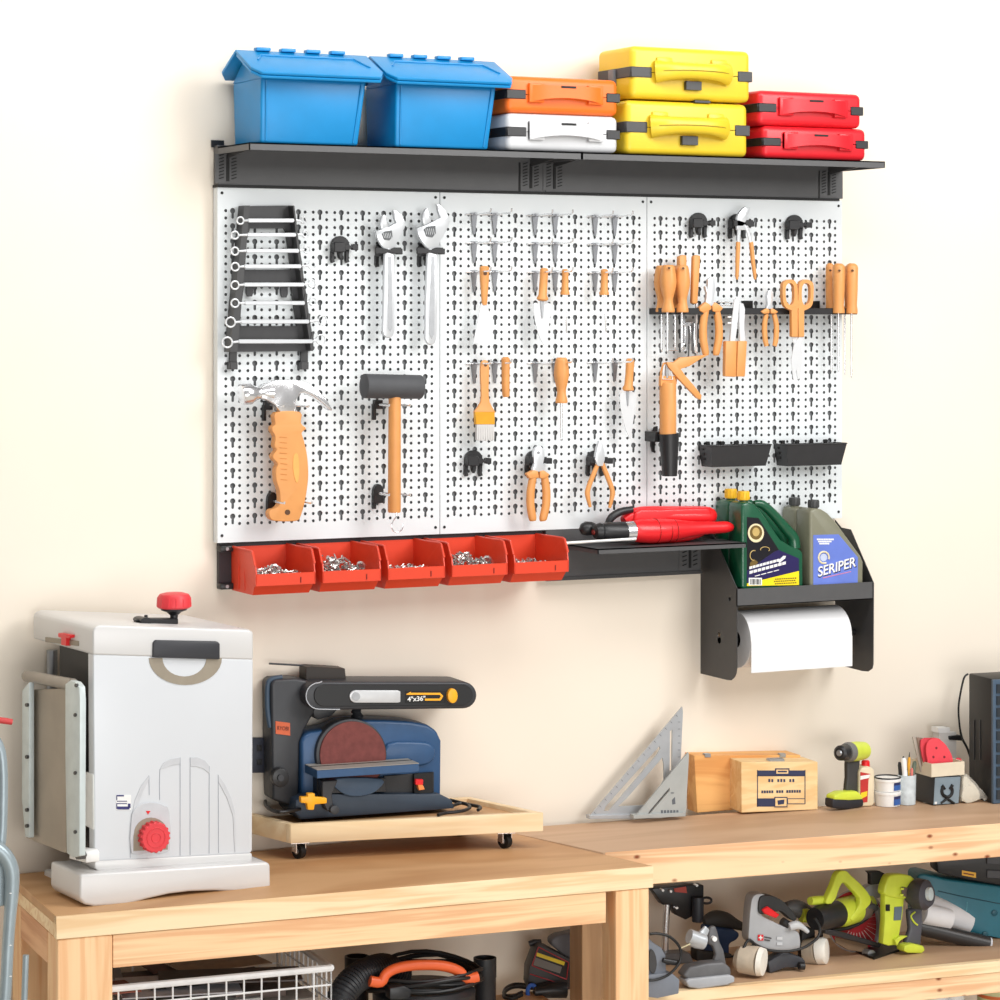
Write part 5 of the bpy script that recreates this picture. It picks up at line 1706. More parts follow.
def caster(x, y, dd):
    p = DP.P(x, y, dd)
    r = (zD0 - ZB) / 2 * .84
    c = V((p.x, p.y, ZB + r))
    f = t.p('caster', J(box((c.x, c.y, zD0 - .004), (.04, .03, .004), dyaw), *[hexa([(c.x + sx * .011 - .001, c.y - .012, c.z - .002), (c.x + sx * .011 + .001, c.y - .012, c.z - .002), (c.x + sx * .011 + .001, c.y - .012, zD0 - .003), (c.x + sx * .011 - .001, c.y - .012, zD0 - .003),
                                     (c.x + sx * .011 - .001, c.y + .012, c.z - .002), (c.x + sx * .011 + .001, c.y + .012, c.z - .002), (c.x + sx * .011 + .001, c.y + .012, zD0 - .003), (c.x + sx * .011 - .001, c.y + .012, zD0 - .003)]) for sx in (-1, 1)]), CHROME)
    t.p('wheel', cyl(c, (1, .35, 0), r, .014, 20), JET, under=f)
    t.p('hub', cyl(c, (1, .35, 0), r * .4, .017, 12), BRUSHED, under=f)
caster(299, 850, -.03)
caster(505, 838, -.03)
pq = BRc - bn * .04 - u_ * .05
pp = BLc - bn * .04 + u_ * .05
for q in (pq, pp):
    r = (zD0 - ZB) / 2 * .84
    c = V((q.x, q.y, ZB + r))
    f = t.p('caster', box((c.x, c.y, c.z), (.03, .02, zD0 - c.z)), CHROME)
    t.p('wheel', cyl(c, (1, .35, 0), r, .014, 20), JET, under=f)
t.done()

SB = Plane(Hz(302, 819.5, zD), AL)
zs = SB.o.z
NBLUE = mat('sander_blue', (44, 80, 120), .42, 0, .06)
NDARK = mat('sander_dark', (50, 52, 56), .45, 0, .08)
OLD = mat('sander_plinth', (42, 56, 72), .5)
t = Thing('belt_disc_sander', 'blue and black belt and disc sander with a brown abrasive disc', 'sander')
dn = lambda g: ([V((v.x, v.y, max(v.z, zs + .0005) if v.z > min(w_.z for w_ in g[0]) + .012 else zs + .0005)) for v in g[0]], g[1])
t.p('plinth', dn(slab(SB, [(296, 800), (312, 794), (440, 794), (452, 800), (455, 808), (448, 812), (300, 818), (294, 812)], -.118, 0, .004, 2)), OLD)
t.p('housing', slab(SB, [(301, 742), (304, 736), (310, 732.5), (330, 729), (345, 722), (356, 720.5), (385, 720.5), (412, 722), (428, 725), (437, 731), (441.5, 741), (441, 800), (302, 804)], -.116, -.03, .008, 3), NBLUE)
t.p('motor_cover', slab(SB, sm([(388, 744), (420, 742), (432, 745), (436, 753), (432, 762), (420, 766), (388, 766)], 3), -.05, -.018, .006, 3), NBLUE)
t.p('disc_guard', disc_px(SB, 351.5, 755, 35.5, 36, -.05, -.016, 40, .003), NDARK)
t.p('abrasive_disc', disc_px(SB, 353, 755, 32.8, 33.4, -.018, -.01, 48), mat('abrasive_brown', (118, 62, 58), .85, 0, .16, 60, bump=.4))
t.p('dust_chute', slab(SB, sm([(332, 779), (382, 779), (378, 790), (366, 795.5), (350, 796), (338, 790)], 3), -.03, .006, .003, 2), mat('chute_blue', (70, 92, 116), .5))
t.p('under_table_guard', slab(SB, [(317, 778), (386, 778), (386, 792), (317, 794)], -.03, -.002, .001, 1), BLACK)
t.p('lower_panel', slab(SB, [(384, 776), (434, 772), (434, 797), (384, 799)], -.03, -.022, .001, 1), BLACK)
# table sticks out to the front
def tbl():
    z1 = SB.P(317, 770.5, .055).z
    zt2 = z1
    A = SB.P(317, 770.5, .055)
    B = SB.P(419, 769.5, .055)
    L_ = (B - A).dot(SB.u)
    th = .018
    bk = -SB.n * .095
    sh = SB.u * .0
    v = [A - V((0, 0, th)), A + SB.u * L_ - V((0, 0, th)), A + SB.u * L_, A]
    v += [p + bk + sh for p in v]
    return bev(hexa(v), .001, 1), A, L_
g, A_, L_ = tbl()
tt = t.p('table', g, NBLUE)
bk = -SB.n * .095
e_ = V((0, 0, .0015))
t.p('table_top', hexa([A_ + e_ * .2, A_ + SB.u * L_ + e_ * .2, A_ + SB.u * L_ + e_, A_ + e_, A_ + bk + e_ * .2, A_ + bk + SB.u * L_ + e_ * .2, A_ + bk + SB.u * L_ + e_, A_ + bk + e_]), mat('cast_table', (158, 154, 146), .5, .1), under=tt)
t.p('mitre_slot', hexa([A_ + bk * .45 + e_, A_ + bk * .45 + SB.u * L_ + e_, A_ + bk * .45 + SB.u * L_ + e_ * 1.3, A_ + bk * .45 + e_ * 1.3, A_ + bk * .52 + e_, A_ + bk * .52 + SB.u * L_ + e_, A_ + bk * .52 + SB.u * L_ + e_ * 1.3, A_ + bk * .52 + e_ * 1.3]), JET, under=tt)
t.p('trunnion', slab(SB, [(322, 781), (338, 780), (332, 795), (334, 812), (327, 811), (322, 800)], 0, .03, .002, 1), NDARK)
t.p('trunnion_knob', disc_px(SB, 335, 810, 4.5, 4.5, .02, .04, 16, .001), NDARK)
YL = mat('knob_yellow', (250, 176, 30), .4)
t.p('locking_knob', J(slab(SB, [(301, 797), (308, 797), (308, 793.5), (315, 793.5), (315, 797), (327, 798), (327, 803.5), (315, 804.5), (314, 810), (308, 810), (307, 803.5), (301, 803)], .03, .046, .002, 2)), YL)
sw = t.p('switch_plate', slab(SB, [(414, 774), (433, 772.5), (433, 796), (414, 797.5)], -.02, -.012, .001, 1), JET)
t.p('switch_button', slab(SB, rect(415.5, 779.5, 423.3, 785), -.012, -.002, .001, 1), REDP, under=sw)
t.p('switch_toggle', slab(SB, [(418, 785), (423, 785), (425, 789.5), (419, 790.5)], -.012, .002, .001, 1), mat('toggle_orange', (240, 140, 70), .5), under=sw)
# tower and belt arm
t.p('tower', slab(SB, [(271, 684), (275, 679.5), (296, 678.5), (310, 681), (316, 690), (315, 712), (309, 722), (304, 731), (300, 742), (298.5, 800), (290, 806), (273, 800), (272, 760)], -.112, -.04, .006, 3), NDARK)
t.p('tower_edge', tb(SB, sm([(270, 727, 2.6), (267.5, 710, 2.6), (267.5, 686, 2.6), (271, 679.5, 2.6), (282, 677, 2.4)], 3, False), -.05, 10), mat('slate_blue', (56, 74, 92), .5))
t.p('arm_bracket', slab(SB, [(312, 706), (340, 707), (332, 716), (318, 720), (314, 716)], -.1, -.05, .003, 2), NDARK)
R2 = 13.6
caps_ = [(319 + 14 * cos(a), 696 + 14.2 * sin(a)) for a in [PI / 2 + PI * i / 12 for i in range(13)]] + [(463.5 + 13.5 * cos(a), 695.3 + 13.4 * sin(a)) for a in [-PI / 2 + PI * i / 12 for i in range(13)]]
ar = t.p('belt_arm', slab(SB, caps_, -.11, .0, .005, 3), NDARK)
t.p('arm_outline', tube([SB.P(x, y, .001) for x, y in [(322, 681.5)] + [(319 + 13 * cos(a), 696 + 13.2 * sin(a)) for a in [-PI / 2 - PI * i / 12 for i in range(13)]] + [(340, 709.5)]], .0012, 6), mat('pale_outline', (186, 190, 196), .4), under=ar)
inner = [(324 + 10 * cos(a), 695.5 + 11 * sin(a)) for a in [PI / 2 + PI * i / 12 for i in range(13)]] + [(462 + 11 * cos(a), 695 + 10.5 * sin(a)) for a in [-PI / 2 + PI * i / 12 for i in range(13)]]
t.p('arm_face', slab(SB, inner, 0, .003, .001, 1), mat('arm_black', (26, 27, 29), .4), under=ar)
wc = [(356 + 6.2 * cos(a), 696.5 + 6.2 * sin(a)) for a in [PI / 2 + PI * i / 10 for i in range(11)]] + [(398, 690.5), (400.5, 691.5), (400.5, 702), (398, 702.7)]
lv = t.p('tension_lever', slab(SB, wc, .002, .007, .001, 2), mat('lever_silver', (206, 208, 210), .35, .2))
t.p('lever_pivot', disc_px(SB, 356, 696.5, 4.2, 4.2, .007, .0085, 16), BRUSHED, under=lv)
stk = t.p('sticker', slab(SB, rect(405.5, 690.8, 445.5, 703), .003, .004), JET)
t.p('arrow_line', J(slab(SB, [(406.5, 694), (411, 691.8), (411, 692.8), (440, 692.8), (443.3, 696), (440.5, 700.6), (425, 700.6), (425, 698.6), (439.5, 698.6), (441, 696), (439.5, 694.8), (406.5, 694.8)], .004, .0052)), YL, under=stk)
t.p('size_lettering', text(SB, '4"x36"', 416.5, 699, .005, 4.6, 0, .0005, 1.1, .02), WHITE, under=stk)
t.p('tracking_knob', slab(SB, ell(453, 696, 5, 7.4, 16), .0, .014, .002, 2), YL)
nb = t.p('name_plate', slab(SB, [(275.5, 721.2), (290, 723), (290.2, 735.6), (275.8, 733.8)], -.04, -.038), mat('plate_orange', (206, 96, 56), .5))
t.p('name_lettering', text(SB, 'RYOBI', 283, 728.5, -.0375, 4.0, -7, .0005, .78), mat('plate_dark', (110, 44, 30), .6), under=nb)
t.p('spring_post', tb(SB, [(356, 708, 3), (356, 711, 5.5), (357, 713, 4), (357, 716, 6.5), (357, 719, 5), (357, 723, 6)], -.06, 14), NDARK)
t.p('top_block', slab(SB, [(306, 667), (312, 666.5), (345, 668.5), (346, 679), (340, 681), (306, 680)], -.1, -.05, .001, 1), mat('block_brown_black', (52, 46, 42), .5, .2))
t.p('top_rod', tube([SB.P(269, 663.5, -.08), SB.P(313, 666, -.08)], .0022, 8), NDARK)
t.p('side_knob', disc_px(SB, 281, 778, 8.5, 9.5, -.04, -.018, 24, .002), BLACK)
t.p('side_knob_hub', disc_px(SB, 281, 778, 3, 3.4, -.018, -.012, 14), NDARK)
t.done()
cz_ = zD + .004
def cord_on(px, r=.004):
    return tube(sm([tuple(Hz(x, y, cz_ + h)) for x, y, h in px], 5, False), r, 8)
t = Thing('power_cord', 'black power cord coiled on the dolly at the left foot of the sander', 'cord', 'black cords of the bench tools')
for k in range(4):
    t.p('cord_loop', cord_on([(300, 806 + k, .002 + .007 * k), (280, 812, .004 + .007 * k), (267, 807, .006 + .006 * k), (266, 799, .006 + .005 * k), (274, 795, .008 + .006 * k), (292, 799 + k, .006 + .007 * k)]), CORD)
t.done()
one('power_cord', J(cord_on([(452, 806, .0), (462, 803, .003), (470, 807, 0), (462, 811, 0), (446, 813, 0), (438, 815, 0)]), cord_on([(450, 800, .004), (466, 804, 0), (480, 807, 0), (478, 810, 0)])), CORD, 'black power cord trailing on the dolly right of the sander', 'cord', 'black cords of the bench tools')
# ================================================================ things on the right bench top
def BP(x, y, z=ZB, yaw=AR):
    return Plane(Hz(x, y, z), yaw)


def slabk(pl, pts, d0, d1, *a, **k):
    return slab(pl, pts, d1 - (d1 - d0) * .5, d1, *a, **k)


def onto(g, z):
    """rest the foot of a traced shape on the surface"""
    zm = min(v.z for v in g[0])
    return [V((v.x, v.y, v.z + (z - zm) * (1 if v.z < zm + .012 else 0))) for v in g[0]], g[1]


ALU = mat('cast_aluminium', (182, 186, 190), .42, .45, .06)
ALU_D = mat('aluminium_marks', (96, 100, 106), .5)
P = BP(640, 818.5, ZB, math.radians(-2))
t = Thing('rafter_square', 'tall aluminium rafter square leaning on the wall, partly behind a smaller one', 'square', 'aluminium rafter squares')
o_ = [(588.5, 817.8), (682.3, 706.8), (683, 712), (679, 800), (676, 818), (640, 818.3)]
g = slab(P, o_, 0, .005, holes=[[(618, 806.5), (627, 798), (662.5, 757.5), (664, 764), (664, 780), (655, 797), (650, 805)], [(604, 811), (606, 806), (659.5, 746), (660.5, 749), (657, 755), (609, 811)], [(670, 731), (672.5, 729.5), (672, 770), (669.5, 772)]])
q = t.p('plate', g, ALU, smooth=False)
t.p('fence', slab(P, [(589.5, 815.5), (677, 813.5), (677, 818.5), (589.5, 819.2)], -.008, .012, .0008, 1), ALU, under=q)
for k in range(16):
    u = k / 15
    x, y = 594 + (676 - 594) * u, 811 + (714 - 811) * u + 1
    t.p('tick', tb(P, [(x, y, .25), (x + 1.6, y + 1.6, .25)], .0052, 5), ALU_D, under=q)
for k in range(10):
    t.p('tick', tb(P, [(678, 722 + k * 7, .25), (680.2, 722 + k * 7, .25)], .0052, 5), ALU_D, under=q)
t.done()
P = BP(660, 819.5, ZB, math.radians(-2))
t = Thing('rafter_square', 'small grey rafter square standing in front of the taller one', 'square', 'aluminium rafter squares')
ALU2 = mat('matte_grey_alloy', (176, 180, 178), .5, .25, .05)
g = slab(P, [(634.3, 817.8), (688.3, 752.3), (689, 755), (685.8, 815), (660, 818.3)], .01, .015, holes=[[(648, 814), (649, 811.5), (669.5, 787.5), (670, 790.5), (650.5, 813.5)]])
q = t.p('plate', g, ALU2, smooth=False)
t.p('fence', slab(P, [(633.6, 815), (686, 812.5), (685.8, 816.5), (633.6, 819)], .002, .022, .0008, 1), ALU2, under=q)
t.p('engraving', J(*[slab(P, rect(661 + k * 3.1, 810.2, 663 + k * 3.1, 813.4), .0152, .0158) for k in range(6)]), ALU_D, under=q)
t.p('engraving', J(slab(P, [(672, 800), (675, 797), (675.5, 804), (672.5, 804.5)], .0152, .0158), slab(P, rect(671, 792.5, 674, 793.4), .0152, .0158)), ALU_D, under=q)
t.done()

WB1 = wood('honey_box_wood', (214, 146, 78), (238, 182, 112), 0, 2, 16)
WB2 = wood('pale_box_wood', (230, 188, 128), (244, 212, 158), 0, 2.5, 22)
P = BP(697, 812.5, ZB, math.radians(-5))
t = Thing('wooden_box', 'honey-coloured wooden box with metal clasps behind the labelled box', 'wooden box', 'wooden boxes on the bench')
t.p('body', onto(slab(P, [(694.5, 755.5), (800.5, 755), (803, 811), (697, 812.8)], -.075, 0, .001, 1), ZB), WB1)
for x in (708, 783):
    t.p('clasp', slab(P, rect(x - 3, 753.6, x + 3, 757.5), -.012, .002, .0008, 1), BRUSHED)
t.done()
P = BP(741.4, 814.7, ZB, math.radians(-7))
t = Thing('wooden_box', 'pale wooden box with a printed navy label standing in front', 'wooden box', 'wooden boxes on the bench')
bx = t.p('body', onto(slab(P, [(741.4, 762), (817.8, 762), (817.8, 811.5), (741.4, 814.7)], -.085, 0, .001, 1), ZB), WB2)
NVP = mat('print_navy', (44, 52, 84), .6)
def lab(pts, m=NVP, d=.0008):
    t.p('printed_label', slab(P, pts, 0, d), m, under=bx)
for r in ((757.5, 770.5, 805.5, 776), (757, 799, 775, 806.6)):
    lab(rect(*r))
for r in ((757.2, 770, 758, 806.8), (804.7, 770, 805.5, 804), (757, 775.5, 805.5, 776.2), (757, 798.4, 805, 799), (775, 803.5, 805, 804.2), (787.5, 799, 788, 804)):
    lab(rect(*r))
lab(rect(775.2, 768.4, 789.5, 775), NVP, .0012)
lab(rect(776.4, 769.6, 788.3, 773.6), WB2, .0016)
lab(rect(777.8, 770.8, 787, 772.4), NVP, .002)
lab(rect(774.5, 797, 787.5, 807.3), NVP, .0012)
lab(rect(775.4, 798, 786.6, 806.3), WB2, .0016)
lab([(777.5, 800.5), (784.5, 799.5), (784, 804), (778, 804.8)], NVP, .002)
t.p('printed_lettering', J(*[slab(P, rect(768.5 + k * 3, 779 + (k % 2) * .2, 770.3 + k * 3, 782), 0, .0009) for k in (0, 1, 3, 4, 5, 7, 8)]), NVP, under=bx)
t.p('printed_lettering', J(*[slab(P, rect(761.5 + k * 2.5, 790.6 - k * .04, 763.3 + k * 2.5, 793.2 - k * .04), 0, .0009) for k in range(16) if k not in (5, 9)]), NVP, under=bx)
for k in range(0):
    t.p('finger_joint', pbox(P, 727.5 + 2.0 * k * 0, 762, 741, 764, -.0845, -.0845 + .0001, 0), WB1) if False else None
t.p('clasp', slab(P, [(770, 759), (784, 758.4), (785.5, 762.6), (769, 763)], -.03, -.01, .001, 1), BRUSHED)
t.done()

# cordless drill
P = BP(848, 809.5, ZB, math.radians(8))
GRIP = mat('grip_grey', (62, 62, 62), .55)
t = Thing('cordless_drill', 'lime green cordless drill standing upright on its black battery', 'drill')
t.p('battery', onto(slabk(P, [(832.8, 799), (843, 797.5), (862.5, 798), (864, 801), (863.6, 807), (858, 808), (848, 809.8), (834, 808.8), (832.6, 806)], -.06, 0, .004, 2), ZB), mat('battery_navy', (34, 36, 44), .5))
t.p('battery_cover', slabk(P, [(834, 799.8), (834.8, 795.5), (842, 792.2), (857, 791), (861, 794), (863.8, 799.5), (850, 800.5)], -.062, .002, .004, 2), LIME)
t.p('grip', slabk(P, [(847.5, 761), (861, 760), (859, 775), (858.5, 793), (846, 793.5), (847.6, 778)], -.045, -.015, .005, 3), GRIP)
t.p('trigger', slabk(P, [(846.3, 763.5), (849.5, 763), (850.5, 769), (849, 772), (846.6, 769)], -.04, -.02, .002, 1), BLACK)
# body axis runs a little towards the viewer on the left
c1, c0_ = P.P(863.5, 750.5, -.03), P.P(849.5, 752, -.01)
ax = (c0_ - c1)
t.p('motor_body', tube([c1 - ax * .1, c1, c1 + ax * .5, c0_], [.012, .0215, .024, .0235], 22), LIME)
c2 = c0_ + ax * .28
t.p('gear_collar', tube([c0_, c0_ + ax * .1, c2], [.0245, .0245, .021], 22), mat('collar_grey', (112, 112, 110), .45))
c3 = c2 + ax * .45
t.p('chuck', tube([c2, c2 + ax * .06, c3 - ax * .08, c3], [.016, .0195, .0185, .013], 22), BLACK)
t.p('chuck_jaws', tube([c3, c3 + ax * .05], [.008, .006], 12), BRUSHED)
t.p('side_plate', slabk(P, [(858, 748), (863.5, 747.5), (863.5, 752), (858, 753)], -.014, -.008, .001, 1), mat('plate_grey', (90, 92, 86), .5))
t.done()

# glue bottle
P = BP(866, 806.8, ZB, AR)
t = Thing('glue_bottle', 'cream glue bottle with red cap and red label behind the drill', 'bottle')
bt = t.p('bottle', onto(slab(P, [(859, 772), (862, 767.5), (870, 766.5), (874.8, 770), (874.6, 804), (872, 806.5), (859.5, 807)], -.045, 0, .006, 3), ZB), mat('cream_bottle', (226, 212, 182), .4))
t.p('cap', tb(P, [(865.5, 767.5, 4.4), (865.5, 761.5, 4.2), (865.5, 760.2, 3)], -.022, 16), REDP)
t.p('label', slab(P, [(860.5, 772), (870.5, 774), (868.5, 780), (867.5, 802), (860.5, 803)], 0, .001), mat('label_red', (190, 48, 44), .45), under=bt)
t.p('label_band', slab(P, [(860.5, 776), (870.3, 774.5), (869, 778), (860.5, 779.8)], .001, .0018), WHITE, under=bt)
t.p('label_print', slab(P, [(861, 793), (867.5, 791), (867, 796), (861, 799)], .001, .0018), YELLOW, under=bt)
t.done()

# tubs
for (cx, yb_, yt_, lab_, blk, rr) in ((887.5, 807.8, 790.5, 'round white plastic tub with a blue label, lower of the two stacked', False, 13.3), (887.5, 790.0, 777.5, 'round white plastic tub with a black rim, stacked on the other tub', True, 13.3)):
    P = BP(887.5, 807.8, ZB, AR)
    t = Thing('plastic_tub', lab_, 'tub', 'stacked white tubs')
    dc = -.033
    zz0 = ZB if not blk else z_top
    zt_ = P.P(cx, yt_, dc).z
    m_ = P.m(cx, yb_, dc)
    c = P.P(cx, yb_, dc)
    r = rr * m_
    b_ = t.p('tub', tube([(c.x, c.y, zz0 + .0005), (c.x, c.y, zt_ - .006)], [r * .93, r * .98], 32), WHITE)
    t.p('lid', bev(tube([(c.x, c.y, zt_ - .008), (c.x, c.y, zt_)], [r * 1.02, r * 1.02], 32), .001, 1), WHITE)
    if blk:
        t.p('black_rim', tube([(c.x + r * .96 * cos(a), c.y + r * .96 * sin(a), zt_ + .001) for a in [2 * PI * i / 32 for i in range(33)]], .0022, 8, caps=False), BLACK)
    # label wraps the front
    vs, fs = [], []
    h0, h1 = zz0 + (zt_ - zz0) * .12, zz0 + (zt_ - zz0) * .72
    for i in range(9):
        a = -PI / 2 + .02 + i * .1 + AR
        for z in (h0, h1):
            vs.append(V((c.x + r * 1.005 * cos(a), c.y + r * 1.005 * sin(a), z)))
        for z in (h0, h1):
            vs.append(V((c.x + r * .96 * cos(a), c.y + r * .96 * sin(a), z)))
    for i in range(8):
        k_ = 4 * i
        fs += [(k_, k_ + 4, k_ + 5, k_ + 1), (k_ + 2, k_ + 3, k_ + 7, k_ + 6), (k_, k_ + 2, k_ + 6, k_ + 4), (k_ + 1, k_ + 5, k_ + 7, k_ + 3)]
    t.p('label', (vs, fs), mat('tub_label_blue', (52, 96, 168), .45), under=b_)
    vs2 = [V((p.x + (p.x - c.x) * .006, p.y + (p.y - c.y) * .006, h1 - (h1 - p.z) * .32)) for p in vs]
    t.p('label_band', (vs2, fs), mat('tub_label_top', (38, 44, 92), .45), under=b_)
    z_top = zt_ + .0005
    t.done()

# pen cup
P = BP(907, 806, ZB, AR)
m_ = P.m(907, 800)
c = P.P(906.8, 806, -.025)
zt_ = P.P(907, 774.5, -.025).z
t = Thing('pen_cup', 'tall translucent pale cup right of the tubs', 'cup')
r = 9.4 * m_
n_ = 28
vs, fs = [], []
for (rr, z) in ((r * .93, ZB + .0005), (r, zt_), (r * .93, zt_), (r * .86, ZB + .004)):
    for k in range(n_):
        a = 2 * PI * k / n_
        vs.append(V((c.x + rr * cos(a), c.y + rr * sin(a), z)))
for i in range(3):
    for k in range(n_):
        fs.append((i * n_ + k, i * n_ + (k + 1) % n_, (i + 1) * n_ + (k + 1) % n_, (i + 1) * n_ + k))
fs += [tuple(range(n_))[::-1], tuple(3 * n_ + k for k in range(n_))]
t.p('cup', (vs, fs), mat('cloudy_plastic', (204, 214, 218), .35, 0, .14, 60))
t.done()
pens = [(899.5, 762, 2.0, 'black pen with a thick barrel at the left of the pen cup', BLACK, None), (903.5, 757.5, 2.9, 'white-topped marker standing tall in the pen cup', WHITE, JET), (901, 766, 1.6, 'short white pen leaning at the front of the cup', WHITE, None),
        (905.5, 766, 2.0, 'dark green pen in the middle of the pen cup', mat('pen_green', (34, 76, 58), .4), None), (909.3, 757, 1.7, 'yellow pencil with a dark tip in the pen cup', mat('pencil_yellow', (226, 164, 44), .5), GRIP),
        (911.8, 768, 1.5, 'short pink-tipped pen in the pen cup', mat('pen_pink', (222, 120, 110), .5), None), (915, 761, 2.2, 'grey-green pen leaning on the right rim of the cup', mat('pen_sage', (98, 112, 96), .5), None)]
for i, (x, y, w_, lb, m1, m2) in enumerate(pens):
    t = Thing('pen' if 'pencil' not in lb else 'pencil', lb, 'pen', 'pens in the cup')
    dd = -.025 + (.012 if i % 2 else -.01)
    top = P.P(x, y, dd)
    bot = V((c.x + (x - 906.8) * m_ * .55, c.y + (.006 if i % 2 == 0 else -.008), ZB + .006))
    t.p('barrel', tube([bot, bot + (top - bot) * .93, top], [w_ * m_ * .8, w_ * m_, w_ * m_ * .6], 10), m1)
    if m2:
        e_ = (top - bot).normalized()
        t.p('tip', tube([top - e_ * .001, top + e_ * (.012 if m2 is GRIP else .003)], [w_ * m_ * .55, w_ * m_ * .15], 8), m2)
    t.done()

# black and silver carton, cream tray, sanding discs
P = BP(934.5, 805.5, ZB, math.radians(-3))
t = Thing('carton', 'black and silver carton with a dark ring emblem on its front', 'box')
cb = t.p('carton', onto(slab(P, [(934.3, 777), (961, 776), (959, 803.5), (933, 805.3)], -.09, 0, .001, 1), ZB), mat('carton_black', (44, 43, 44), .4))
t.p('silver_front', slab(P, [(935.2, 777.6), (960.6, 776.6), (958.4, 803), (933.6, 804.6)], 0, .0008), mat('carton_silver', (142, 160, 172), .35, .3, .14, 14), under=cb)
PS = P.side(P.P(934.3, 790))
t.p('emblem', J(ringt(P, 947, 791, 5.2, 6, .0042, .0018, 24, 6, -.9, PI + .9), tb(P, [(942, 785.5, 1.8), (945, 789, 1.2)], .0015, 8), tb(P, [(952.5, 785, 1.8), (949.5, 789, 1.2)], .0015, 8), tb(P, [(941, 803, 1.2), (947, 798.5, 1.6), (954, 803.5, 1.4)], .0015, 8), tb(P, [(944, 795, 1.2), (948, 797, 1), (951.5, 794, 1.2)], .0015, 8)), JET, under=cb)
t.p('barcode_label', slab(PS, [(923, 794), (930.5, 793.4), (930.5, 803.4), (923, 803)], -.0, .0008), WHITE, under=cb)
t.p('bars', J(*[slab(PS, [(924.2 + k * 1.2, 795.3), (924.8 + k * 1.2, 795.3), (924.8 + k * 1.2, 801), (924.2 + k * 1.2, 801)], .0008, .0014) for k in range(5)]), JET, under=cb)
t.p('corner_dot', slab(P, rect(934.8, 801.8, 937, 804.2), .0008, .0016), WHITE, under=cb)
t.done()
zc = max(P.P(934.3, 777).z, P.P(961, 776).z) + .0008
t = Thing('open_tray_box', 'shallow open cream cardboard box standing on the carton', 'box')
A, B_ = P.P(931.5, 776.6, .004), P.P(964.5, 776, .004)
zc1 = P.P(940, 763.3, .004).z
L_ = (B_ - A).dot(P.u)
A = V((A.x, A.y, 0))
CREAMB = mat('cream_card', (222, 210, 186), .6)
def pr(s, d, z): 
    q = A + P.u * s - P.n * d
    return V((q.x, q.y, z))
def wallb(s0, s1, d0, d1):
    return hexa([pr(s0, d0, zc), pr(s1, d0, zc), pr(s1, d0, zc1), pr(s0, d0, zc1), pr(s0, d1, zc), pr(s1, d1, zc), pr(s1, d1, zc1), pr(s0, d1, zc1)])
t.p('front_wall', wallb(0, L_, 0, .003), CREAMB)
t.p('back_wall', wallb(0, L_, .087, .09), CREAMB)
t.p('side_wall', wallb(0, .003, .0032, .0868), CREAMB)
t.p('side_wall', wallb(L_ - .003, L_, .0032, .0868), CREAMB)
t.p('bottom', hexa([pr(.003, .003, zc), pr(L_ - .003, .003, zc), pr(L_ - .003, .003, zc + .002), pr(.003, .003, zc + .002), pr(.003, .087, zc), pr(L_ - .003, .087, zc), pr(L_ - .003, .087, zc + .002), pr(.003, .087, zc + .002)]), CREAMB)
t.done()
PINK = mat('coral_abrasive', (232, 72, 84), .7, 0, .04, 50)
def leaf(name, lb, cat, pts, d0, d1, m, holes=None, grp=None, extra=None):
    t = Thing(name, lb, cat, grp)
    g = slab(P, pts, d0, d1)
    k_ = t.p('sheet', g, m, smooth=False)
    for h in (holes or []):
        t.p('dust_hole', disc_px(P, h[0], h[1], 1.0, 1.2, d1, d1 + .0008, 10), mat('hole_maroon', (120, 30, 40), .7), under=k_)
    t.done()
leaf('sanding_disc', 'coral red perforated sanding disc leaning at the front of the cream box', 'sanding disc', sm([(928, 762), (926.3, 752), (927, 744), (931, 739.5), (937, 738.6), (943, 742), (948, 748), (952, 756), (953, 763), (952, 772), (930, 772)], 3), -.022, -.018, PINK, [(936.5, 748), (933.5, 757), (944.5, 757)], 'coral sanding discs')
leaf('sanding_disc', 'coral red sanding disc mostly hidden behind the front disc', 'sanding disc', sm([(921, 740), (930, 738), (939, 738.5), (941.5, 744), (936, 755), (930, 765), (930, 772), (927, 772), (922, 755)], 2), -.034, -.030, mat('coral_abrasive_dark', (214, 66, 78), .7), None, 'coral sanding discs')
leaf('sanding_sheet', 'pale grey abrasive sheet leaning left behind the coral discs', 'sanding sheet', [(912.5, 737), (919, 737), (926, 770), (921, 772)], -.044, -.041, mat('sheet_taupe', (170, 160, 148), .8), None, 'abrasive sheets in the cream box')
leaf('sanding_sheet', 'darker brown abrasive sheet between the pale sheet and the discs', 'sanding sheet', [(917, 737.5), (923, 738), (927, 771), (923.5, 772)], -.040, -.037, mat('sheet_brown', (142, 118, 104), .8), None, 'abrasive sheets in the cream box')
leaf('sanding_disc', 'small coral disc edge showing at the right end of the cream box', 'sanding disc', sm([(955, 762), (957, 758.5), (960, 758), (962, 761), (961.5, 768), (955.5, 768)], 2), -.05, -.046, PINK, None, 'coral sanding discs')
P2 = Plane((0, -.06, 0), 0)
t = Thing('white_carton', 'narrow white carton standing behind the sanding discs', 'box')
t.p('carton', slab(P2, [(939.5, 732.5), (956.5, 732), (956.5, 793), (940, 793.5)], -.03, .0, .001, 1), mat('soft_white_card', (214, 212, 208), .6))
t.p('flap', slab(P2, rect(938.3, 727.6, 950.2, 733), -.03, .0, .0008, 1), WHITE)
t.done()
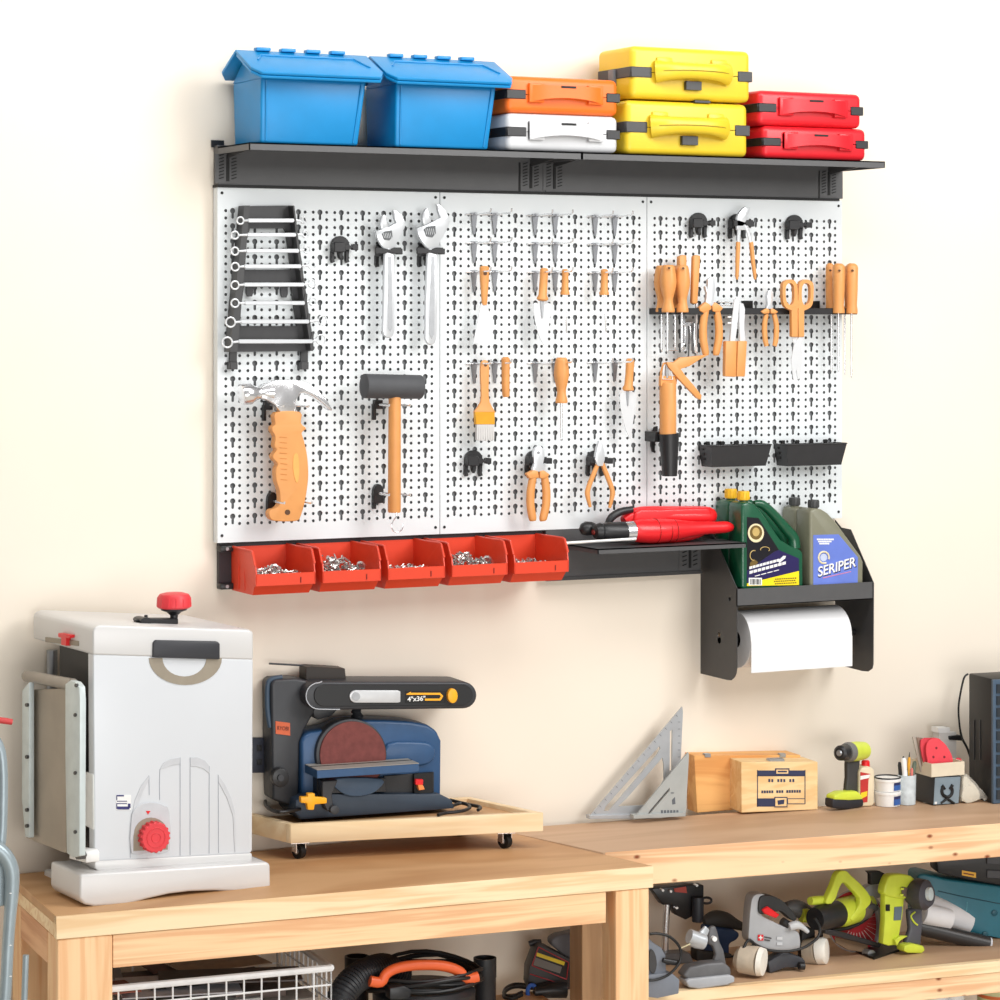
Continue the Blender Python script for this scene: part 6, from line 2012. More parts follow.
# pale bag
t = Thing('plastic_bag', 'crumpled clear plastic bag of white material beside the carton', 'bag')
P = BP(975, 804, ZB, AR)
def lump(pl, pts, d0, d1, seed, amp=.004, b=.014):
    g = slab(pl, sm(pts, 3), d0, d1, b, 3)
    random.seed(seed)
    from mathutils import noise
    return [V(v) + V((noise.noise(V(v) * 40), noise.noise(V(v) * 40 + V((3, 3, 3))), noise.noise(V(v) * 40 + V((7, 1, 2))))) * amp for v in g[0]], g[1]
t.p('contents', onto(lump(P, [(963, 779), (967, 777), (973, 783), (979, 791), (980, 799), (976, 804.5), (963, 804.8), (962.5, 790)], -.045, -.02, 5), ZB), mat('bag_contents', (232, 226, 208), .7))
t.p('film', onto(lump(P, [(964, 777), (971, 778), (980, 787), (988, 797), (991.5, 804), (985, 803), (975, 805), (964, 805.3)], -.05, -.012, 9), ZB), mat('bag_film', (222, 218, 208), .2, trans=.0, alpha=.35))
t.done()
# organiser cabinet with cable
t = Thing('organiser_cabinet', 'tall black organiser cabinet with blue-grey drawer front at the right edge', 'cabinet')
P = BP(993.5, 804, ZB, AR)
z1_ = P.P(997, 679).z
cabk = hexa([P.P(993.5, 804)] * 8)
A = V((P.o.x, P.o.y, 0))
def pc(s, d, z):
    q = A + P.u * s - P.n * d
    return V((q.x, q.y, z))
dpt = .12
def cbox(s0, s1, d0, d1, z0, z1):
    return hexa([pc(s0, d0, z0), pc(s1, d0, z0), pc(s1, d0, z1), pc(s0, d0, z1), pc(s0, d1, z0), pc(s1, d1, z0), pc(s1, d1, z1), pc(s0, d1, z1)])
ck = t.p('cabinet_case', bev(cbox(.0, .24, .008, dpt, ZB + .0005, z1_), .003, 2), mat('case_black', (22, 22, 23), .5))
BG = mat('drawer_blue_grey', (72, 92, 112), .45)
t.p('front_frame', bev(cbox(-.001, .241, 0, .009, ZB + .0005, z1_ - .002), .001, 1), BG)
for k in range(10):
    zz = ZB + .012 + k * .029
    for j in range(2):
        dr = t.p('drawer', cbox(.008 + j * .115, .118 + j * .115, -.004, .0, zz, zz + .022), mat('drawer_smoke', (48, 54, 60), .3))
        t.p('drawer_pull', cbox(.05 + j * .115, .075 + j * .115, -.010, -.004, zz + .008, zz + .014), BG, under=dr)
for s in (.35, .5):
    pass
SPC = P.side(A + V((0, 0, ZB)))
t.p('side_rib', slab(SPC, [(973, 720), (974, 720), (974, 760), (973, 760)], 0, .002), mat('rib_black', (40, 40, 42), .4), under=ck)
t.p('side_rib', slab(SPC, [(979, 720), (980, 720), (980, 760), (979, 760)], 0, .002), mat('rib_black', (40, 40, 42), .4), under=ck)
t.done()
P3 = Plane((0, -.05, 0), 0)
t = Thing('cable', 'black cable and plug hanging beside the organiser cabinet', 'cable', 'black cables')
t.p('lead', tb(P3, sm([(968, 674, 1), (964, 678, 1), (960.5, 693, 1), (958.5, 708, 1), (959.5, 725, 1), (962, 738, 1.2), (968, 750, 1.2), (974, 770, 1.2)], 4, False), .0, 8), CORD)
t.p('plug', slab(P3, [(949, 736), (961, 735), (964, 741), (949.5, 740)], .0, .014, .002, 1), CORD)
t.done()

# ================================================================ right lower shelf
def SPn(x, y, yaw=AR):
    return Plane(Hz(x, y, ZS), yaw)


GCAST = mat('grey_casting', (104, 104, 106), .5, .2, .12)
LTG = mat('light_tool_grey', (168, 170, 174), .45)
MIDG = mat('mid_tool_grey', (122, 128, 138), .5)
BAG = mat('dust_bag_cloth', (196, 182, 162), .8, 0, .12)
BAGW = mat('dust_bag_white', (240, 236, 226), .7)

P = SPn(662, 998)
t = Thing('bench_grinder_tool', 'blue-grey metal power tool with a black side handle by the bench leg', 'power tool', 'tools on the lower shelf')
t.p('foot', onto(slabk(P, [(645, 975), (672, 973), (680, 980), (679, 993), (658, 997.5), (645, 996)], -.09, 0, .003, 2), ZS), MIDG)
t.p('body', slabk(P, [(645, 935), (654, 943), (662, 948), (666, 955), (667, 975), (645, 978)], -.08, -.01, .005, 3), MIDG)
t.p('slot_face', slabk(P, sm([(650, 950), (655, 953), (657, 965), (654, 974), (649, 968)], 3), -.01, -.004, .001, 1), DGREY2)
t.p('side_handle', tb(P, [(663, 960, 2.5), (667, 961, 3), (678, 963, 3), (679, 963, 2)], .0, 12), BLACK)
t.p('cord', tube(sm([tuple(P.P(x, y, .01)) for x, y in [(650, 934), (658, 933.5), (670, 937), (679, 946), (681, 956), (678, 965), (668, 975), (655, 980), (645, 980)]], 4, False), .0032, 8), CORD)
t.done()

P = SPn(668, 962)
t = Thing('rotary_tool_press', 'small black drill press stand with a chrome pole reaching up to the bench', 'drill press')
ZP = (P.P(667, 890).z)
t.p('base', onto(slabk(P, [(652, 955), (690, 953), (694, 962), (652, 966)], -.06, .03, .002, 1), ZS), GCAST)
t.p('pole', tb(P, [(667.8, 890, 3.6), (665.8, 925, 3.6), (664.5, 960, 3.8)], 0, 16), CHROME)
t.p('head', slabk(P, [(652, 889), (688, 884.5), (704, 885), (704, 905), (697, 914), (686, 920), (676, 915), (672, 905), (663, 905), (658, 898)], -.04, .02, .003, 2), BLACK)
t.p('red_plate', slabk(P, [(674, 888.5), (686, 886.5), (687, 893), (675, 892)], .02, .024), mat('press_red', (176, 70, 58), .5))
t.p('tool_clamp', J(tb(P, [(698, 897, 6), (697.5, 915, 6.2), (697, 922, 5)], .03, 16)), mat('clamp_slate', (44, 48, 56), .45))
t.p('clamp_ring', ringt(P, 706.5, 900.5, 5, 3, .003, .03, 20, 8), BLACK)
for (x, y) in ((663, 890.5), (671, 891.5), (697, 885.5), (677, 908)):
    t.p('screw', disc_px(P, x, y, 1.3, 1.3, .02, .034, 10), CHROME)
t.done()

P = SPn(712, 988)
t = Thing('sander_stand', 'grey cast stand with a tilted silver clamp ring and rounded heavy foot', 'stand')
t.p('foot', onto(slabk(P, [(686, 981), (690, 979), (730, 975), (735, 977), (735, 983), (729, 987), (700, 991), (689, 989.5)], -.09, 0, .004, 3), ZS), LTG)
t.p('base_plate', slabk(P, [(683, 976), (690, 967), (706, 963.5), (724, 962), (731, 968), (732, 976), (690, 981)], -.085, -.008, .006, 3), GCAST)
t.p('neck', slabk(P, [(709, 931), (711, 927), (716, 926), (718, 932), (720, 942), (724, 950), (727, 966), (712, 966), (716, 955), (713, 946), (708, 944)], -.06, -.03, .005, 3), GCAST)
t.p('clamp_bolt', disc_px(P, 714.8, 939, 2.4, 2.6, -.03, -.02, 14), WHITE)
cA, cB = P.P(690, 938, .0), P.P(701, 943.5, -.03)
t.p('clamp_ring', tube([P.P(689, 936, .01) , P.P(703, 941, .01)], [.0001 + .016, .016], 24), mat('clamp_silver', (196, 200, 204), .35, .4))
t.p('clamp_body', J(tb(P, [(690, 938, 7.2), (697, 940, 8.4), (704, 942, 7.6)], .005, 20), slabk(P, [(700, 932), (706, 926), (710, 930), (706, 940), (702, 946)], -.02, .0, .003, 2)), mat('clamp_silver', (196, 200, 204), .35, .4))
t.p('clamp_rod', tb(P, [(681, 948, .8), (690, 944, 1)], .02, 8), mat('clamp_brass', (196, 186, 150), .4, .4))
t.done()

P = SPn(720, 962)
t = Thing('orbital_sander', 'dusty black and navy palm sander behind the grey stand', 'sander')
t.p('top_shell', tb(P, sm([(704, 922, 5), (714, 919, 8.5), (725, 920, 8), (735, 924, 5.5), (746, 928, 3.5), (753, 929, 2)], 4, False), -.06, 20), mat('dusty_black', (58, 56, 54), .7))
t.p('body', slabk(P, [(705, 925), (735, 930), (741, 934), (738, 940), (730, 944), (730, 962), (703, 962), (704, 940)], -.1, -.04, .008, 3), mat('sander_navy', (36, 60, 96), .6))
t.p('pad', onto(slabk(P, [(697, 950), (732, 954), (734, 966), (697, 962)], -.11, -.03, .003, 2), ZS), mat('dusty_black', (58, 56, 54), .7))
t.p('cord', tube(sm([tuple(P.P(x, y, -.02)) for x, y in [(746, 928), (752, 936), (757, 942), (748, 948), (735, 955), (733, 957)]], 4, False), .003, 8), CORD)
t.done()

P = SPn(765, 975)
t = Thing('jigsaw', 'light grey jigsaw with black grip, red trigger and cream dust bag', 'jigsaw')
t.p('body', slabk(P, sm([(750, 942), (749, 930), (751, 905), (754, 896), (761, 894), (766, 896), (762, 903), (761, 914), (772, 921), (785, 927), (797, 931), (800, 938), (799, 950), (785, 952), (765, 949)], 3), -.09, -.015, .007, 3), mat('jigsaw_grey', (178, 180, 183), .4))
t.p('grip', slabk(P, sm([(760, 898), (768, 895.5), (780, 899), (790, 908), (797, 918), (793, 921), (782, 912), (774, 912), (766, 914), (759, 913)], 3), -.075, -.01, .006, 3), mat('jigsaw_black', (38, 38, 38), .5))
t.p('trigger', slabk(P, [(762, 910), (768, 906.5), (780, 915), (776, 918.5), (765, 914)], -.05, -.012 + .008, .002, 1), REDP)
lg = t.p('logo_square', slabk(P, rect(758, 934.8, 763.4, 940.6), -.015, -.0125), REDP)
t.p('logo_cross', J(slabk(P, rect(760.1, 935.6, 761.3, 939.8), -.0125, -.0115), slabk(P, rect(758.8, 937.1, 762.6, 938.3), -.0125, -.0114)), WHITE, under=lg)
t.p('lettering', J(slabk(P, [(764.5, 936.4), (771.5, 937.8), (771.5, 939), (764.5, 937.6)], -.015, -.0125), slabk(P, [(764.5, 939.2), (770, 940.2), (770, 941.4), (764.5, 940.4)], -.015, -.0125)), mat('print_grey', (70, 66, 68), .5))
for y in (938, 943.5):
    t.p('vent', slabk(P, rect(777, y - 1.2, 782.5, y + 1.8), -.015, -.0128), mat('vent_pale', (205, 207, 210), .5))
t.p('side_dial', tb(P, [(782, 921, 4.2), (788, 925, 4)], -.02, 14), BLACK)
t.p('cord_boot', tb(P, sm([(789, 927, 4), (796, 925, 4.5), (802, 927, 3), (808, 932, 2)], 3, False), -.01, 12), mat('boot_pale', (200, 202, 204), .45))
t.p('shoe', onto(slabk(P, [(768, 962), (785, 952), (803, 958), (806, 962), (803, 966), (786, 966), (770, 972)], -.08, -.01, .003, 2), ZS), mat('shoe_charcoal', (58, 60, 66), .5))
t.p('shoe_roller', tb(P, [(799, 966, 3.8), (804, 966, 3.8)], .0, 14), BLACK)
t.p('cord', tube(sm([tuple(P.P(x, y, .002)) for x, y in [(741, 955), (748, 940), (756, 945), (768, 950), (785, 951.5), (800, 949), (810, 944), (818, 937), (820, 928), (815, 918)]], 4, False), .0034, 8), CORD)
b_ = t.p('dust_bag', tube([P.P(737, 958, -.02), P.P(741, 959, -.012), P.P(756, 961, .012), P.P(759, 961.5, .018)], [.022, .032, .034, .033], 28), BAG)
t.p('bag_end', tube([P.P(759, 961.5, .018), P.P(764, 962.3, .026)], [.0335, .031], 28), BAGW, under=b_)
t.done()

P = SPn(815, 965)
t = Thing('palm_sander', 'small lime and charcoal sander with a round cream dust bag', 'sander')
t.p('body', tb(P, sm([(786, 908, 6), (796, 908, 8.5), (807, 914, 8), (815, 922, 5)], 4, False), -.06, 18), mat('sander_slate', (92, 92, 92), .5))
t.p('lime_collar', tb(P, sm([(801, 915, 7), (808, 916, 7), (814, 921, 5)], 3, False), -.045, 18), LIME)
t.p('cord_boot', tb(P, sm([(813, 921, 4), (819, 926, 3), (821, 936, 2), (818, 944, 2)], 3, False), -.035, 12), BLACK)
t.p('lower_body', slabk(P, [(803, 925), (816, 930), (815, 952), (800, 955)], -.08, -.04, .005, 2), mat('sander_black', (40, 38, 36), .6))
b_ = t.p('dust_bag', tube([P.P(802, 952, -.045), P.P(806, 952, -.04), P.P(818, 951, -.015)], [.022, .030, .032], 28), BAG)
t.p('bag_end', tube([P.P(818, 951, -.015), P.P(825, 950.5, -.003), P.P(827, 950.5, .0)], [.032, .0315, .027], 28), BAGW, under=b_)
t.p('pad', onto(slabk(P, [(802, 955), (814, 957), (812, 966), (802, 965)], -.08, -.03, .002, 1), ZS), BLACK)
t.done()

# circular saw
P = SPn(862, 958, math.radians(14))
t = Thing('circular_saw', 'lime circular saw with red blade standing on its dark base plate', 'circular saw')
t.p('base_plate', onto(prism([Hz(836, 944, ZS), Hz(874, 960, ZS), Hz(904, 950, ZS), Hz(866, 936, ZS)], ZS + .0005, ZS + .006, .001), ZS), mat('plate_black', (36, 35, 34), .4, .3))
BLD = mat('blade_red', (168, 40, 48), .5, .1, .12, 40)
t.p('blade', slabk(P, ell(856, 921, 28, 30, 40), -.052, -.049, 0), BLD)
t.p('blade_rim', slabk(P, ell(856, 921, 29.6, 31.6, 40), -.0515, -.0495, holes=[ell(856, 921, 26.5, 28.5, 40)]), mat('blade_steel', (176, 170, 168), .4, .5))
ln = []
for k in range(12):
    a = -.25 + k * .22
    ln.append(slabk(P, [(856 + 12 * cos(a) - .3, 921 + 12 * sin(a)), (856 + 12 * cos(a) + .3, 921 + 12 * sin(a)), (856 + 25 * cos(a) + .5, 921 + 25 * sin(a)), (856 + 25 * cos(a) - .5, 921 + 25 * sin(a))], -.049, -.0484))
t.p('blade_slots', J(*ln), mat('slot_pale', (216, 196, 190), .5))
gp = [(866, 888), (872, 884), (880, 885), (887, 893), (884, 897.5), (877, 899), (882, 912), (884, 925), (881, 937), (877, 942), (879, 930), (878, 915), (872, 903), (862, 897)]
t.p('upper_guard', slabk(P, sm(gp, 2), -.075, -.04, .003, 2), mat('guard_grey', (156, 158, 162), .45))
t.p('motor_end', tube([P.P(815, 919, -.01), P.P(821, 917.5, -.012), P.P(836, 914, -.03)], [.026, .0305, .032], 26), BLACK)
t.p('motor_housing', tube([P.P(834, 914.5, -.028), P.P(842, 912.5, -.035), P.P(856, 908, -.048), P.P(868, 904, -.055)], [.030, .034, .034, .026], 26), LIME)
t.p('housing_band', tube([P.P(854, 909, -.046), P.P(862, 906.5, -.05)], [.0345, .0335], 26), mat('band_brown_grey', (112, 98, 88), .5))
hd_o = [(826, 903), (830, 893), (834, 884), (837, 875), (841, 871), (847, 871), (851, 875), (860, 883), (868, 892), (871.5, 899), (870, 905), (864, 911), (858, 917), (853, 921.5), (851, 918), (856, 911), (860, 904), (860, 898), (853, 890), (846, 883), (842, 884), (838, 893), (836, 899), (831, 904)]
t.p('handle', slabk(P, sm(hd_o, 2), -.035, -.0, .006, 3), LIME)
t.p('front_knob', tb(P, sm([(810, 901, 4), (815, 900.5, 4.6), (824, 900, 4.2), (830, 902, 3)], 3, False), -.02, 16), LIME)
t.p('lower_guard', tb(P, sm([(832, 930, 1.6), (848, 928, 1.8), (862, 922, 1.8), (872, 913, 1.8), (877, 905, 1.6)], 4, False), -.03, 10), BLACK)
t.p('shoe_bar', slabk(P, [(826, 929), (840, 931), (882, 944), (880, 948), (838, 937), (826, 934)], -.03, -.005, .002, 1), mat('bar_charcoal', (40, 40, 44), .4))
t.p('side_panel', slabk(P, [(836, 937), (868, 944), (868, 953), (848, 950), (836, 943)], -.03, -.02, .001, 1), mat('dust_brown', (112, 90, 68), .7))
t.p('guard_lever', tb(P, sm([(866, 908, 2.4), (872, 906, 3), (876, 909, 3)], 3, False), -.02, 12), DGREY)
t.p('depth_knob', disc_px(P, 872, 954, 4, 4, -.02, .0, 16, .001), BRUSHED)
t.done()

P = SPn(906, 956, math.radians(6))
t = Thing('nail_gun', 'lime cordless nail gun with round charcoal motor and foot battery', 'nail gun')
t.p('magazine', slabk(P, [(885, 893), (901, 893.5), (905, 896), (903, 915), (898, 945), (889, 946), (883, 944), (885, 920)], -.06, -.02, .004, 2), LIME)
t.p('head', slabk(P, sm([(884, 893), (888, 879), (893, 874.5), (906, 874.5), (915, 879), (916, 893), (905, 899), (890, 897)], 2), -.07, -.015, .006, 3), LIME)
t.p('nose', slabk(P, [(868, 871.5), (880, 871), (888, 875), (888, 882), (883, 884), (871, 885), (871, 874)], -.07, -.04, .002, 1), JET)
t.p('motor', tube([P.P(910, 892.5, -.03), P.P(917, 893.5, -.01), P.P(926, 895, .012), P.P(929, 895, .02)], [.026, .037, .036, .027], 30), mat('motor_charcoal', (68, 66, 72), .5))
t.p('motor_cap', tube([P.P(928, 894, .018), P.P(931, 894, .025)], [.0165, .0155], 24), mat('cap_silver', (208, 218, 218), .35, .2))
t.p('name_plate', slabk(P, [(902, 887), (916, 889), (915, 899), (902, 896)], -.015, -.010, .001, 1), mat('plate_umber', (104, 90, 78), .5))
for (x, y) in ((902.5, 889), (902, 895), (915.5, 890.5), (915, 898)):
    t.p('plate_clip', slabk(P, rect(x - 1.6, y - 1, x + 1.6, y + 1), -.012, -.007, .0005, 1), LIME)
t.p('grip', slabk(P, [(909, 910), (923, 906), (923, 925), (921.5, 946), (906, 944), (911, 930)], -.05, -.015, .006, 3), mat('grip_slate', (84, 86, 94), .5))
t.p('grip_accent', tb(P, sm([(915, 912, .9), (911, 916, .9), (914, 922, .9), (917.5, 925, .9)], 3, False), -.013, 8), LIME)
t.p('battery_foot', onto(slabk(P, [(905, 945.5), (913, 943.5), (924, 946), (925.5, 951), (922, 954), (908, 953.5), (904, 951)], -.06, -.0, .004, 2), ZS), LIME)
t.p('side_label', slabk(P, [(894.5, 907), (902.5, 906.5), (901, 920), (893.8, 920.5)], -.02, -.0185), mat('label_slate', (96, 112, 122), .5))
for (x, y) in ((887, 890), (887, 908)):
    t.p('window', slabk(P, rect(x - 1, y - 3.5, x + 3, y + 3), -.02, -.018), JET)
t.p('latch', slabk(P, [(895, 940), (902, 936), (908, 936), (900, 941), (897, 946)], -.03, -.01, .001, 1), LIME)
t.done()

# teal case, black case, rolls, pipe
P = SPn(995, 940, math.radians(-20))
TEAL = mat('teal_case_plastic', (22, 104, 122), .45)
t = Thing('tool_case', 'large teal plastic tool case lying at the right of the lower shelf', 'case')
g = slab(P, [(917, 878), (919, 874.5), (925, 874), (945, 879), (999, 886.5), (1030, 891), (1030, 943), (999, 940), (930, 925), (917, 918)], -.1, -.01, .006, 3)
tc = t.p('case_body', onto(g, ZS), TEAL)
t.p('lid_seam', tb(P, [(938, 891, .5), (960, 896, .5), (999, 903.5, .5), (1030, 909, .5)], -.0095, 6), mat('teal_dark_seam', (14, 62, 76), .5), under=tc)  # seam drawn as a darker teal line
for (x, y, rx) in ((995, 913, 3), (985.5, 934.5, 3.2)):
    t.p('rivet', disc_px(P, x, y, rx, 3, -.011, -.006, 18, .001), mat('teal_dark', (16, 82, 98), .45), under=tc)
t.p('latch_line', tb(P, [(967, 902, .5), (966.5, 912, .5)], -.0095, 6), mat('teal_light', (80, 150, 164), .45), under=tc)
t.done()
ztop = P.P(960, 882, -.05).z
P4 = Plane(P.P(960, 884, -.02), math.radians(-20))
t = Thing('tool_case', 'black plastic case with a yellow sticker lying on the teal case', 'case')
bc = t.p('case_body', slab(P4, [(936, 856), (943, 852), (1030, 850), (1030, 890), (999, 885.5), (968, 880), (938, 873)], -.07, .0, .004, 2), mat('case_graphite', (34, 33, 34), .45))
t.p('sticker', slab(P4, [(962, 870.3), (976, 872.8), (976, 878), (962, 875.3)], 0, .001), mat('sticker_amber', (232, 176, 46), .5), under=bc)
t.p('sticker_print', slab(P4, [(963.5, 872.6), (974, 874.5), (974, 875.7), (963.5, 873.8)], .001, .0016), mat('plate_dark', (110, 44, 30), .6), under=bc)
t.p('side_bar', slab(P4, [(987, 856), (1030, 857), (1030, 866), (987, 864)], 0, .006, .001, 1), mat('case_edge', (60, 60, 64), .45), under=bc)
t.p('side_bar', slab(P4, [(987, 870), (1030, 872), (1030, 880), (987, 878)], 0, .004, .001, 1), mat('case_edge', (60, 60, 64), .45), under=bc)
t.done()
WR = mat('roll_white', (226, 226, 228), .7, 0, .03)
P = SPn(940, 945)
def roll(lb, x0, y0, x1, y1, r, d):
    a, b_ = P.P(x0, y0, d), P.P(x1, y1, d)
    t = Thing('paper_roll', lb, 'paper roll', 'white rolls on the lower shelf')
    ax = (b_ - a).normalized()
    k = t.p('roll', bev(tube([a, b_], [r, r], 28), .002, 2), WR)
    t.p('end_core', tube([b_ + ax * -.001, b_ + ax * .0015], [r * .4, r * .4], 16), mat('core_pale', (196, 196, 200), .7), under=k)
    t.done()
roll('longer white paper roll lying nearest the teal case', 925, 906, 967, 922.5, .034, -.05)
roll('shorter white roll lying in front of the longer one', 922, 913, 949, 920, .026, .005)
a, b_ = P.P(918, 927, .0), P.P(988, 944, .035)
t = Thing('black_tube', 'long black tube with a pale end cap lying in front of the rolls', 'tube')
t.p('tube', tube([a, b_], .0185, 24), mat('tube_charcoal', (46, 44, 44), .4))
ax = (b_ - a).normalized()
t.p('end_cap', tube([b_, b_ + ax * .005], .017, 24), mat('cap_pale', (206, 208, 214), .5))
t.done()

# bottom shelf: cans
P = Plane(Hz(985, 1070, .298), AR)
cn = BRP.P(1001, 1000, -.1)
t = Thing('paint_can', 'pale yellow-green paint can under the lower shelf at bottom right', 'paint can')
c = V((cn.x, cn.y, 0))
zt_ = BRP.P(990, 982, -.1).z
t.p('can', tube([(c.x, c.y, .299), (c.x, c.y, zt_ - .012)], .057, 32), mat('can_cream', (206, 208, 160), .5))
t.p('rim', tube([(c.x, c.y, zt_ - .012), (c.x, c.y, zt_ - .004), (c.x, c.y, zt_)], [.058, .059, .055], 32), mat('can_rim', (170, 172, 164), .35, .5))
t.p('label_band', tube([(c.x, c.y, zt_ - .034), (c.x, c.y, zt_ - .026)], .0575, 32), mat('can_orange', (214, 112, 62), .5))
t.done()
for (x, y, r, h, lb, m_) in ((955, 993, .024, .0, 'small clear-grey jar beside the paint can', mat('jar_grey', (176, 180, 188), .3)), (937, 995, .028, 0, 'white lidded jar left of the grey jar', mat('jar_white', (224, 224, 226), .4))):
    q = BRP.P(x, y, -.1)
    t = Thing('jar', lb, 'jar', 'jars on the bottom shelf')
    t.p('jar', tube([(q.x, q.y, .299), (q.x, q.y, q.z - .014)], r, 24), m_)
    t.p('lid', tube([(q.x, q.y, q.z - .014), (q.x, q.y, q.z)], r * .96, 24), WHITE)
    t.done()

# ================================================================ under the left bench
def LP(d):
    return Plane(BLP.o + BLP.n * d, AL)


t = Thing('wire_basket', 'white wire basket drawer full of papers under the left bench', 'wire basket')
P = LP(-.045)
WW = mat('white_wire', (236, 236, 236), .4)
A, B_ = P.P(100, 992), P.P(331, 966)
zr_ = (A.z + B_.z) / 2
A.z = B_.z = zr_
dpB = .37
bkv = -P.n * dpB
zbt = ZL + .006
for (p, q_) in ((A, B_), (B_, B_ + bkv), (A, A + bkv), (A + bkv, B_ + bkv)):
    t.p('rim', tube([p, q_], .0075, 8), WW)
def wires(p, q_, n, nm='wire'):
    for i in range(n + 1):
        c_ = p + (q_ - p) * (i / n)
        t.p(nm, tube([c_, V((c_.x, c_.y, zbt))], .002, 6), WW)
wires(A, B_, 13)
wires(B_, B_ + bkv, 12)
wires(A + bkv, B_ + bkv, 12)
for k in (1, 2, 3):
    z = zr_ - k * .035
    if z > zbt:
        for (p, q_) in ((A, B_), (B_, B_ + bkv), (A + bkv, B_ + bkv)):
            t.p('rail_wire', tube([V((p.x, p.y, z)), V((q_.x, q_.y, z))], .0022, 6), WW)
for i in range(14):
    p = A + (B_ - A) * (i / 13)
    t.p('floor_wire', tube([V((p.x, p.y, zbt)), V((p.x, p.y, zbt)) + bkv], .002, 6), WW)
t.done()
random.seed(21)
papers = [('sheet_of_paper', 'grey printed sheet lying across the back of the wire basket', (150, 148, 152), .12, .13, .3), ('magazine', 'brown covered booklet at the back of the wire basket', (108, 70, 56), .46, .10, .3), ('sheet_of_paper', 'pale printed sheet near the front of the wire basket', (206, 206, 212), .40, .25, .1),
          ('cardboard_piece', 'light brown cardboard piece at the right of the wire basket', (178, 156, 134), .66, .2, .24), ('booklet', 'dark red-brown booklet at the left front of the basket', (140, 76, 58), .1, .1, .1), ('sheet_of_paper', 'dark sheet with coloured dots by the basket rim', (90, 84, 84), .62, .3, .09)]
for i, (nm, lb, rgb, s, w_, d_) in enumerate(papers):
    c_ = A + (B_ - A) * s - P.n * (d_ + .02)
    zz = zr_ - .045 + .004 * i - (.0)
    t = Thing(nm, lb, 'paper', 'papers in the wire basket')
    g = box((c_.x + w_ * .0, c_.y, zz), (w_, .14 if d_ < .2 else .12, .003), AL + random.uniform(-.25, .25), 0, tilt=('X', random.uniform(-.12, .12)))
    k_ = t.p('sheet', g, mat('paper_%d' % i, rgb, .7, 0, .12, 40))
    if 'dots' in lb:
        for j in range(4):
            q = c_ + BLP.u * (-.045 + j * .022)
            t.p('printed_dot', cyl((q.x, q.y - .03, zz + .0075), (0, 0, 1), .006, .002, 12), mat('dot_%d' % (j % 2), ((236, 190, 110), (236, 220, 214))[j % 2], .6), under=k_)
    elif rgb[0] > 200:
        for j in range(3):
            q = c_ + BLP.u * (-.05 + j * .045)
            t.p('printed_block', box((q.x, q.y, zz + .0032), (.034, .06, .0006), AL), mat('print_grey', (70, 66, 68), .5), under=k_)
    t.done()
# filler under the papers
t = Thing('paper_pile', 'mixed stack of papers filling the bottom of the wire basket', 'papers', None, 'stuff')
for i in range(7):
    c_ = A + (B_ - A) * (.14 + .12 * i) - P.n * (.18 + .02 * (i % 3))
    t.p('sheet', box((c_.x, c_.y, zbt + .006), (.11, .28, zr_ - zbt - .075 + .006 * (i % 3)), AL), mat('pile_%d' % (i % 3), ((150, 140, 132), (188, 184, 182), (120, 104, 96))[i % 3], .8, 0, .15, 60))
t.done()

# shop vacuum, hose, tubes
t = Thing('shop_vacuum', 'black canister vacuum with a curved orange carry handle', 'vacuum')
P = LP(-.14)
cv = P.P(424, 985)
zv = P.P(424, 986).z
t.p('canister', tube([V((cv.x, cv.y, ZL + .001)), V((cv.x, cv.y, ZL + .03)), V((cv.x, cv.y, zv - .01)), V((cv.x, cv.y, zv))], [.105, .11, .112, .10], 32), mat('vacuum_black', (34, 35, 38), .45))
OR_ = mat('handle_orange', (240, 104, 52), .42)
t.p('carry_handle', tube([P.P(x, y, .06) for x, y in sm([(370, 981), (381, 982), (386, 974), (396, 968.5), (412, 965.5), (432, 965), (448, 967), (460, 972), (466, 979), (478, 976.5)], 4, False)], .0115, 12, flat=(P.n, .8)), OR_)
t.p('latch_block', slab(P, [(390, 988), (404, 986), (412, 990), (410, 1000), (390, 1000)], .05, .08, .003, 2), BLACK)
t.done()
t = Thing('power_cord', 'thick black cord wound in loops around the top of the vacuum', 'cord', 'black cords of the bench tools')
random.seed(5)
for k in range(7):
    pts = []
    rx, ry = .132 - .006 * (k % 3), .085 - .004 * (k % 4)
    for i in range(25):
        a = 2 * PI * i / 24
        s = rx * cos(a)
        dd = ry * sin(a)
        q = V((cv.x, cv.y, 0)) + P.u * s + P.n * (dd + .0)
        z = zv + .004 + .0075 * (k // 2) + (.028 if sin(a) < 0 else .006) * abs(sin(a)) + .004 * sin(3 * a + k)
        pts.append(V((q.x, q.y, z)))
    t.p('cord_loop', tube(pts, .0042, 8, caps=False), CORD)
t.done()
RIBB = mat('hose_black', (36, 38, 42), .45)
t = Thing('vacuum_hose', 'ribbed black vacuum hose curving up left of the vacuum', 'hose')
pts = sm([tuple(P.P(x, y, d)) for x, y, d in [(332, 1030, .05), (340, 1000, .05), (352, 982, .03), (368, 972, -.01), (384, 968, -.06), (400, 975, -.1)]], 14, False)
t.p('hose', tube(pts, [.032 if i % 2 else .0295 for i in range(len(pts))], 20), RIBB)
t.done()
P = LP(-.33)
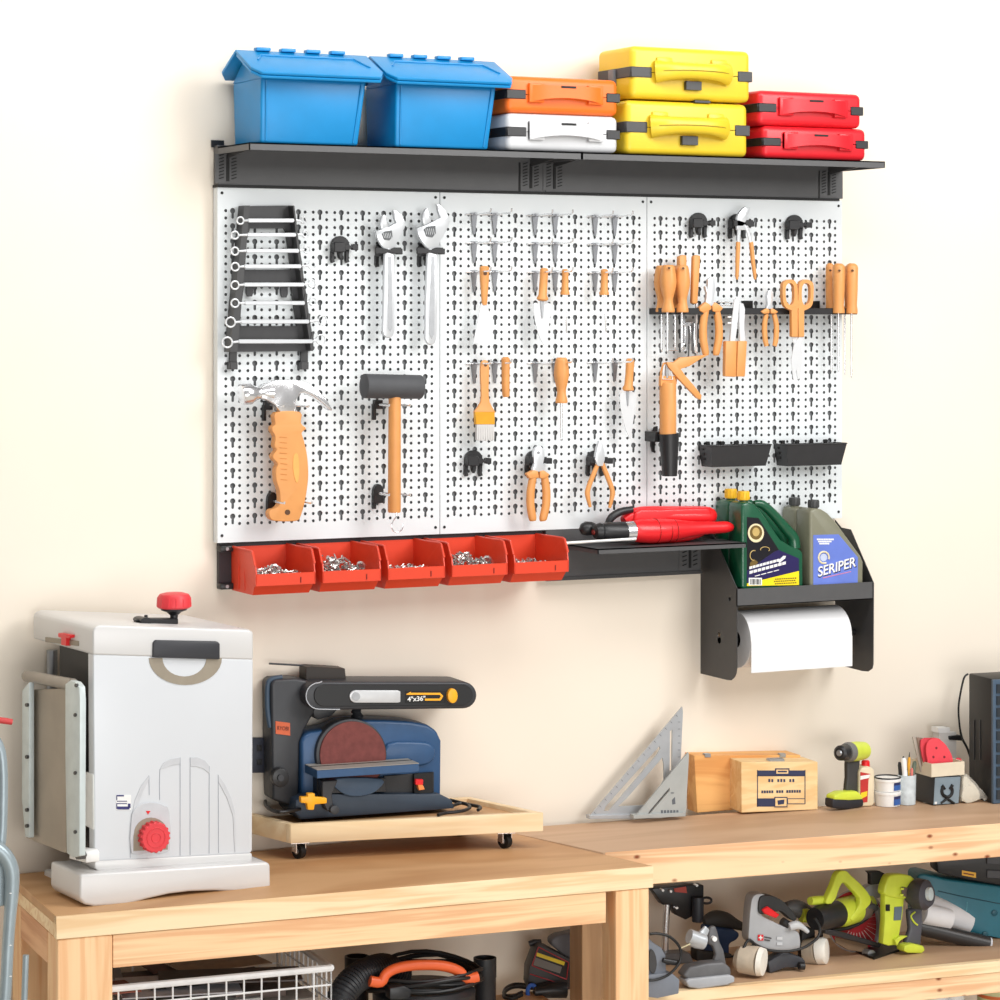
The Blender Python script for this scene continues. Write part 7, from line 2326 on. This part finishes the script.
for (x0, x1, yt, lb) in ((345, 368.5, 956, 'wide black plastic tube standing behind the ribbed hose'), (474, 495.8, 957.5, 'wide black plastic tube standing right of the vacuum')):
    c_ = P.P((x0 + x1) / 2, yt, 0 if x0 < 400 else .12)
    r = (x1 - x0) / 2 * P.m(x0, yt)
    t = Thing('plastic_tube', lb, 'tube', 'black plastic vacuum tubes')
    n_ = 28
    vs, fs = [], []
    zb__ = ZL + .001
    for (rr, z) in ((r, zb__), (r, c_.z - .045), (r * 1.04, c_.z - .043), (r * 1.04, c_.z), (r * .9, c_.z), (r * .9, c_.z - .08)):
        for k in range(n_):
            a = 2 * PI * k / n_
            vs.append(V((c_.x + rr * cos(a), c_.y + rr * sin(a), z)))
    for i in range(5):
        for k in range(n_):
            fs.append((i * n_ + k, i * n_ + (k + 1) % n_, (i + 1) * n_ + (k + 1) % n_, (i + 1) * n_ + k))
    fs += [tuple(range(n_))[::-1], tuple(5 * n_ + k for k in range(n_))]
    t.p('tube', (vs, fs), RIBB)
    t.done()

# red trimmed machine next to the leg
P = Plane(Hz(540, 992, ZL), math.radians(-14))
t = Thing('boxed_machine', 'dark grey machine with red trim and a yellow sticker beside the bench leg', 'machine')
bm_ = t.p('body', onto(slab(P, [(529, 968), (537, 946), (541, 944), (569, 959), (590, 962), (590, 1006), (530, 990), (528, 984)], -.05, 0, .003, 2), ZL), mat('machine_grey', (56, 52, 50), .5))
t.p('label_panel', slab(P, [(532, 965), (538.5, 947.5), (568, 962.5), (566, 979)], 0, .002), mat('panel_black', (40, 38, 37), .5), under=bm_)
for seg_ in ([(532, 965.5), (538.5, 947)], [(538.5, 947), (568.5, 962.5)], [(568.5, 962.5), (566.5, 979.5)], [(566.5, 979.5), (532, 965.5)], [(530, 974), (552, 981), (568, 988)]):
    t.p('red_trim', tb(P, [(x, y, .55) for x, y in seg_], .002, 6), mat('trim_red', (176, 44, 52), .5), under=bm_)
t.p('yellow_sticker', slab(P, [(537, 952.5), (565, 962), (564, 965.5), (536.5, 956)], .002, .003), mat('sticker_yellow2', (232, 204, 48), .5), under=bm_)
t.p('grey_sticker', slab(P, [(535.5, 957.5), (562, 967), (560, 973.5), (533.5, 965)], .002, .003), mat('sticker_grey2', (120, 114, 108), .6), under=bm_)
t.p('top_cover', slab(P, sm([(551, 945), (555, 937), (566, 934), (590, 932), (592, 960), (575, 962)], 2), -.055, -.015, .005, 3), mat('cover_grey', (104, 104, 108), .5))
t.p('front_knob', tb(P, [(529, 944, 3), (534, 942, 3), (541, 941, 2)], -.03, 12), BLACK)
t.p('blue_ring', ringt(P, 532, 992, 4.5, 7, .005, .02, 20, 8), mat('ring_blue', (58, 104, 190), .4))
t.p('nozzle', tb(P, [(534, 992, 6), (550, 990, 8), (566, 990, 8)], .02, 16), BLACK)
t.done()
t = Thing('power_cord', 'black cord lying on the shelf left of the red trimmed machine', 'cord', 'black cords of the bench tools')
for k in range(2):
    t.p('cord', tube(sm([tuple(Hz(x, y + k * 3, ZL + .008 + .003 * k)) for x, y in [(528, 985), (515, 984), (506, 988), (504, 994), (512, 996), (522, 992)]], 4, False), .0038, 8), CORD)
t.done()
# ================================================================ camera and light
cd = bpy.data.cameras.new('camera')
cam = bpy.data.objects.new('camera', cd)
COL.objects.link(cam)
cam.location = CAM
cam.rotation_euler = (PI / 2, 0, -TH)
cd.sensor_width = 36
cd.lens = FOC * 36 / 1000
cd.shift_y = -(500 - HY) / 1000
cd.clip_start = .1
cd.clip_end = 60
bpy.context.scene.camera = cam


def area(name, loc, target, size, power, col):
    l = bpy.data.lights.new(name, 'AREA')
    l.shape = 'RECTANGLE'
    l.size, l.size_y = size
    l.energy = power
    l.color = col
    o = bpy.data.objects.new(name, l)
    COL.objects.link(o)
    o.location = loc
    o.rotation_euler = (V(target) - V(loc)).to_track_quat('-Z', 'Y').to_euler()
    return o


area('key_lamp', (5.0, -4.0, 3.9), (3.2, 0, 1.9), (2.1, 2.1), 160, (1, .99, .975))  # unseen key lamp, upper right front, throws shadows left and down
area('ceiling_lamp', (2.4, -1.7, 4.0), (2.8, 0, 2.2), (3.6, .8), 62, (1, .99, .975))
area('front_fill', (1.5, -7.4, .95), (3.2, 0, .8), (4.6, 1.7), 190, (1, .99, .975))  # added low fill behind the camera, brightens the space under the bench
w = bpy.data.worlds.new('World')
w.use_nodes = True
w.node_tree.nodes['Background'].inputs[0].default_value = (1, .985, .965, 1)
w.node_tree.nodes['Background'].inputs[1].default_value = .30
bpy.context.scene.world = w
vs = bpy.context.scene.view_settings
vs.view_transform = 'Standard'
vs.look = 'None'
vs.gamma = 1
vs.exposure = -.14
vs.use_curve_mapping = False
